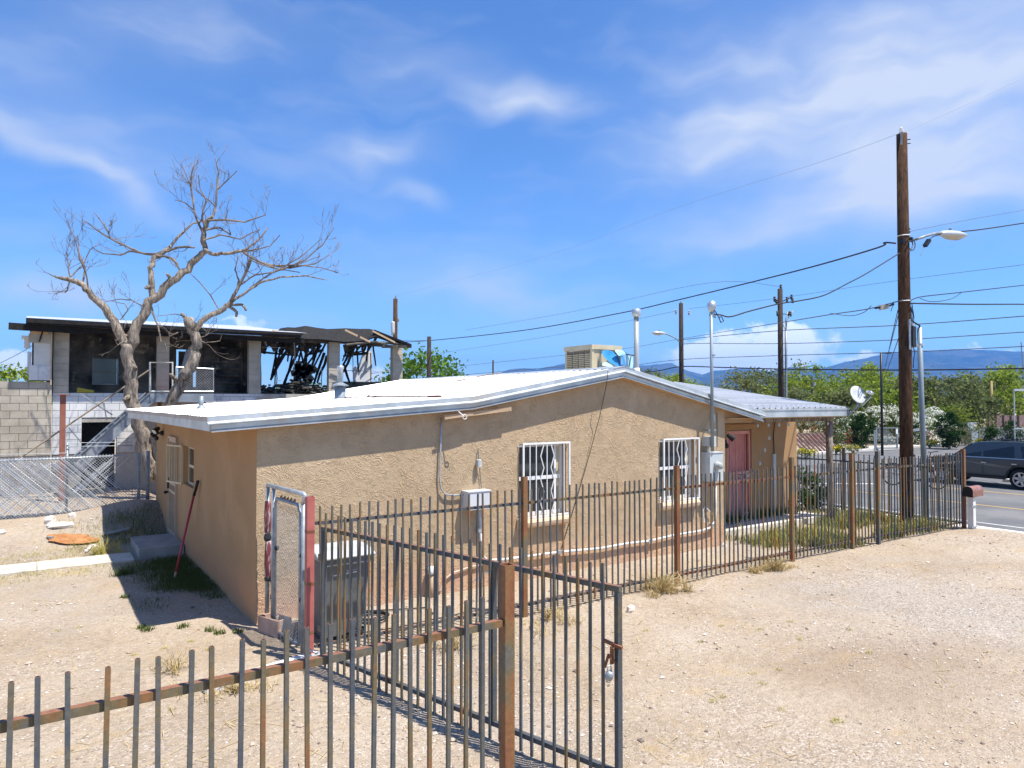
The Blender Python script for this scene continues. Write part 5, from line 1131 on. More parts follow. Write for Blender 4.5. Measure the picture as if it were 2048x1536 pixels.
for pts, a, b_ in [
    ([(330, 503, 3.4), (310, 509, 3), (290, 508, 2.8), (262, 497, 2.4), (236, 485, 2), (205, 468, 1.6), (168, 441, 1)], .2, .9), ([(282, 505, 2.2), (260, 502, 2), (240, 510, 1.8), (205, 507, 1.2), (184, 495, .8)], .3, .6),
    ([(222, 478, 1.6), (210, 452, 1.2), (188, 424, .8)], .7, 1.0), ([(308, 512, 2.6), (330, 512, 2.6), (350, 520, 2.4), (360, 540, 2)], .2, -.3), ([(330, 503, 3.2), (350, 497, 2.8), (372, 493, 2.4), (390, 495, 2)], .2, 0),
    ([(486, 501, 3), (500, 515, 2.8), (530, 528, 2.5), (580, 536, 2), (630, 528, 1.5), (658, 510, 1)], -.9, -1.4), ([(486, 501, 2.6), (508, 487, 2.2), (525, 470, 2), (536, 455, 1.4)], -.9, -.6), ([(530, 528, 2), (560, 540, 1.7), (610, 520, 1.4), (645, 490, 1), (668, 455, .7)], -1.1, -1.5), ([(540, 532, 1.8), (590, 530, 1.6), (640, 535, 1.2), (676, 545, .8)], -1.1, -1.7),
    ([(415, 441, 2.8), (450, 440, 2.4), (490, 444, 2), (531, 430, 1.2)], -.6, -1.1), ([(426, 432, 2.6), (432, 410, 2.2), (433, 378, 2), (437, 345, 1.5), (430, 316, .9)], -.6, -.4), ([(434, 380, 1.6), (455, 360, 1.3), (474, 342, .8)], -.5, -.8),
    ([(407, 470, 2.6), (393, 440, 2.2), (388, 410, 2), (383, 380, 1.8), (384, 345, 1.3), (392, 312, .8)], -.6, -.2), ([(410, 456, 2.2), (404, 432, 2), (412, 400, 1.7), (400, 378, 1.2), (397, 350, .8)], -.6, -.8), ([(388, 420, 1.6), (370, 405, 1.2), (350, 400, .7)], -.4, 0), ([(383, 375, 1.3), (372, 350, 1), (364, 330, .6)], -.3, 0),
    ([(410, 460, 2.4), (440, 455, 2), (462, 470, 1.8), (458, 460, 1)], -.6, -.9), ([(432, 415, 1.6), (418, 400, 1.3), (405, 392, 1)], -.5, -.5), ([(484, 503, 2), (510, 500, 1.7), (540, 492, 1.3), (560, 470, .9)], -.9, -1.2), ([(408, 480, 2), (440, 470, 1.8), (480, 478, 1.5), (505, 465, 1.1), (520, 460, .8)], -.7, -1), ([(440, 622, 1.6), (420, 590, 1.4), (400, 565, 1.1), (378, 545, .8)], -.7, -.3),
    ([(472, 586, 2.4), (478, 560, 2), (470, 540, 1.6), (476, 515, 1)], -.9, -.6), ([(478, 572, 2), (510, 550, 1.8), (546, 545, 1.6), (592, 530, 1.3), (640, 512, .9)], -.9, -1.4), ([(483, 560, 1.8), (500, 520, 1.6), (540, 535, 1.3), (600, 545, 1)], -1, -1.2), ([(500, 576, 1.8), (540, 548, 1.5), (600, 515, 1.2), (640, 480, .8)], -1, -1.8),
    ([(165, 566, 2), (170, 535, 1.6), (158, 505, 1.2), (155, 470, .7)], .3, .5), ([(176, 582, 1.8), (172, 545, 1.5), (160, 520, 1.2), (152, 485, .7)], .3, .1), ([(140, 558, 1.6), (136, 530, 1.2), (133, 505, .8)], .4, .5), ([(138, 556, 1.6), (165, 530, 1.3), (180, 500, 1.1), (196, 488, .7)], .4, .7),
    ([(140, 560, 1.5), (134, 580, 1.3), (130, 586, 1)], .4, .4), ([(302, 610, 1.8), (311, 640, 1.8), (318, 662, 1.8), (322, 684, 2.2)], -.1, -.3), ([(284, 612, 1.6), (262, 600, 1.3), (240, 598, 1), (205, 605, .6)], 0, .3), ([(240, 640, 1.4), (256, 620, 1.2), (250, 608, .8), (222, 602, .5)], 0, .2), ([(396, 650, 1.4), (370, 632, 1.2), (350, 628, 1), (316, 632, .6)], -.6, -.4),
    ([(356, 665, 1.3), (340, 672, 1.3), (330, 690, 1.3), (334, 706, 1)], -.6, -.7), ([(392, 678, 1.2), (410, 685, 1.1), (425, 684, 1), (440, 682, .9), (443, 670, .7)], -.6, -.9), ([(392, 680, 1.2), (410, 672, 1), (415, 660, .8)], -.6, -.9), ([(258, 700, 1.2), (248, 682, 1.1), (235, 690, .9), (230, 678, .7)], 0, -.3)]:
    limb(pts, None, a, b_, True)
o = twb.ob('twigs', m_twig, dt); o['kind'] = 'stuff'
# ------------------------------------------------------------------ leafy trees and shrubs
def leaves(b, n, rr, fn, size, up=.0):
    for _ in range(n):
        c, s_ = fn(rr)
        a = Vector((rr.gauss(0, 1), rr.gauss(0, 1), rr.gauss(0, 1) )).normalized(); t = a.orthogonal().normalized(); t = Matrix.Rotation(rr.uniform(0, 6.28), 3, a) @ t; u = a.cross(t)
        L = size * rr.uniform(.6, 1.35) * s_; w = L * .55
        b.add([c - t * L / 2, c + u * w / 2, c + t * L / 2, c - u * w / 2], [(0, 1, 2, 3)])
def clumps(rr, cx, cy, z0, z1, R, n, shape='round'):
    out = []
    for _ in range(n):
        f = rr.random(); z = z0 + (z1 - z0) * f
        if shape == 'cone': e = R * (1 - f) ** .8
        elif shape == 'oval': e = R * math.sqrt(max(.03, 1 - (2 * f - 1) ** 2))
        else: e = R * math.sqrt(max(.05, 1 - (1.55 * f - .72) ** 2))
        w = rr.uniform(0, 6.283); q = e * math.sqrt(rr.uniform(.15, 1))
        out.append((Vector((cx + q * math.cos(w), cy + q * math.sin(w), z)), rr.uniform(.6, 1.2)))
    return out
def tree_mesh(rr, H, R, z0, ncl, nleaf, leaf, crad, shape='round'):
    """returns (trunk, crown) builders around the origin"""
    t = MB(); c = MB(); cl = clumps(rr, 0, 0, z0, H - crad * .5, R, ncl, shape)
    fork = z0 * .7
    t.tube([(0, 0, -.3), (rr.uniform(-.1, .1), rr.uniform(-.1, .1), fork * .5), (rr.uniform(-.15, .15), rr.uniform(-.15, .15), fork)], [.03 * H, .024 * H, .02 * H], 7)
    for p, s_ in cl[:max(6, ncl // 3)]:
        mid = Vector((p.x * .35 + rr.uniform(-.2, .2), p.y * .35 + rr.uniform(-.2, .2), fork + (p.z - fork) * .55)); t.tube([(0, 0, fork - .1), mid, p], [.016 * H, .009 * H, .003 * H], 5)
    def fn(r_):
        p, s_ = r_.choice(cl); g_ = Vector((r_.gauss(0, 1), r_.gauss(0, 1), r_.gauss(0, .75))); return p + g_ * crad * .45 * s_, 1.0
    leaves(c, nleaf, rr, fn, leaf)
    return t, c
def tree(name, lab, x, y, H, R, z0, ncl, nleaf, leaf, crad, mat, seed, group=None, zb=-.5, shape='round'):
    rr = random.Random(seed); t = thing(name, lab, 'tree', (x, y, zb), group)
    tb, cb_ = tree_mesh(rr, H, R, z0, ncl, nleaf, leaf, crad, shape)
    a = tb.ob('trunk', m_bark if name != 'x' else m_bark, None); c = cb_.ob('crown', mat, None)
    for o in (a, c): o.parent = t
    return t
def d_of(px, d): # ground point under a photo column at a distance from the camera
    x = (px - 1024) / F; return Vector((d * (x * _C + _S), d * (-x * _S + _C), 0))
def top_h(py, d, zb=-.5): return EYE + (HOR - py) / F * d - zb
G1 = 'trees beyond the street'
far = [ # px, distance, top py, radius m, material, words
    (1500, 78, 735, 3.4, m_tree2, 'thin olive tree just right of the grey electric mast'), (1545, 84, 726, 3.2, m_tree2, 'half bare tree behind the middle timber pole'), (1600, 74, 752, 3.3, m_tree1, 'low bright green tree right of the middle timber pole'), (1622, 92, 722, 3.0, m_tree1, 'tall flat topped green tree above the small dark pole'),
    (1665, 70, 742, 3.4, m_tree1, 'green tree behind the white dish'), (1715, 76, 735, 3.3, m_tree1, 'green tree just left of the black pole'), (1752, 88, 724, 3.6, m_tree1, 'tallest green tree behind the black pole'), (1795, 66, 750, 3.2, m_tree1, 'yellow green tree behind the thick timber pole'),
    (1850, 62, 752, 3.2, m_tree2, 'olive tree behind the grey conduit pole'), (1895, 60, 758, 3.4, m_tree2, 'wispy grey green tree between the conduit pole and the dark shrubs'), (1940, 70, 748, 3.2, m_tree2, 'dim green tree left of the yellowish pole'),
    (1985, 72, 733, 3.6, m_tree1, 'dense bright green tree behind the yellowish pole'), (2030, 74, 724, 4.2, m_tree1, 'tall green tree at the right edge of the picture'), (2075, 78, 722, 4.0, m_tree1, 'green tree cut by the right edge'), (1575, 62, 775, 2.2, m_tree2, 'short bushy tree at the foot of the middle timber pole'),
    (1335, 95, 745, 3.5, m_tree1, 'green tree behind the ridge near the lamp pole'), (1385, 100, 752, 3.6, m_tree1, 'low green tree left of the grey mast'), (1300, 100, 738, 3.2, m_tree2, 'dull green tree behind the flue pipe'), (1445, 110, 770, 4.0, m_tree2, 'low distant tree right of the grey mast above the roof'),
    (1690, 58, 775, 2.6, m_tree2, 'olive tree low behind the dish arm'), (1780, 58, 770, 2.4, m_tree1, 'green tree low beside the thick timber pole')]
for i, (px, d, py, R, mt_, lab) in enumerate(far):
    p = d_of(px, d); H = top_h(py, d)
    tree('leafy_tree', lab, p.x, p.y, H, R, H * .22, 32, 3300, .32, 1.25, mt_, 100 + i, G1)
p = d_of(858, 46); tree('leafy_tree', 'bright green broadleaf tree behind the dark pole left of the ridge', p.x - .2, p.y, top_h(700, 46, 0) , 2.5, 2.2, 40, 3400, .30, 1.1, m_tree3, 301, None, 0)
p = d_of(900, 50); tree('leafy_tree', 'low green tree at the end of the roof ridge right of the dark pole', p.x, p.y, top_h(738, 50, 0), 1.5, 1.8, 16, 1300, .28, .9, m_tree3, 302, None, 0)
p = d_of(762, 48); tree('leafy_tree', 'dark green tree seen between the two right columns of the burnt building', p.x, p.y, top_h(752, 48, 0), 1.6, 1.4, 18, 1500, .28, .9, m_tree2, 303, None, 0)
p = d_of(592, 60); tree('leafy_tree', 'distant tree seen through the charred rafters', p.x, p.y, top_h(752, 60, 0), 2.6, 1.0, 24, 1800, .3, 1.1, m_tree2, 304, None, 0)
p = d_of(690, 66); tree('leafy_tree', 'distant tree behind the middle burnt column', p.x, p.y, top_h(766, 66, 0), 3.2, 1.0, 24, 1600, .3, 1.1, m_tree2, 306, None, 0)
p = d_of(36, 31); tree('leafy_tree', 'small bright tree peeping over the block wall at the left edge', p.x, p.y, top_h(730, 31, 0), 1.2, 2.0, 16, 1100, .22, .6, m_tree1, 305, None, 0)
def shrub(name, lab, cat, p, R, H, mats, seed, n=900, leaf=.13, shape='round', ncl=22, group=None, zb=-.37, crad=None, sx=1.0):
    rr = random.Random(seed); t = thing(name, lab, cat, (p.x, p.y, zb), group)
    cl = clumps(rr, 0, 0, .1, H, R, ncl, shape); crad = crad or R * .5
    st = MB()
    for q, s_ in cl[:7]: st.tube([(rr.uniform(-.05, .05), rr.uniform(-.05, .05), -.15), (q.x * .4, q.y * .4, q.z * .6), q], [.03, .02, .008], 4)
    o = st.ob('stems', m_bark, None); o.parent = t
    for nm, mt_, share, lf in mats:
        b = MB()
        def fn(r_):
            q, s_ = r_.choice(cl); g_ = Vector((r_.gauss(0, 1), r_.gauss(0, 1), r_.gauss(0, .8)))
            if nm != 'foliage': g_ = g_.normalized() * 1.25; g_.z = abs(g_.z) * .9
            v_ = q + g_ * crad * .5 * s_; v_.x *= sx; v_.z = max(v_.z, .02); return v_, 1.0
        leaves(b, int(n * share), rr, fn, lf); o = b.ob(nm, mt_, None); o.parent = t
    t.rotation_euler.z = -.59 if sx != 1 else 0
    return t
def gpt(px, py, z=-.37): return at(px, py, Z=z)
GB = lambda f=1.0: ('foliage', m_bush, f, .16)
shrub('flowering_shrub', 'wide shrub covered in white blossom left of the thick timber pole', 'shrub', d_of(1772, 55), 1.75, 2.6, [GB(.8), ('blossom', m_wfl, 2.0, .14)], 401, 1500, sx=1.35, zb=-.4)
shrub('flowering_shrub', 'wide shrub covered in white blossom right of the grey conduit pole', 'shrub', d_of(1852, 54), 1.75, 2.6, [GB(.8), ('blossom', m_wfl, 2.0, .14)], 402, 1500, sx=1.2, zb=-.4)
shrub('flowering_shrub', 'loose shrub with white flowers behind the porch post', 'shrub', d_of(1672, 54), 1.45, 2.0, [GB(), ('blossom', m_wfl, .45, .12)], 403, 1300, sx=1.3, zb=-.4)
shrub('juniper', 'big dark conical juniper left of the diagonal barred gate', 'shrub', d_of(1722, 49), .74, 2.25, [('foliage', m_juni, 1, .14)], 404, 3600, shape='oval', ncl=60, crad=.26)
shrub('juniper', 'dark juniper right of the grey conduit pole', 'shrub', d_of(1897, 50), .92, 2.3, [('foliage', m_juni, 1, .14)], 405, 3600, shape='oval', ncl=60, crad=.28)
shrub('juniper', 'small dark juniper between the pink flowers', 'shrub', d_of(1982, 52), .62, 1.35, [('foliage', m_juni, 1, .13)], 406, 1500, shape='cone', ncl=26, crad=.35)
shrub('juniper', 'dark juniper behind the sign frame at the right edge', 'shrub', d_of(2024, 54), .85, 1.6, [('foliage', m_juni, 1, .13)], 407, 1800, shape='oval', ncl=28, crad=.4)
for i, (px, py, R, lab) in enumerate([(1672, 905, .45, 'mound of yellow flowers right of the porch post'), (1706, 903, .5, 'grey green mound with yellow flowers left of the big juniper'), (1612, 914, .55, 'mound of yellow flowers beside the porch wall edge'), (1860, 893, .55, 'mound of yellow flowers right of the grey conduit pole'), (1962, 890, .4, 'mound of yellow flowers behind the car roof'), (1990, 878, .6, 'mound of yellow flowers behind the grey barred gate')]):
    shrub('flower_mound', lab, 'flowers', gpt(px, py), R, .38, [('foliage', m_bush if i != 1 else m_tree2, .8, .10), ('blossom', m_yfl, 1.0 if i != 1 else .25, .075)], 420 + i, 520, group='yellow flower mounds')
for i, (px, py, R, H, lab) in enumerate([(1702, 893, .35, 1.15, 'red flower spikes left of the big juniper'), (1627, 893, .3, 1.35, 'red flower spikes left of the porch post'), (1806, 888, .3, .7, 'red flowers just left of the thick timber pole'), (1856, 884, .35, .8, 'red flowers low right of the grey conduit pole'), (1998, 868, .4, .95, 'pink red flowers between the two small junipers'), (1968, 862, .25, .7, 'pink flowers left of the small dark juniper')]):
    shrub('red_flowers', lab, 'flowers', gpt(px, py), R, H, [('foliage', m_bush, .25, .1), ('blossom', m_rfl, 1.0, .09)], 440 + i, 420, shape='oval', group='red flower clumps')
shrub('bush', 'dry brown bush behind the leaning boards', 'shrub', d_of(1612, 54), 1.7, 2.2, [('foliage', leaf_mat('dry_leaf', (.16, .12, .05), (.30, .23, .10), .2), 1, .14)], 460, 1800, sx=1.3)
shrub('bush', 'green bush behind the dark juniper on the right', 'shrub', d_of(1905, 57), 1.7, 2.7, [('foliage', m_tree1, 1, .16)], 461, 1800, sx=1.3)
shrub('bush', 'brownish green bush at the far side of the street right of the dark juniper', 'shrub', d_of(1928, 54), 1.0, 1.5, [('foliage', m_tree2, 1, .13)], 462, 900)
shrub('bush', 'deep green bush low behind the white blossoms', 'shrub', d_of(1820, 54), 1.0, 1.6, [('foliage', m_juni, 1, .14)], 463, 1200)
shrub('bush', 'bright green bush in the yard by the corner of the porch wall', 'shrub', at(1618, 1018, Z=0) , .42, 1.05, [('foliage', m_bush, 1, .10)], 464, 1300, zb=0)
# leaning boards, walls, gates and posts of the far yard
lf = thing('leaning_boards', 'row of weathered reddish boards leaning over beside the far pavement', 'fence', tuple(gpt(1615, 900)))
mbd = M('board_red', (.20, .12, .11), (.30, .20, .18), 5, .85)
for k in range(9):
    a = gpt(1594 + k * 8.0, 905 - k * .6); u_ = Vector((_C, -_S, 0)); MB().bar(a + u_ * .55, a - u_ * .55 + Vector((0, 0, 1.15)), .05, .17, (0, 1, 0)).ob('board', mbd, lf)
def barred_gate(name, lab, px0, px1, pyb, h, loc_d, diag, group=None):
    A_, B_ = d_of(px0, loc_d), d_of(px1, loc_d); zb = EYE - (pyb - HOR) / F * loc_d; t_ = thing(name, lab, 'gate', tuple(A_ + Vector((0, 0, zb))))
    e = (B_ - A_); mg_ = M(name + '_paint', (.24, .27, .26), (.32, .35, .34), 3, .5) if name + '_paint' not in bpy.data.materials else bpy.data.materials[name + '_paint']
    P_ = lambda f, z: A_ + e * f + Vector((0, 0, zb + z))
    b = MB(); 
    for f in (0, 1): b.bar(P_(f, 0), P_(f, h), .08, .08)
    for z in (.04, h * .47, h - .04): b.bar(P_(.015, z), P_(.985, z), .06, .07)
    b.ob('frame', mg_, t_)
    for z0, z1, s_ in ((.06, h * .45, diag), (h * .5, h - .07, -diag)):
        n = 13; hh = (z1 - z0); sl = hh / e.length * .9
        for k in range(n):
            f0 = .03 + .94 * k / n - (sl if s_ < 0 else 0) * 0; f1 = f0 + s_ * sl
            za, zb_ = z0, z1
            if f1 > .98: zb_ = z0 + hh * (.98 - f0) / (f1 - f0); f1 = .98
            if f1 < .02: zb_ = z0 + hh * (.02 - f0) / (f1 - f0); f1 = .02
            MB().bar(P_(f0, za), P_(f1, zb_), .025, .025).ob('bar', mg_, t_)
    return t_
t_ = barred_gate('barred_gate', 'grey metal gate of diagonal bars beside the big juniper', 1751, 1793, 897, 1.45, 48.5, 1)
q = d_of(1790, 48.2); MB().bb(q.x - .10, q.x + .10, q.y - .1, q.y - .06, .65, 1.0).ob('sign_plate', m_white, t_)
MB().tube([d_of(1748, 48.5) + Vector((0, 0, -.4)), d_of(1748, 48.5) + Vector((0, 0, .9))], .05, 6).ob('post', m_grey_box, t_)
barred_gate('barred_gate', 'long dark barred gate behind the car roof', 1957, 2040, 887, 1.06, 54, -1)
wl_ = thing('garden_wall', 'dark brown wall of stacked boards behind the dark juniper', 'wall', tuple(d_of(1890, 55)))
a, c = d_of(1868, 55), d_of(1938, 56)
for k in range(9): MB().bar(a + Vector((0, 0, -.36 + k * .18)), c + Vector((0, 0, -.36 + k * .18)), .06, .165).ob('board', M('wall_board_%d' % k, (.14, .115, .095), (.22, .18, .15), 3, .85), wl_)
wl_ = thing('garden_wall', 'low dark brown fence below the tall trees at the right edge', 'wall', tuple(d_of(2010, 66)))
a, c = d_of(1972, 66), d_of(2120, 68)
for k in range(30):
    p = a.lerp(c, (k + .5) / 30); MB().box(p + Vector((0, 0, .55)), (.235, .05, 2.0), -YAW).ob('board', mbd if k % 3 else m_pole_d, wl_)
wl_ = thing('garden_wall', 'tan block wall behind the pink flowers', 'wall', tuple(d_of(2000, 58)))
a, c = d_of(1936, 58), d_of(2110, 59)
for r_ in range(6):
    for k in range(17):
        p = a.lerp(c, (k + .5 * (r_ % 2) + .25) / 17); MB().box(p + Vector((0, 0, -.35 + r_ * .2)), (.40, .15, .185), -YAW).ob('block', m_block, wl_)
gtp = thing('gate_pillar', 'pale blue grey gate pillar with white lattice panel', 'pillar', tuple(d_of(1946, 55)))
p = d_of(1946, 55); MB().box(p + Vector((0, 0, .1)), (.5, .3, 1.1), -YAW).ob('pillar', m_grey_box, gtp)
b = MB()
for k in range(6): b.box(p + Vector(((k - 2.5) * .085 * _C, -(k - 2.5) * .085 * _S, .92)), (.02, .02, .62), -YAW)
for z in (.62, .92, 1.22): b.box(p + Vector((0, 0, z)), (.50, .022, .03), -YAW)
b.ob('lattice', m_white, gtp)
MB().box(p + Vector((.1, .25, .92)), (.44, .02, .60), -YAW).ob('panel', m_grey_box, gtp)
hs = thing('far_house', 'low brown house with pale trim hidden among the trees behind the dish', 'house', tuple(d_of(1745, 62)))
p = d_of(1742, 62); RH = Matrix.Rotation(-YAW, 3, 'Z')
MB().box(p + Vector((0, 0, .6)), (6.2, 4, 2.2), -YAW).ob('wall', M('house_brown', (.16, .10, .07), (.22, .15, .1), 1, .9), hs)
b = MB(); b.box(p + RH @ Vector((0, -2.1, 1.75)), (6.6, .3, .14), -YAW); b.ob('trim', m_white, hs); MB().box(p + Vector((0, 0, 1.9)), (6.8, 4.6, .14), -YAW).ob('roof', m_conc, hs)
for s_ in (-1.6, .6): MB().box(p + RH @ Vector((s_, -2.02, .7)), (1.0, .06, .9), -YAW).ob('window', m_glass, hs)
# ------------------------------------------------------------------ poles, lamps, wires
def upole(lab, px, d, py_top, r, mat=m_pole_d, name='utility_pole', zb=-.5):
    p = d_of(px, d); zt = EYE + (HOR - py_top) / F * d; t = thing(name, lab, 'pole', (p.x, p.y, zb))
    MB().tube([(p.x, p.y, zb - .2), (p.x, p.y, zb + (zt - zb) * .5), (p.x, p.y, zt)], [r * 1.15, r * 1.05, r * .92], 12).ob('pole', mat, t, True)
    return t, Vector((p.x, p.y, zt))
def insul(b, c, s=1.0): b.lathe([(.02 * s, -.1 * s), (.05 * s, -.08 * s), (.03 * s, -.03 * s), (.055 * s, .0), (.03 * s, .04 * s), (.05 * s, .07 * s), (.02 * s, .1 * s)], c, 7)
mp_ = at(1815, 1052, Z=0); mpx, mpy = mp_.x, mp_.y
mpole = thing('utility_pole', 'thick brown timber utility pole rising tall at the street corner of the yard', 'pole', (mpx, mpy, 0))
mz = lambda py: at(1813, py, X=mpx).z
MB().tube([(mpx, mpy, -.4), (mpx, mpy, 3), (mpx - .01, mpy, 6), (mpx - .02, mpy, mz(266))], [.150, .140, .128, .113], 20).ob('pole', m_pole, mpole, True)
b = MB(); b.bb(mpx - .13, mpx - .11, mpy - .06, mpy + .0, mz(290), mz(263)); b.ob('top_pin', m_galv_d, mpole)
b = MB(); b.lathe([(.02, 0), (.045, .01), (.05, .05), (.035, .06), (.045, .09), (.02, .11)], (mpx - .13, mpy - .05, mz(265)), 10); b.ob('insulator', m_white, mpole)
b = MB()
for py in (278, 286): b.bar((mpx + .06, mpy - .08, mz(py)), (mpx + .16, mpy - .1, mz(py - 2)), .02, .02)
for py in (458, 464): b.lathe([(.02, 0), (.04, .02), (.02, .05)], (mpx + .14, mpy - .05, mz(py)), 8)
b.bar((mpx - .16, mpy - .03, mz(484)), (mpx - .1, mpy - .05, mz(484)), .10, .12); b.bar((mpx + .02, mpy - .15, mz(480)), (mpx + .18, mpy - .1, mz(478)), .06, .10); b.ob('fittings', m_black, mpole)
for py in (471, 602): MB().tube([(mpx + .135 * math.cos(w), mpy + .135 * math.sin(w), mz(py)) for w in [k * math.pi / 8 for k in range(17)]], .012, 4).ob('band', m_white, mpole)
b = MB(); w_ = Vector((mpx, mpy, 0))
for k, (dx, py0, py1) in enumerate(((.13, 612, 668), (.17, 605, 690), (-.15, 640, 745), (.19, 690, 735))): b.tube([w_ + Vector((dx, -.08, mz(py0))), w_ + Vector((dx + .05, -.1, mz((py0 * 2 + py1) / 3))), w_ + Vector((dx - .02, -.1, mz((py0 + py1 * 2) / 3))), w_ + Vector((dx + .03, -.07, mz(py1)))], .010, 5)
b.tube([w_ + Vector((.12 + .16 * math.sin(a), -.12, mz(488) - .16 * math.cos(a) * .9)) for a in [k * .5 for k in range(13)]], .011, 5)
b.tube([w_ + Vector((.02, -.15, mz(475))), w_ + Vector((.08, -.17, mz(490))), w_ + Vector((-.08, -.2, mz(505)))], .014, 5); b.ob('cable_loops', m_wire, mpole)
b = MB(); b.bb(mpx - .07, mpx + .07, mpy - .22, mpy - .125, mz(695), mz(654)); b.ob('splice_box', m_black, mpole)
b = MB(); b.bb(mpx - .1, mpx - .08, mpy - .18, mpy - .14, mz(700), mz(640)); b.bb(mpx - .05, mpx + .06, mpy - .2, mpy - .14, mz(653), mz(648)); b.ob('ground_strap', m_galv, mpole)
b = MB(); b.bb(mpx + .14, mpx + .24, mpy - .1, mpy + .08, mz(692), mz(655)); b.ob('control_box', m_pole, mpole)
b = MB(); b.bar((mpx + .1, mpy - .02, mz(697)), (mpx + .52, mpy - .02, mz(688)), .05, .06); b.bar((mpx + .1, mpy - .02, mz(862)), (mpx + .52, mpy - .02, mz(860)), .04, .05); b.ob('stand_off', m_galv_d, mpole)
gp_ = thing('conduit_pole', 'slim blue grey metal conduit pole beside the thick timber pole', 'pole', (mpx + .45, mpy, 0))
gx = at(1843, 800, Y=mpy).x; zt = at(1839, 655, Y=mpy).z
MB().tube([(at(1853, 1045, Y=mpy).x, mpy, -.3), (gx, mpy, 2.9), (at(1839, 655, Y=mpy).x, mpy, zt)], [.066, .060, .056], 14).ob('pipe', M('conduit_blue', (.20, .26, .29), (.28, .33, .36), 2, .5, .3), gp_, True)
for py in (690, 833, 860): z = at(1845, py, Y=mpy).z; x = at(1839 + (py - 655) * .036, py, Y=mpy).x; MB().lathe([(.075, z - .025), (.075, z + .025)], (x, mpy, 0), 12).ob('band', m_galv, gp_)
b = MB(); b.tube([(mpx + .17, mpy - .05, mz(612)), (mpx + .16, mpy - .06, mz(640)), (gx - .1, mpy - .03, zt + .04), (gx - .06, mpy, zt - .05)], .02, 6); b.ob('cable', m_wire, gp_)
def street_lamp(lab, base, arm_px, head_px, mat, s=1.0, plane=None):
    t = thing('street_lamp', lab, 'lamp', tuple(base))
    pts = [at(px, py, **plane) for px, py in arm_px]; MB().tube(pts, .028 * s, 7).ob('arm', m_galv_d, t, True)
    a_, c_ = [at(px, py, **plane) for px, py in head_px]; d_ = (c_ - a_); L = d_.length; d_.normalize()
    R = Matrix((d_, d_.cross(Vector((0, 0, 1))).normalized() * -1, Vector((0, 0, 1)))).transposed()
    b = MB(); n = 12; vs = []; prof = [(0, .05, .05), (.12, .09, .08), (.35, .15, .10), (.7, .17, .10), (.92, .13, .07), (1.0, .03, .02)]
    for f, hw_, hh in prof:
        for k in range(n):
            w = 2 * math.pi * k / n; z = math.sin(w) * hh; z = z * (1.0 if z > 0 else .35); v_ = a_ + R @ Vector((f * L, math.cos(w) * hw_ * s, z * s)); vs.append(v_)
    b.add(vs, [(i * n + k, i * n + (k + 1) % n, (i + 1) * n + (k + 1) % n, (i + 1) * n + k) for i in range(len(prof) - 1) for k in range(n)] + [tuple(reversed(range(n))), tuple(range((len(prof) - 1) * n, len(prof) * n))])
    b.ob('head', mat, t, True)
    b = MB(); n = 12; vs = []
    for f, hw_, dz in ((.30, .12, -.03), (.45, .14, -.085), (.75, .15, -.085), (.93, .10, -.03)):
        for k in range(7): w = math.pi * k / 6; vs.append(a_ + R @ Vector((f * L, math.cos(w) * hw_ * s, (dz + .02) * math.sin(w) * 1.2 * s - .012)))
    b.add(vs, [(i * 7 + k, i * 7 + k + 1, (i + 1) * 7 + k + 1, (i + 1) * 7 + k) for i in range(3) for k in range(6)]); b.ob('lens', M('lamp_lens', (.42, .38, .30), (.5, .46, .37), 5, .3) if 'lamp_lens' not in bpy.data.materials else bpy.data.materials['lamp_lens'], t, True)
    c2 = a_ + d_ * L * .45 + Vector((0, 0, .10 * s)); MB().lathe([(.035 * s, 0), (.035 * s, .05 * s), (.02 * s, .06 * s)], c2, 8).ob('photocell', m_galv_d, t)
    return t
m_lamp = M('lamp_grey', (.42, .45, .46), (.52, .54, .55), 2, .45, .2)
street_lamp('grey street lamp head on an arm of the thick timber pole', (mpx, mpy, 6.5), [(1832, 479), (1855, 471), (1874, 466), (1884, 466)], [(1880, 468), (1926, 474)], m_lamp, 1.15, dict(Y=mpy - .1))
lb_ = MB(); q0, q1 = at(1858, 480, Y=mpy - .1), at(1850, 492, Y=mpy - .1); lb_.bar(q1, q0, .09, .07); lb_.tube([q0, at(1866, 473, Y=mpy - .1), at(1884, 468, Y=mpy - .1)], .012, 5); lb_.tube([q1, at(1841, 511, Y=mpy - .1)], .008, 4)
tag(lb_.ob('cable_clamp', m_black), 'black cable clamp dangling below the street lamp arm', 'clamp')
pA, tA = upole('tall dark timber pole left of the grey mast carrying a street lamp', 1363, 47.6, 606, .155)
pB, tB = upole('timber pole with insulators right of the grey mast', 1562, 41, 577, .15)
pC, tC = upole('timber pole behind the right end of the burnt building', 790, 46, 597, .15, m_pole, zb=0)
pD, tD_ = upole('dark timber pole without a lamp standing left of the roof ridge', 858, 40, 673, .125, m_pole_d, zb=0)
pE, tE = upole('small distant dark pole behind the ridge left of the swamp cooler', 986, 80, 720, .10, m_pole_d)
pF, tF = upole('thin black pole with short arm behind the diagonal barred gate', 1763, 44, 706, .07, m_black, zb=-.4)
MB().bar(tF + Vector((0, 0, -.03)), tF + Vector((.55, -.37, -.01)), .07, .05).ob('arm', m_black, pF)
pG, tG = upole('short thin dark pole among the trees right of the middle timber pole', 1624, 70, 755, .09, m_pole_d)
p = tG + Vector((.2, -.14, -.7)); MB().lathe([(.15, -.3), (.15, .3)], p, 8).ob('transformer', m_grey_box, pG)
pH, tH = upole('thin yellowish pole in front of the dense green trees', 1983, 62, 762, .10, M('pole_yellow', (.30, .22, .09), (.38, .28, .12), 3, .8))
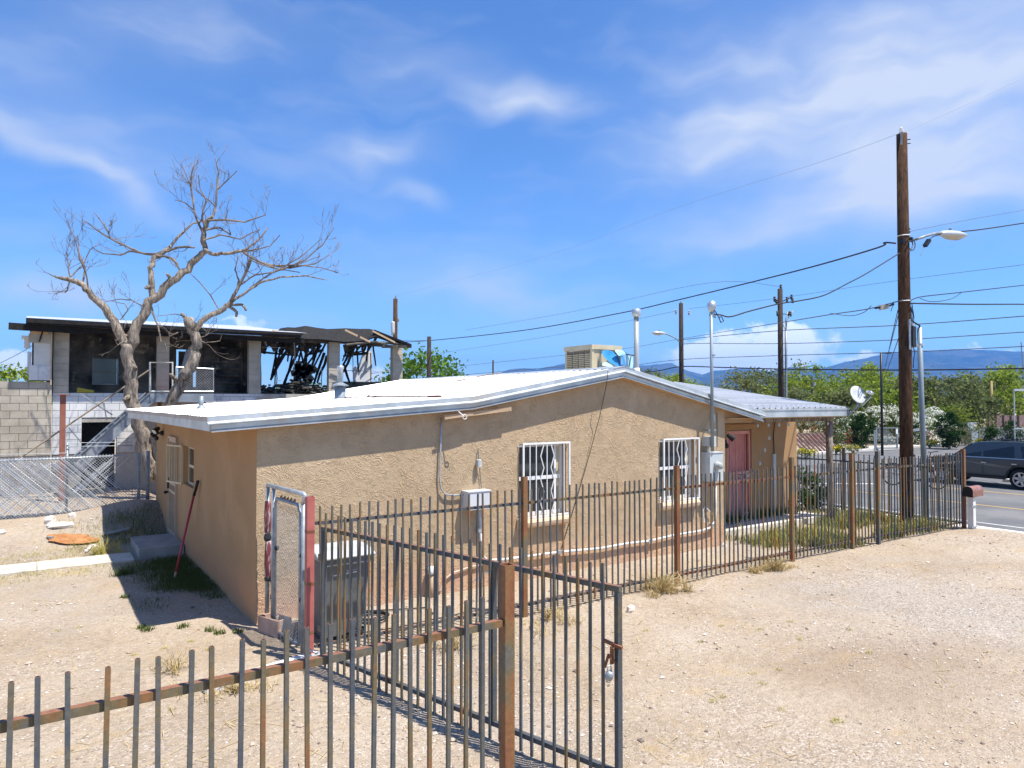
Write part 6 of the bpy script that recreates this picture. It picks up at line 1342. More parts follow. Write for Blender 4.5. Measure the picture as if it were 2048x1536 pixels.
street_lamp('pale street lamp reaching left from the tall dark timber pole', tuple(tA), [(1361, 685), (1350, 676), (1335, 669), (1326, 667)], [(1330, 668), (1306, 666)], m_lamp, 1.5, dict(Y=tA.y))
b = MB()
for px, py in ((1352, 612), (1378, 614)): insul(b, at(px, py + 12, Y=tA.y), 1.6)
insul(b, tA + Vector((0, 0, .05)), 1.2); b.ob('insulators', m_galv_d, pA)
b = MB(); insul(b, tB + Vector((0, -.05, .1)), 1.6)
for px, py in ((1549, 598), (1553, 604), (1574, 599), (1583, 594), (1585, 601), (1555, 627), (1577, 627), (1581, 628)): insul(b, at(px, py, Y=tB.y), 1.6)
b.bar(at(1562, 604, Y=tB.y), at(1584, 594, Y=tB.y), .05, .05); b.bar(at(1550, 604, Y=tB.y), at(1566, 606, Y=tB.y), .05, .05); b.bar(at(1553, 627, Y=tB.y), at(1580, 629, Y=tB.y), .04, .04); b.ob('insulators', m_black, pB)
b = MB(); gq = [at(1572, py, Y=tB.y) for py in (662, 720, 800, 860)]; b.tube(gq, .075, 8); b.tube([gq[0], at(1574, 640, Y=tB.y), at(1586, 622, Y=tB.y)], .03, 5); b.tube([gq[0], at(1571, 640, Y=tB.y), at(1576, 622, Y=tB.y)], .03, 5); b.tube([gq[0], at(1564, 645, Y=tB.y)], .025, 5); b.ob('conduit', m_galv_d, pB, True)
b = MB(); c = at(786, 655, Y=tC.y); b.lathe([(.13, -.5), (.14, -.3), (.14, .3), (.13, .36), (.04, .4)], c, 10); b.ob('transformer', m_grey_box, pC, True)
b = MB(); insul(b, tC + Vector((.03, 0, .1)), 1.3); insul(b, at(797, 640, Y=tC.y), 1.4); b.ob('insulators', m_galv_d, pC)
# wires: each strung between its two supports, hanging in a shallow curve
def wire(lab, pts, r, m=m_wire, name='overhead_wire', n=14, cat='wire'):
    """pts: (px, py, distance) supports and points the wire passes"""
    P = []
    for px, py, d in pts: q = d_of(px, d); P.append(Vector((q.x, q.y, EYE + (HOR - py) / F * d)))
    Q = []
    for i in range(len(P) - 1):
        p0, p1, p2, p3 = P[max(i - 1, 0)], P[i], P[i + 1], P[min(i + 2, len(P) - 1)]
        for k in range(n):
            t = k / n; Q.append(.5 * ((2 * p1) + (p2 - p0) * t + (2 * p0 - 5 * p1 + 4 * p2 - p3) * t * t + (3 * p1 - p0 - 3 * p2 + p3) * t ** 3))
    Q.append(P[-1]); return tag(MB().tube(Q, r, 5).ob(name, m, None, True), lab, cat)
D0 = 16.1
wire('thin wire from the pole behind the burnt building to the thick pole top', [(791, 591, 46), (1080, 514, 31), (1350, 415, 23.5), (1640, 322, 18.2), (1803, 263, D0)], .004, m_wire_f)
wire('thin top wire leaving the thick pole top toward the upper right', [(1803, 263, D0), (1862, 240, 17), (2100, 130, 22)], .003, m_wire_f)
wire('thick black cable sagging left from the thick timber pole past the dark pole', [(1795, 485, D0), (1772, 484, 16.6), (1762, 493, 16.9), (1640, 529, 19), (1519, 560, 21.5), (1350, 601, 25.5), (1240, 626, 28.5), (1050, 660, 33.5), (870, 680, 39.8), (800, 684, 46)], .020)
wire('black cable from the thick timber pole out to the upper right past the lamp', [(1820, 482, D0), (1880, 466, 17.2), (1960, 458, 18.5), (2048, 445, 20), (2120, 433, 21.5)], .017)
wire('twisted service cable drooping from the thick timber pole to the grey mast', [(1803, 505, D0), (1736, 546, 15.6), (1700, 565, 15.3), (1650, 590, 14.9), (1600, 601, 14.6), (1560, 607, 14.4), (1500, 622, 14.0), (1462, 633, 13.8), (1440, 629, 13.7), (1420, 630, 13.6)], .014)
wire('grey cable carrying a splice case left of the thick timber pole', [(1808, 599, D0), (1740, 617, 17.5), (1660, 629, 19.7), (1562, 645, 23.5), (1365, 677, 47), (1250, 697, 52), (1130, 710, 56), (930, 731, 62), (840, 738, 66)], .014, m_wire_l)
wire('second grey cable drooping below the splice case', [(1745, 611, 17.3), (1728, 625, 17.6), (1700, 631, 18.2), (1662, 626, 19.6)], .010, m_wire_l)
wire('wire from the far lamp pole past the insulator pole to the right edge', [(1365, 679, 47.6), (1562, 661, 41), (1805, 650, 34), (2048, 632, 30), (2120, 626, 28)], .022, m_wire_l)
wire('second wire down between the two far timber poles and the right edge', [(1363, 695, 47.6), (1378, 687, 47), (1562, 687, 41), (1805, 679, 34), (2048, 664, 30), (2120, 659, 28)], .020, m_wire_l)
wire('third wire down crossing both far timber poles to the right edge', [(900, 752, 70), (1130, 733, 58), (1240, 733, 54), (1363, 719, 47.6), (1562, 711, 41), (1805, 704, 34), (2044, 693, 30), (2120, 689, 28)], .020, m_wire_l)
wire('thick black lowest cable crossing in front of the far trees', [(1280, 746, 52), (1320, 741, 50), (1365, 733, 47.6), (1450, 735, 44), (1562, 738, 41), (1805, 740, 34), (2048, 737, 30), (2120, 736, 28)], .034, m_wire)
wire('twin black cable level with the band on the thick timber pole', [(1822, 606, D0), (1940, 608, 18), (2048, 608, 20), (2120, 609, 21.6)], .018)
wire('looped cable from the band of the thick pole to the right edge', [(1822, 602, D0), (1845, 593, 16.6), (1925, 584, 18), (2048, 570, 20), (2120, 562, 21.6)], .012)
wire('slack grey wire hanging below the looped cable', [(1843, 596, 16.5), (1860, 602, 16.8), (1882, 602, 17.2), (1908, 596, 17.7), (1925, 585, 18)], .008)
wire('hair thin wire from the thick pole to the right edge above the lamp', [(1824, 461, D0), (1940, 438, 18), (2048, 419, 20), (2120, 405, 21)], .006, m_wire_l)
wire('faint wire just above the sagging thick cable', [(930, 660, 70), (1150, 622, 58), (1412, 566, 47), (1562, 572, 41)], .012, m_wire_l)
wire('faint lower wire reaching the insulator of the lamp pole', [(840, 712, 75), (1100, 672, 60), (1351, 622, 47.6)], .012, m_wire_l)
wire('wire from the insulator pole across the sky to the right', [(1378, 617, 47.6), (1549, 597, 41), (1800, 560, 34), (2120, 520, 27)], .010, m_wire_l)
wire('thin wire from the dark pole left of the ridge toward the burnt roof', [(858, 681, 40), (822, 681, 42), (792, 681, 46)], .012, m_wire_l)
wire('wire behind the burnt columns crossing the green tree', [(785, 742, 44), (858, 744, 42), (905, 748, 48)], .008, m_wire_l)
wire('slanting wire tied to the pale siding at the left edge', [(-10, 731, 20), (40, 705, 20.3), (70, 686, 20.6)], .008, m_wire_l)
for k, (a, c, lab) in enumerate((((1798, 620), (1772, 732), 'first guy cable slanting down left of the thick timber pole'), ((1800, 625), (1768, 745), 'second guy cable slanting down left of the thick timber pole'), ((1799, 675), (1768, 760), 'third short guy cable slanting down left of the thick timber pole'))):
    wire(lab, [(a[0], a[1], D0), ((a[0] + c[0]) / 2 - 2, (a[1] + c[1]) / 2 + 6, 22), (c[0], c[1], 40)], .010)
sc_ = thing('splice_case', 'pale grey rectangular splice case hanging on the overhead cable', 'splice case', tuple(at(1770, 613, Y=9.2)))
c0, c1 = d_of(1762, 16.8), d_of(1778, 16.8); z0, z1 = EYE + (HOR - 615) / F * 16.8, EYE + (HOR - 612) / F * 16.8
b = MB(); b.bar(c0 + Vector((0, 0, z0)), c1 + Vector((0, 0, z1)), .12, .12); b.ob('case', M('splice_grey', (.40, .38, .33), (.48, .46, .4), 6, .6), sc_)
b = MB(); b.bar(c0 + Vector((-.10, .07, z0 - .01)), c0 + Vector((0, 0, z0)), .04, .04); b.bar(c1 + Vector((0, 0, z1)), c1 + Vector((.12, -.08, z1 + .05)), .04, .04); b.ob('ends', m_black, sc_)
wire('loose cable tail below the splice case', [(1782, 610, 16.6), (1790, 606, 16.4), (1786, 616, 16.4), (1784, 622, 16.4)], .008)
# sign frame by the right edge
sf2 = thing('sign_frame', 'thin metal frame with glass panel standing at the right edge behind the car', 'sign', tuple(d_of(2040, 40)))
q0, q1 = d_of(2028, 40), d_of(2075, 40); b = MB()
for q in (q0, q1): b.tube([q + Vector((0, 0, -.4)), q + Vector((0, 0, 3.55))], .03, 6)
b.bar(q0 + Vector((0, 0, 3.5)), q1 + Vector((0, 0, 3.5)), .10, .12); b.bar(q0 + Vector((0, 0, 1.32)), q1 + Vector((0, 0, 1.32)), .06, .06); b.ob('frame', m_grey_box, sf2)
b = MB(); b.tube([d_of(2044, 40) + Vector((0, 0, 3.5)), d_of(2056, 40) + Vector((0, 0, 4.2))], .02, 5); b.tube([d_of(2044, 40) + Vector((0, 0, 6.2)), d_of(2050, 40) + Vector((0, 0, 3.6))], .03, 5); b.ob('stay', m_galv_d, sf2)
# mailbox
mbx = thing('mailbox', 'rusty domed mailbox on a white post strapped to the fence corner', 'mailbox', (17.45, 7.35, 0))
p = at(1944, 1060, Z=.0); p = Vector((17.345, 7.43, 0))
b = MB(); b.bb(p.x - .06, p.x + .06, p.y - .06, p.y + .06, -.3, .72); b.ob('post', M('post_white', (.62, .60, .55), (.74, .73, .69), 3, .6), mbx)
b = MB(); z0 = .74; pr = [(p.y - .10, z0), (p.y + .10, z0)] + [(p.y + .10 * math.cos(w), z0 + .13 + .10 * math.sin(w)) for w in [k * math.pi / 8 for k in range(9)]]
b.prism(pr, 'X', p.x - .16, p.x + .34); b.ob('box', M('rusty_box', (.22, .10, .08), (.34, .17, .12), 6, .5, .2, c3=(.34, .20, .21), s3=4), mbx)
b = MB(); b.prism([(y_ + (p.y - y_) * -.04, z_ + .0) for y_, z_ in pr], 'X', p.x - .175, p.x - .162); b.ob('door', m_black, mbx)
b = MB(); b.bb(p.x - .17, p.x + .075, p.y - .075, p.y - .061, .52, .545); b.bb(p.x - .17, p.x + .075, p.y - .075, p.y - .061, .06, .085); b.ob('strap', m_galv_d, mbx)
# ------------------------------------------------------------------ the grey sport utility car
def make_suv():
    """built along +y (nose), near side is -x; origin on the road under its middle"""
    t = thing('parked_car', 'dark grey sport utility car on the street behind the mailbox', 'car')
    paint, nt, bs_ = newmat('car_paint'); bs_.inputs['Base Color'].default_value = (.050, .062, .070, 1); bs_.inputs['Metallic'].default_value = .35; bs_.inputs['Roughness'].default_value = .32; bs_.inputs['Coat Weight'].default_value = .7
    glass = glass_mat('car_glass', (.012, .016, .017), .05); trim = m_black; chrome = M('wheel_alloy', (.45, .47, .49), (.5, .52, .54), 4, .3, .7)
    W = .93
    body = [(-2.38, .52), (-2.40, .80), (-2.36, 1.10), (1.00, 1.13), (1.35, 1.10), (2.10, 1.02), (2.32, .93), (2.40, .74), (2.38, .50), (2.30, .40), (1.92, .38)]
    def arch(cy, r, n=9): return [(cy + r * math.cos(w), .385 + r * math.sin(w)) for w in [math.pi * k / n for k in range(n + 1)]]
    a = arch(1.42, .475); a2 = arch(-1.37, .475)
    poly = body[:-1] + [(1.95, .42)] + a + [(.90, .36), (-.85, .36)] + a2 + [(-1.9, .44)]
    b = MB(); n = len(poly)
    secs = [(-W + .07, .965, .0), (-W, 1.0, 0), (W, 1.0, 0), (W - .07, .965, 0)]
    vs = []
    for x, s_, _ in [(-W + .06, .985, 0), (-W, 1, 0), (W, 1, 0), (W - .06, .985, 0)]:
        for (y, z) in poly: vs.append((x, y * s_, .75 + (z - .75) * (s_ if z > .75 else 1)))
    # sides bulge at waist: outer rings shrink toward the sill and shoulder
    out = []
    for i, v in enumerate(vs):
        x, y, z = v; k = 1 - .05 * ((z - .8) / .45) ** 2; out.append((x * k, y, z))
    fs = [(i * n + k, i * n + (k + 1) % n, (i + 1) * n + (k + 1) % n, (i + 1) * n + k) for i in range(3) for k in range(n)] + [tuple(reversed(range(n))), tuple(range(3 * n, 4 * n))]
    b.add(out, fs); o = b.ob('body', paint, t); m_ = o.modifiers.new('edge', 'BEVEL'); m_.width = .03; m_.segments = 2; m_.limit_method = 'ANGLE'
    # greenhouse
    def cabin(grow): 
        lo = [(-2.30, 1.10), (1.02, 1.13)]; hi = [(-2.08, 1.72), (-1.5, 1.77), (-.3, 1.78), (.18, 1.72)]
        return lo, hi
    g_ = MB(); ring = [(-2.33, 1.09, .84), (1.12, 1.12, .84), (.36, 1.66, .70), (.16, 1.745, .66), (-.4, 1.785, .655), (-1.5, 1.785, .655), (-2.02, 1.74, .66), (-2.2, 1.62, .70)]
    n = len(ring); vs = [(-x, y, z) for y, z, x in ring] + [(x, y, z) for y, z, x in ring]
    g_.add(vs, [tuple(range(n)), tuple(reversed(range(n, 2 * n)))] + [(i, i + n, (i + 1) % n + n, (i + 1) % n) for i in range(n)]); o = g_.ob('cabin', paint, t); m_ = o.modifiers.new('edge', 'BEVEL'); m_.width = .03; m_.segments = 2; m_.limit_method = 'ANGLE'
    def side(yz, s_, nm, m, off=.006):
        b = MB(); vs = []
        for y, z in yz: x = .84 - (z - 1.10) * (.84 - .66) / .64 + off; vs.append((s_ * x, y, z))
        vs2 = [(v[0] - s_ * .02, v[1], v[2]) for v in vs]; n = len(vs)
        b.add(vs + vs2, [tuple(range(n)) if s_ > 0 else tuple(reversed(range(n))), tuple(range(n, 2 * n))] + [(i, i + n, (i + 1) % n + n, (i + 1) % n) for i in range(n)]); return b.ob(nm, m, t)
    for s_ in (-1, 1):
        side([(.86, 1.16), (.33, 1.60), (.10, 1.68), (.02, 1.68), (.02, 1.17)], s_, 'side_window', glass)
        side([(-.06, 1.17), (-.06, 1.68), (-.86, 1.69), (-1.10, 1.60), (-1.14, 1.18)], s_, 'side_window', glass)
        side([(-1.42, 1.19), (-1.30, 1.62), (-1.95, 1.62), (-2.10, 1.2)], s_, 'side_window', glass)
        side([(1.05, 1.125), (.98, 1.155), (-2.2, 1.155), (-2.2, 1.13)], s_, 'belt_trim', chrome, .012)
        for y in (-.02, -1.06):
            b = MB(); b.bb(s_ * (W + .01) - .012, s_ * (W + .01) + .012, y - .19, y - .02, .93, .965); b.ob('door_handle', chrome, t)
        b = MB()
        for y in (.93, -.06, -1.12): b.bb(s_ * W - .004, s_ * W + .004, y - .006, y + .006, .45, 1.08)
        b.ob('door_gap', trim, t)
        b = MB(); b.bb(s_ * (W - .02) - .02, s_ * (W - .02) + .04, -.85, .9, .34, .44); b.ob('side_step', trim, t)
        b = MB(); b.box((s_ * 1.0, .80, 1.22), (.22, .10, .16)); o = b.ob('mirror', paint, t); m_ = o.modifiers.new('edge', 'BEVEL'); m_.width = .03; m_.segments = 2
        b = MB(); b.tube([(s_ * .60, .0, 1.79), (s_ * .60, -.1, 1.83), (s_ * .60, -1.9, 1.83), (s_ * .60, -2.0, 1.77)], .02, 6); b.ob('roof_rail', trim, t)
        b = MB(); b.box((s_ * .76, 2.27, .86), (.34, .20, .16)); o = b.ob('headlight', M('headlight_%d' % (s_ + 1), (.5, .52, .52), rough=.1), t)
        b = MB(); b.box((s_ * .80, -2.36, 1.0), (.20, .1, .34)); b.ob('tail_light', M('tail_red_%d' % (s_ + 1), (.3, .01, .01), rough=.2), t)
        for cy in (1.42, -1.37):
            c = (s_ * (W - .12), cy, .385); R = Matrix.Rotation(s_ * math.pi / 2, 3, 'Y')
            wh = MB(); wh.lathe([(.25, -.11), (.36, -.125), (.385, -.09), (.385, .09), (.36, .125), (.26, .11), (.255, -.09)], c, 28, R, False); wheel = wh.ob('wheel', M('tyre', (.012, .012, .013), rough=.85) if 'tyre' not in bpy.data.materials else bpy.data.materials['tyre'], t, True)
            b = MB(); b.lathe([(.262, .05), (.268, .115), (.235, .115), (.225, .05)], c, 28, R, False); b.lathe([(.0, .10), (.055, .10), (.06, .06), (0.06, .02)][::-1], c, 12, R)
            for k in range(6):
                w = k * math.pi / 3 + .3; d_ = R @ Vector((math.cos(w), math.sin(w), 0)); ax = R @ Vector((0, 0, 1)); C0 = Vector(c) + ax * .085
                b.bar(C0 + d_ * .04, C0 + d_ * .24, .085, .03, ax)
            b.ob('rim', chrome, wheel); MB().lathe([(.24, .02), (.001, .025)], c, 20, R).ob('brake_disc', trim, wheel)
            b = MB(); pts = [(s_ * (W + .004), cy + .50 * math.cos(w), .385 + .50 * math.sin(w)) for w in [math.pi * k / 12 for k in range(13)]]; b.tube(pts, .03, 5); b.ob('wheel_arch', trim, t)
    b = MB(); b.bb(-.64, .64, -2.2, 2.2, .40, 1.0); b.ob('underbody', m_dark, t)
    b = MB(); b.quad((-.66, .40, 1.655), (.66, .40, 1.655), (.80, 1.08, 1.15), (-.80, 1.08, 1.15)); o = b.ob('windscreen', glass, t); m_ = o.modifiers.new('th', 'SOLIDIFY'); m_.thickness = .02; m_.offset = 1
    b = MB(); b.box((0, 2.36, .82), (1.1, .06, .26)); b.box((0, 2.37, .50), (1.5, .06, .14)); b.ob('grille', trim, t)
    b = MB(); b.box((0, -.55, 1.815), (.16, .30, .06)); b.ob('roof_antenna', trim, t)
    for x, y in ((-.38, .25), (.38, .25), (-.38, -.75), (.38, -.75)): b = MB(); b.box((x, y - .2, 1.10), (.46, .16, .62)); b.box((x, y - .22, 1.48), (.26, .10, .18)); b.ob('seat', trim, t)
    return t
suv = make_suv()
suv.location = (31.95, 12.95, RZ + .004)
# ------------------------------------------------------------------ stones, litter, rubbish, weeds
def rock(name, lab, p, s, m, seed, cat='rock', flat=1.0, group=None):
    rr = random.Random(seed); bm_v = []; b = MB(); n = 9; vs = []
    for i in range(6):
        ph = math.pi * (i + .5) / 6 - math.pi / 2
        for k in range(n):
            w = 2 * math.pi * k / n; f = 1 + rr.uniform(-.22, .22); vs.append((p.x + s * f * math.cos(ph) * math.cos(w), p.y + s * f * math.cos(ph) * math.sin(w) * .8, p.z + s * .25 * flat + s * flat * f * math.sin(ph)))
    b.add(vs, [(i * n + k, i * n + (k + 1) % n, (i + 1) * n + (k + 1) % n, (i + 1) * n + k) for i in range(5) for k in range(n)] + [tuple(reversed(range(n))), tuple(range(5 * n, 6 * n))])
    return tag(b.ob(name, m), lab, cat, group)
m_rock = M('rock_tan', (.42, .31, .22), (.66, .56, .46), 8, .9, bump=.5, bs=30); m_rockw = M('rock_pale', (.58, .55, .50), (.70, .67, .62), 8, .9, bump=.4)
def gpz(px, py):
    e = Vector((0, 0, EYE)); q = at(px, py, Z=-.6); a, b_ = 0.0, 1.0
    n = 400
    for i in range(1, n + 1):
        p = e.lerp(q, i / n)
        if p.z < gn(p.x, p.y): a, b_ = (i - 1) / n, i / n; break
    for _ in range(18):
        m_ = (a + b_) / 2; p = e.lerp(q, m_)
        if p.z < gn(p.x, p.y): b_ = m_
        else: a = m_
    return p
rock('rock', 'tan rock sitting alone on the dirt right of the gate end', gpz(1262, 1224), .075, m_rock, 1, flat=.95)
rock('rock', 'pale rock at the foot of the back chain link fence', gpz(100, 1045), .11, m_rockw, 2)
rock('rock', 'flat white slab of stone lying before the chain link fence', gpz(122, 1053), .24, m_rockw, 3, flat=.3)
rock('rock', 'small white stone just right of the chain link fence post', gpz(144, 1033), .07, m_rockw, 4)
rock('rock', 'white stone at the left edge before the chain link fence', gpz(3, 1068), .07, m_rockw, 5)
rock('rock', 'white stone at the shadow edge beside the path', gpz(186, 1093), .07, m_rockw, 6, flat=.5)
rock('rock', 'white pebble beside the corner of the porch', gpz(1448, 1093), .06, m_rockw, 7)
tw_ = MB(); p = gpz(145, 1081); pass
nR = 22; ro = [(p.x, p.y)]; rr = random.Random(4)
for f in (.5, 1.0):
    for k in range(nR): w = 2 * math.pi * k / nR; q = (f * (1 + rr.uniform(-.16, .16) * f)); ro.append((p.x + q * (.46 * math.cos(w) * _C - .26 * math.sin(w) * _S * -1), p.y + q * (-.46 * math.cos(w) * _S + .26 * math.sin(w) * _C)))
tw_.add([(x, y, gn(x, y) + .035 + rr.uniform(0, .015)) for x, y in ro], [(0, 1 + k, 1 + (k + 1) % nR) for k in range(nR)] + [(1 + k, 1 + nR + k, 1 + nR + (k + 1) % nR, 1 + (k + 1) % nR) for k in range(nR)])
tag(tw_.ob('rusty_sheet', M('rust_sheet', (.30, .125, .045), (.42, .21, .085), 5, .85, bump=.8, bs=15, c3=(.24, .09, .03), s3=8)), 'flat rusty orange metal sheet lying in the back yard', 'sheet')
sd_ = bpy.data.objects['rusty_sheet'].modifiers.new('thickness', 'SOLIDIFY'); sd_.thickness = .01
pl_ = MB(); q0, q1 = gpz(410, 1388), gpz(636, 1318); pl_.bar(q0 + Vector((0, 0, .045)), q1 + Vector((0, 0, .045)), .09, .09)
tag(pl_.ob('timber', M('timber_white', (.60, .58, .54), (.74, .73, .70), 5, .7)), 'long white painted timber lying on the dirt before the red post', 'timber')
st2 = MB(); q0, q1 = gpz(172, 1107), gpz(182, 1098); st2.bar(q0 + Vector((0, 0, .04)), q1 + Vector((0, 0, .05)), .04, .03); tag(st2.ob('stick', m_white), 'short white stick on the ground above the path', 'stick')
st2 = MB(); q0, q1 = gpz(98, 1080), gpz(105, 1078); st2.bar(q0 + Vector((0, 0, .03)), q1 + Vector((0, 0, .03)), .12, .06); tag(st2.ob('debris_block', m_galv_d), 'small dark metal lump at the left tip of the rusty sheet', 'debris')
st2 = MB(); q0, q1 = gpz(205, 1073), gpz(260, 1066); st2.bar(q0 + Vector((0, 0, .05)), q1 + Vector((0, 0, .1)), .10, .03); tag(st2.ob('grey_board', m_galv_d), 'grey weathered board lying in the shaded grass by the house end', 'board')
hose = MB(); rr = random.Random(9)
for (cx_, cy_, R0) in ((700, 1268, .16), (745, 1240, .20)):
    p = gpz(cx_, cy_)
    hose.tube([p + Vector(((R0 + .02 * math.sin(k * .9)) * math.cos(k * .42), (R0 + .02 * math.cos(k * .7)) * math.sin(k * .42), .02 + .0012 * k)) for k in range(44)], .011, 5)
p = gpz(650, 1245); hose.tube([p, gpz(720, 1225) + Vector((0, 0, .02)), gpz(790, 1222) + Vector((0, 0, .02)), gpz(850, 1218) + Vector((0, 0, .02)), gpz(866, 1230) + Vector((0, 0, .02))], .010, 5)
tag(hose.ob('garden_hose', m_wire), 'thin black hose coiled on the dirt beside the wheeled bin', 'hose')
fc = MB(); p = gpz(998, 1205); fc.tube([p, p + Vector((0, 0, .30)), p + Vector((-.03, -.03, .42))], .014, 6); fc.tube([p + Vector((-.02, -.02, .40)), p + Vector((-.2, .05, .44)), p + Vector((-.42, .1, .30))], .008, 5); fc.box(p + Vector((0, 0, .34)), (.05, .08, .05))
tag(fc.ob('standpipe', m_galv_d), 'short garden standpipe with hose beside the gate post', 'tap')
bike = thing('bicycle', 'black bicycle with round wheel leaning behind the street fence', 'bicycle', tuple(gpz(1790, 985)))
q = at(1786, 938, X=17.55)
for dy in (0, 1.02):
    b = MB(); c = q + Vector((0, -dy, -.12)); b.tube([c + Vector((.05 * math.sin(w), .26 * math.cos(w), .26 * math.sin(w))) for w in [k * math.pi / 12 for k in range(25)]], .017, 5); w_ = b.ob('wheel', m_black, bike, True)
    b = MB()
    for k in range(12): w = k * math.pi / 6; b.tube([c, c + Vector((.05 * math.sin(w), .31 * math.cos(w), .31 * math.sin(w)))], .0025, 3)
    b.ob('spokes', m_galv_d, w_)
a_, c_ = q + Vector((0, 0, -.12)), q + Vector((0, -1.02, -.12)); bb_ = q + Vector((0, -.45, -.15)); s1 = q + Vector((.02, -.38, .30)); h1 = q + Vector((.02, -.86, .34))
b = MB()
for u_, v_ in ((a_, bb_), (a_, s1), (bb_, s1), (s1, h1), (bb_, h1), (h1, c_)): b.tube([u_, v_], .015, 5)
b.ob('frame', m_white, bike); b = MB(); b.tube([h1, h1 + Vector((0, -.02, .12)), h1 + Vector((.22, -.08, .14))], .012, 5); b.tube([h1 + Vector((0, -.02, .12)), h1 + Vector((-.22, -.08, .14))], .012, 5); b.ob('handlebar', m_black, bike)
b = MB(); b.box(s1 + Vector((0, 0, .06)), (.12, .24, .05)); b.ob('saddle', m_black, bike)
# fine gravel, dead stalks and grass: too many to count
rr = random.Random(77); b = MB()
def inside_house(x, y): return (2.2 < x < 11.6 and 9.2 < y < 18.4) or (11.3 < x < 16 and 9.9 < y < 19)
cnt = 0
while cnt < 15000:
    d = 3.0 + 13 * rr.random() ** 1.3; px = rr.uniform(-60, 2110); p = d_of(px, d)
    if p.y < 1 or p.x > 18.3 or inside_house(p.x, p.y): continue
    k = noise.noise((p.x * .42, p.y * .42, 11)) + .5 * noise.noise((p.x * 1.7, p.y * 1.7, 3))
    if rr.random() > .30 + .9 * k + .12: continue
    s_ = min(.03, .0042 + .004 * rr.expovariate(1.0)) * (1 + d * .02); z = gn(p.x, p.y) + s_ * .25; e = [rr.uniform(.6, 1.4) * s_ for _ in range(6)]; a0 = rr.uniform(0, 3)
    u_ = Vector((math.cos(a0), math.sin(a0), 0)); v_ = Vector((-u_.y, u_.x, 0)); c = Vector((p.x, p.y, z))
    b.add([c + u_ * e[0], c + v_ * e[1], c - u_ * e[2], c - v_ * e[3], c + Vector((0, 0, e[4] * .6)), c - Vector((0, 0, e[5] * .6))], [(0, 1, 4), (1, 2, 4), (2, 3, 4), (3, 0, 4), (1, 0, 5), (2, 1, 5), (3, 2, 5), (0, 3, 5)]); cnt += 1
mgv, nt, bs_ = newmat('gravel'); gg = nd(nt, 'ShaderNodeNewGeometry'); nt.links.new(ramp(nt, gg.outputs['Random Per Island'], [(0.0, (.13, .105, .09)), (.18, (.34, .26, .20)), (.55, (.48, .38, .29)), (.9, (.54, .46, .39)), (1.0, (.68, .64, .59))]), bs_.inputs['Base Color']); bs_.inputs['Roughness'].default_value = .9
tag(b.ob('gravel', mgv), 'loose fine gravel scattered over the dirt', 'gravel', kind='stuff')
def blades(b, p, n, h, spread, rr, lean=.5, w=.006):
    for _ in range(n):
        a = rr.uniform(0, 6.283); r_ = spread * math.sqrt(rr.random()); c = Vector((p.x + r_ * math.cos(a), p.y + r_ * math.sin(a), 0)); c.z = gn(c.x, c.y) - .004
        d_ = Vector((rr.gauss(0, 1), rr.gauss(0, 1), 0)) * lean * .5; H = h * rr.uniform(.4, 1.15); t_ = Vector((-d_.y, d_.x, 0)); t_ = t_.normalized() * w if t_.length > 1e-4 else Vector((w, 0, 0))
        m_ = c + d_ * H * .35 + Vector((0, 0, H * .6)); e = c + d_ * H + Vector((0, 0, H * (1 - .25 * min(1, d_.length))))
        b.add([c - t_, c + t_, m_ + t_ * .7, m_ - t_ * .7, e], [(0, 1, 2, 3), (3, 2, 4)])
# dry stalks lying about
b = MB()
for _ in range(5200):
    d = 3.2 + 14 * rr.random() ** 1.2; p = d_of(rr.uniform(-60, 2110), d)
    if p.y < 1 or p.x > 18 or inside_house(p.x, p.y): continue
    k = noise.noise((p.x * .55 + 7, p.y * .55, 5)) + .6 * noise.noise((p.x * 2.2, p.y * 2.2, 9)); near = math.exp(-abs(p.y - FY) / .5) if p.x > 2.5 else 0
    if rr.random() > .12 + k * .9 + near * .6: continue
    a = rr.uniform(0, 3.14); L = rr.uniform(.02, .10); t_ = Vector((math.cos(a), math.sin(a), 0)); nn = Vector((-t_.y, t_.x, 0)) * rr.uniform(.0015, .0035); c = Vector((p.x, p.y, gn(p.x, p.y) + .006)); u_ = Vector((0, 0, rr.uniform(0, .03)))
    b.add([c - t_ * L - nn, c - t_ * L + nn, c + t_ * L + nn + u_, c + t_ * L - nn + u_], [(0, 1, 2, 3)])
tag(b.ob('dry_stalks', m_straw), 'dead straw stalks lying scattered on the dirt', 'straw', kind='stuff')
# grass in the shade along the side wall
b = MB()
for _ in range(1300):
    x = 2.32 - abs(rr.gauss(0, .42)); y = rr.uniform(10.4, 14.2)
    if x < .9 or noise.noise((x * 1.3, y * .9, 2)) < -.16 + (12 - y) * .10: continue
    blades(b, Vector((x, y, 0)), 11, .09, .18, rr, 1.5, .0028)
for _ in range(150):
    x = 2.3 - abs(rr.gauss(0, .6)); y = rr.uniform(15.8, 17.6)
    blades(b, Vector((x, y, 0)), 13, .13, .22, rr, 1.6, .0028)
for px, py in ((285, 1258), (365, 1255), (420, 1262), (440, 1267), (475, 1265), (295, 1262), (250, 1195)): blades(b, gpz(px, py), 45, .07, .07, rr, 1.0)
tag(b.ob('grass', m_grass), 'green grass growing in the shade of the side wall', 'grass', kind='stuff')
b = MB()
for _ in range(170):
    x = rr.uniform(-1.2, 1.6); y = rr.choice((rr.uniform(15.2, 15.9), rr.uniform(13.6, 14.3))); blades(b, Vector((x, y, 0)), 12, .075, .2, rr, 1.6, .0028)
for _ in range(90): blades(b, Vector((1.9 - abs(rr.gauss(0, .8)), rr.uniform(15.9, 17.4), 0)), 10, .10, .22, rr, 1.6, .0028)
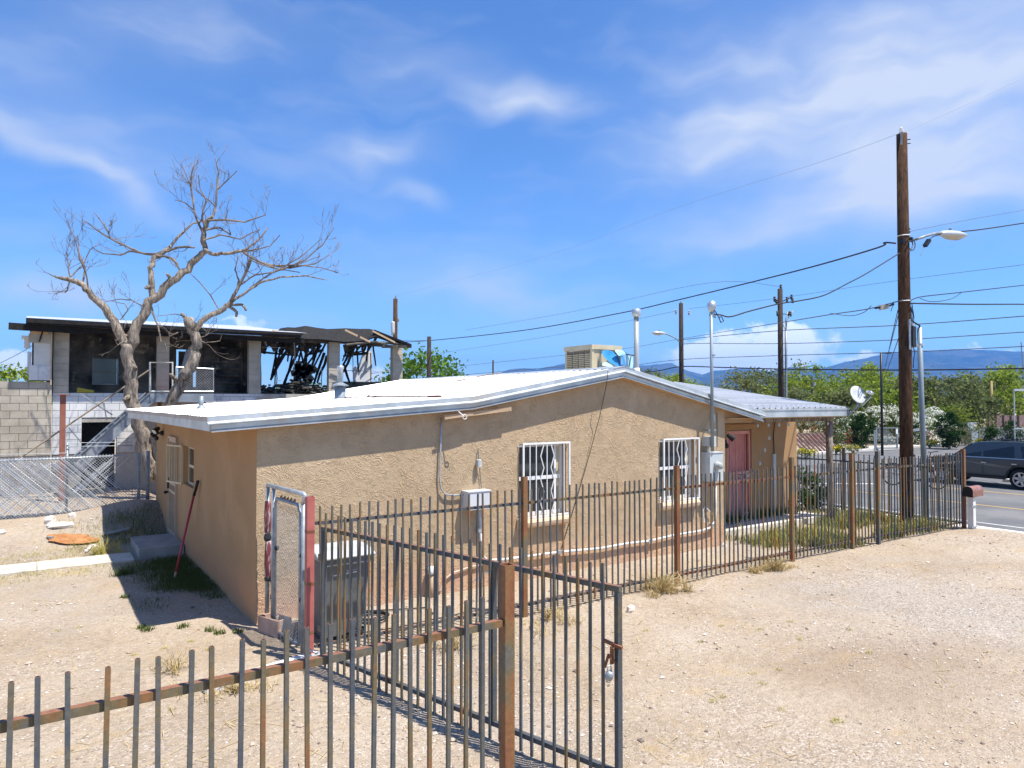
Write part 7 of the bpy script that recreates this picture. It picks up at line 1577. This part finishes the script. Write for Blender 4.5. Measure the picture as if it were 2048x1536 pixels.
tag(b.ob('dry_grass', m_gold), 'yellowing dry grass along the path and the yard end', 'grass', kind='stuff')
# tall weeds between the porch and the fence
b = MB(); b2 = MB()
for _ in range(2300):
    x = rr.uniform(11.9, 17.1); y = rr.uniform(7.85, 9.85)
    if x < 12.6 and y < 8.6: continue
    k = noise.noise((x * .8, y * 1.1, 30))
    if k < -.12: continue
    (blades(b, Vector((x, y, 0)), 5, .26 + .2 * max(0, k), .16, rr, .6, .007) if rr.random() < .62 else blades(b2, Vector((x, y, 0)), 5, .24, .16, rr, .8, .008))
for _ in range(220): blades(b2, Vector((rr.uniform(11.5, 15.6), PY - abs(rr.gauss(0, .18)), 0)), 4, .42, .12, rr, .7, .010)
for _ in range(300): blades(b, Vector((rr.uniform(16.2, 18.4), rr.uniform(8.0, 12), 0)), 4, .16, .2, rr, .9)
tag(b.ob('weeds', m_gold), 'tall yellow weeds between the porch and the iron fence', 'weeds', kind='stuff'); tag(b2.ob('weeds', m_grass), 'green weeds at the foot of the porch wall', 'weeds', kind='stuff')
def tuft(lab, px, py, n, h, sp, m, seed, nm='dry_tuft', grp=None):
    r_ = random.Random(seed); bb = MB(); p = gpz(px, py); [blades(bb, p + Vector((r_.gauss(0, sp * .8), r_.gauss(0, sp * .5), 0)), n // 9, h * r_.uniform(.35, 1.1), sp * .45, r_, 1.7, .004) for _ in range(9)]
    for _ in range(n // 5): a = Vector((r_.gauss(0, .6), r_.gauss(0, .6), .8)); twig_pts = [Vector((p.x, p.y, gn(p.x, p.y))), Vector((p.x, p.y, gn(p.x, p.y))) + a * h * .6, Vector((p.x, p.y, gn(p.x, p.y))) + a * h + Vector((r_.uniform(-.05, .05), r_.uniform(-.05, .05), 0))]; bb.tube(twig_pts, [.004, .003, .002], 3, False)
    return tag(bb.ob(nm, m), lab, 'weed', grp)
tuft('dry tumbleweed tuft at the fence foot left of the second post', 1322, 1186, 520, .30, .22, m_straw, 1); tuft('brown dry tuft at the fence foot left of the third post', 1548, 1140, 420, .24, .22, m_straw, 2); tuft('small dry tuft at the foot of the fence between second and third post', 1508, 1146, 160, .16, .12, m_straw, 3)
tuft('dry upright weed on the lot behind the gate pickets', 905, 1300, 90, .40, .10, m_straw, 4); tuft('thin bare weed standing on the dirt above the long timber', 358, 1338, 70, .26, .12, m_straw, 5); tuft('dry grass heap beside the rusty gate post', 1095, 1240, 300, .16, .35, m_straw, 6); tuft('dry grass under the near end of the long timber', 470, 1385, 260, .12, .30, m_straw, 7)
tuft('pale dry weed at the edge of the shaded grass', 205, 1108, 130, .34, .14, m_gold, 8)
tuft('green weed at the left of the shovel tip', 252, 1150, 160, .18, .16, m_grass, 9, 'green_tuft')
bb = MB(); r_ = random.Random(50)
for px, py in ((1441, 1252), (1520, 1260), (1600, 1280), (1400, 1284), (1698, 1260), (1738, 1306), (1425, 1403), (1525, 1368), (1558, 1340), (1560, 1420), (1975, 1305), (1505, 1348), (1580, 1244), (1290, 1262), (1676, 1442), (1445, 1394), (118, 1262), (415, 1300), (330, 1297), (270, 1310), (220, 1390), (345, 1420), (160, 1255), (382, 1283), (1670, 1444)):
    blades(bb, gpz(px, py), 24, .032, .04, r_, 1.6, .003)
tag(bb.ob('small_tufts', m_gold), 'tiny sparse tufts of dry grass on the bare dirt', 'grass', kind='stuff')
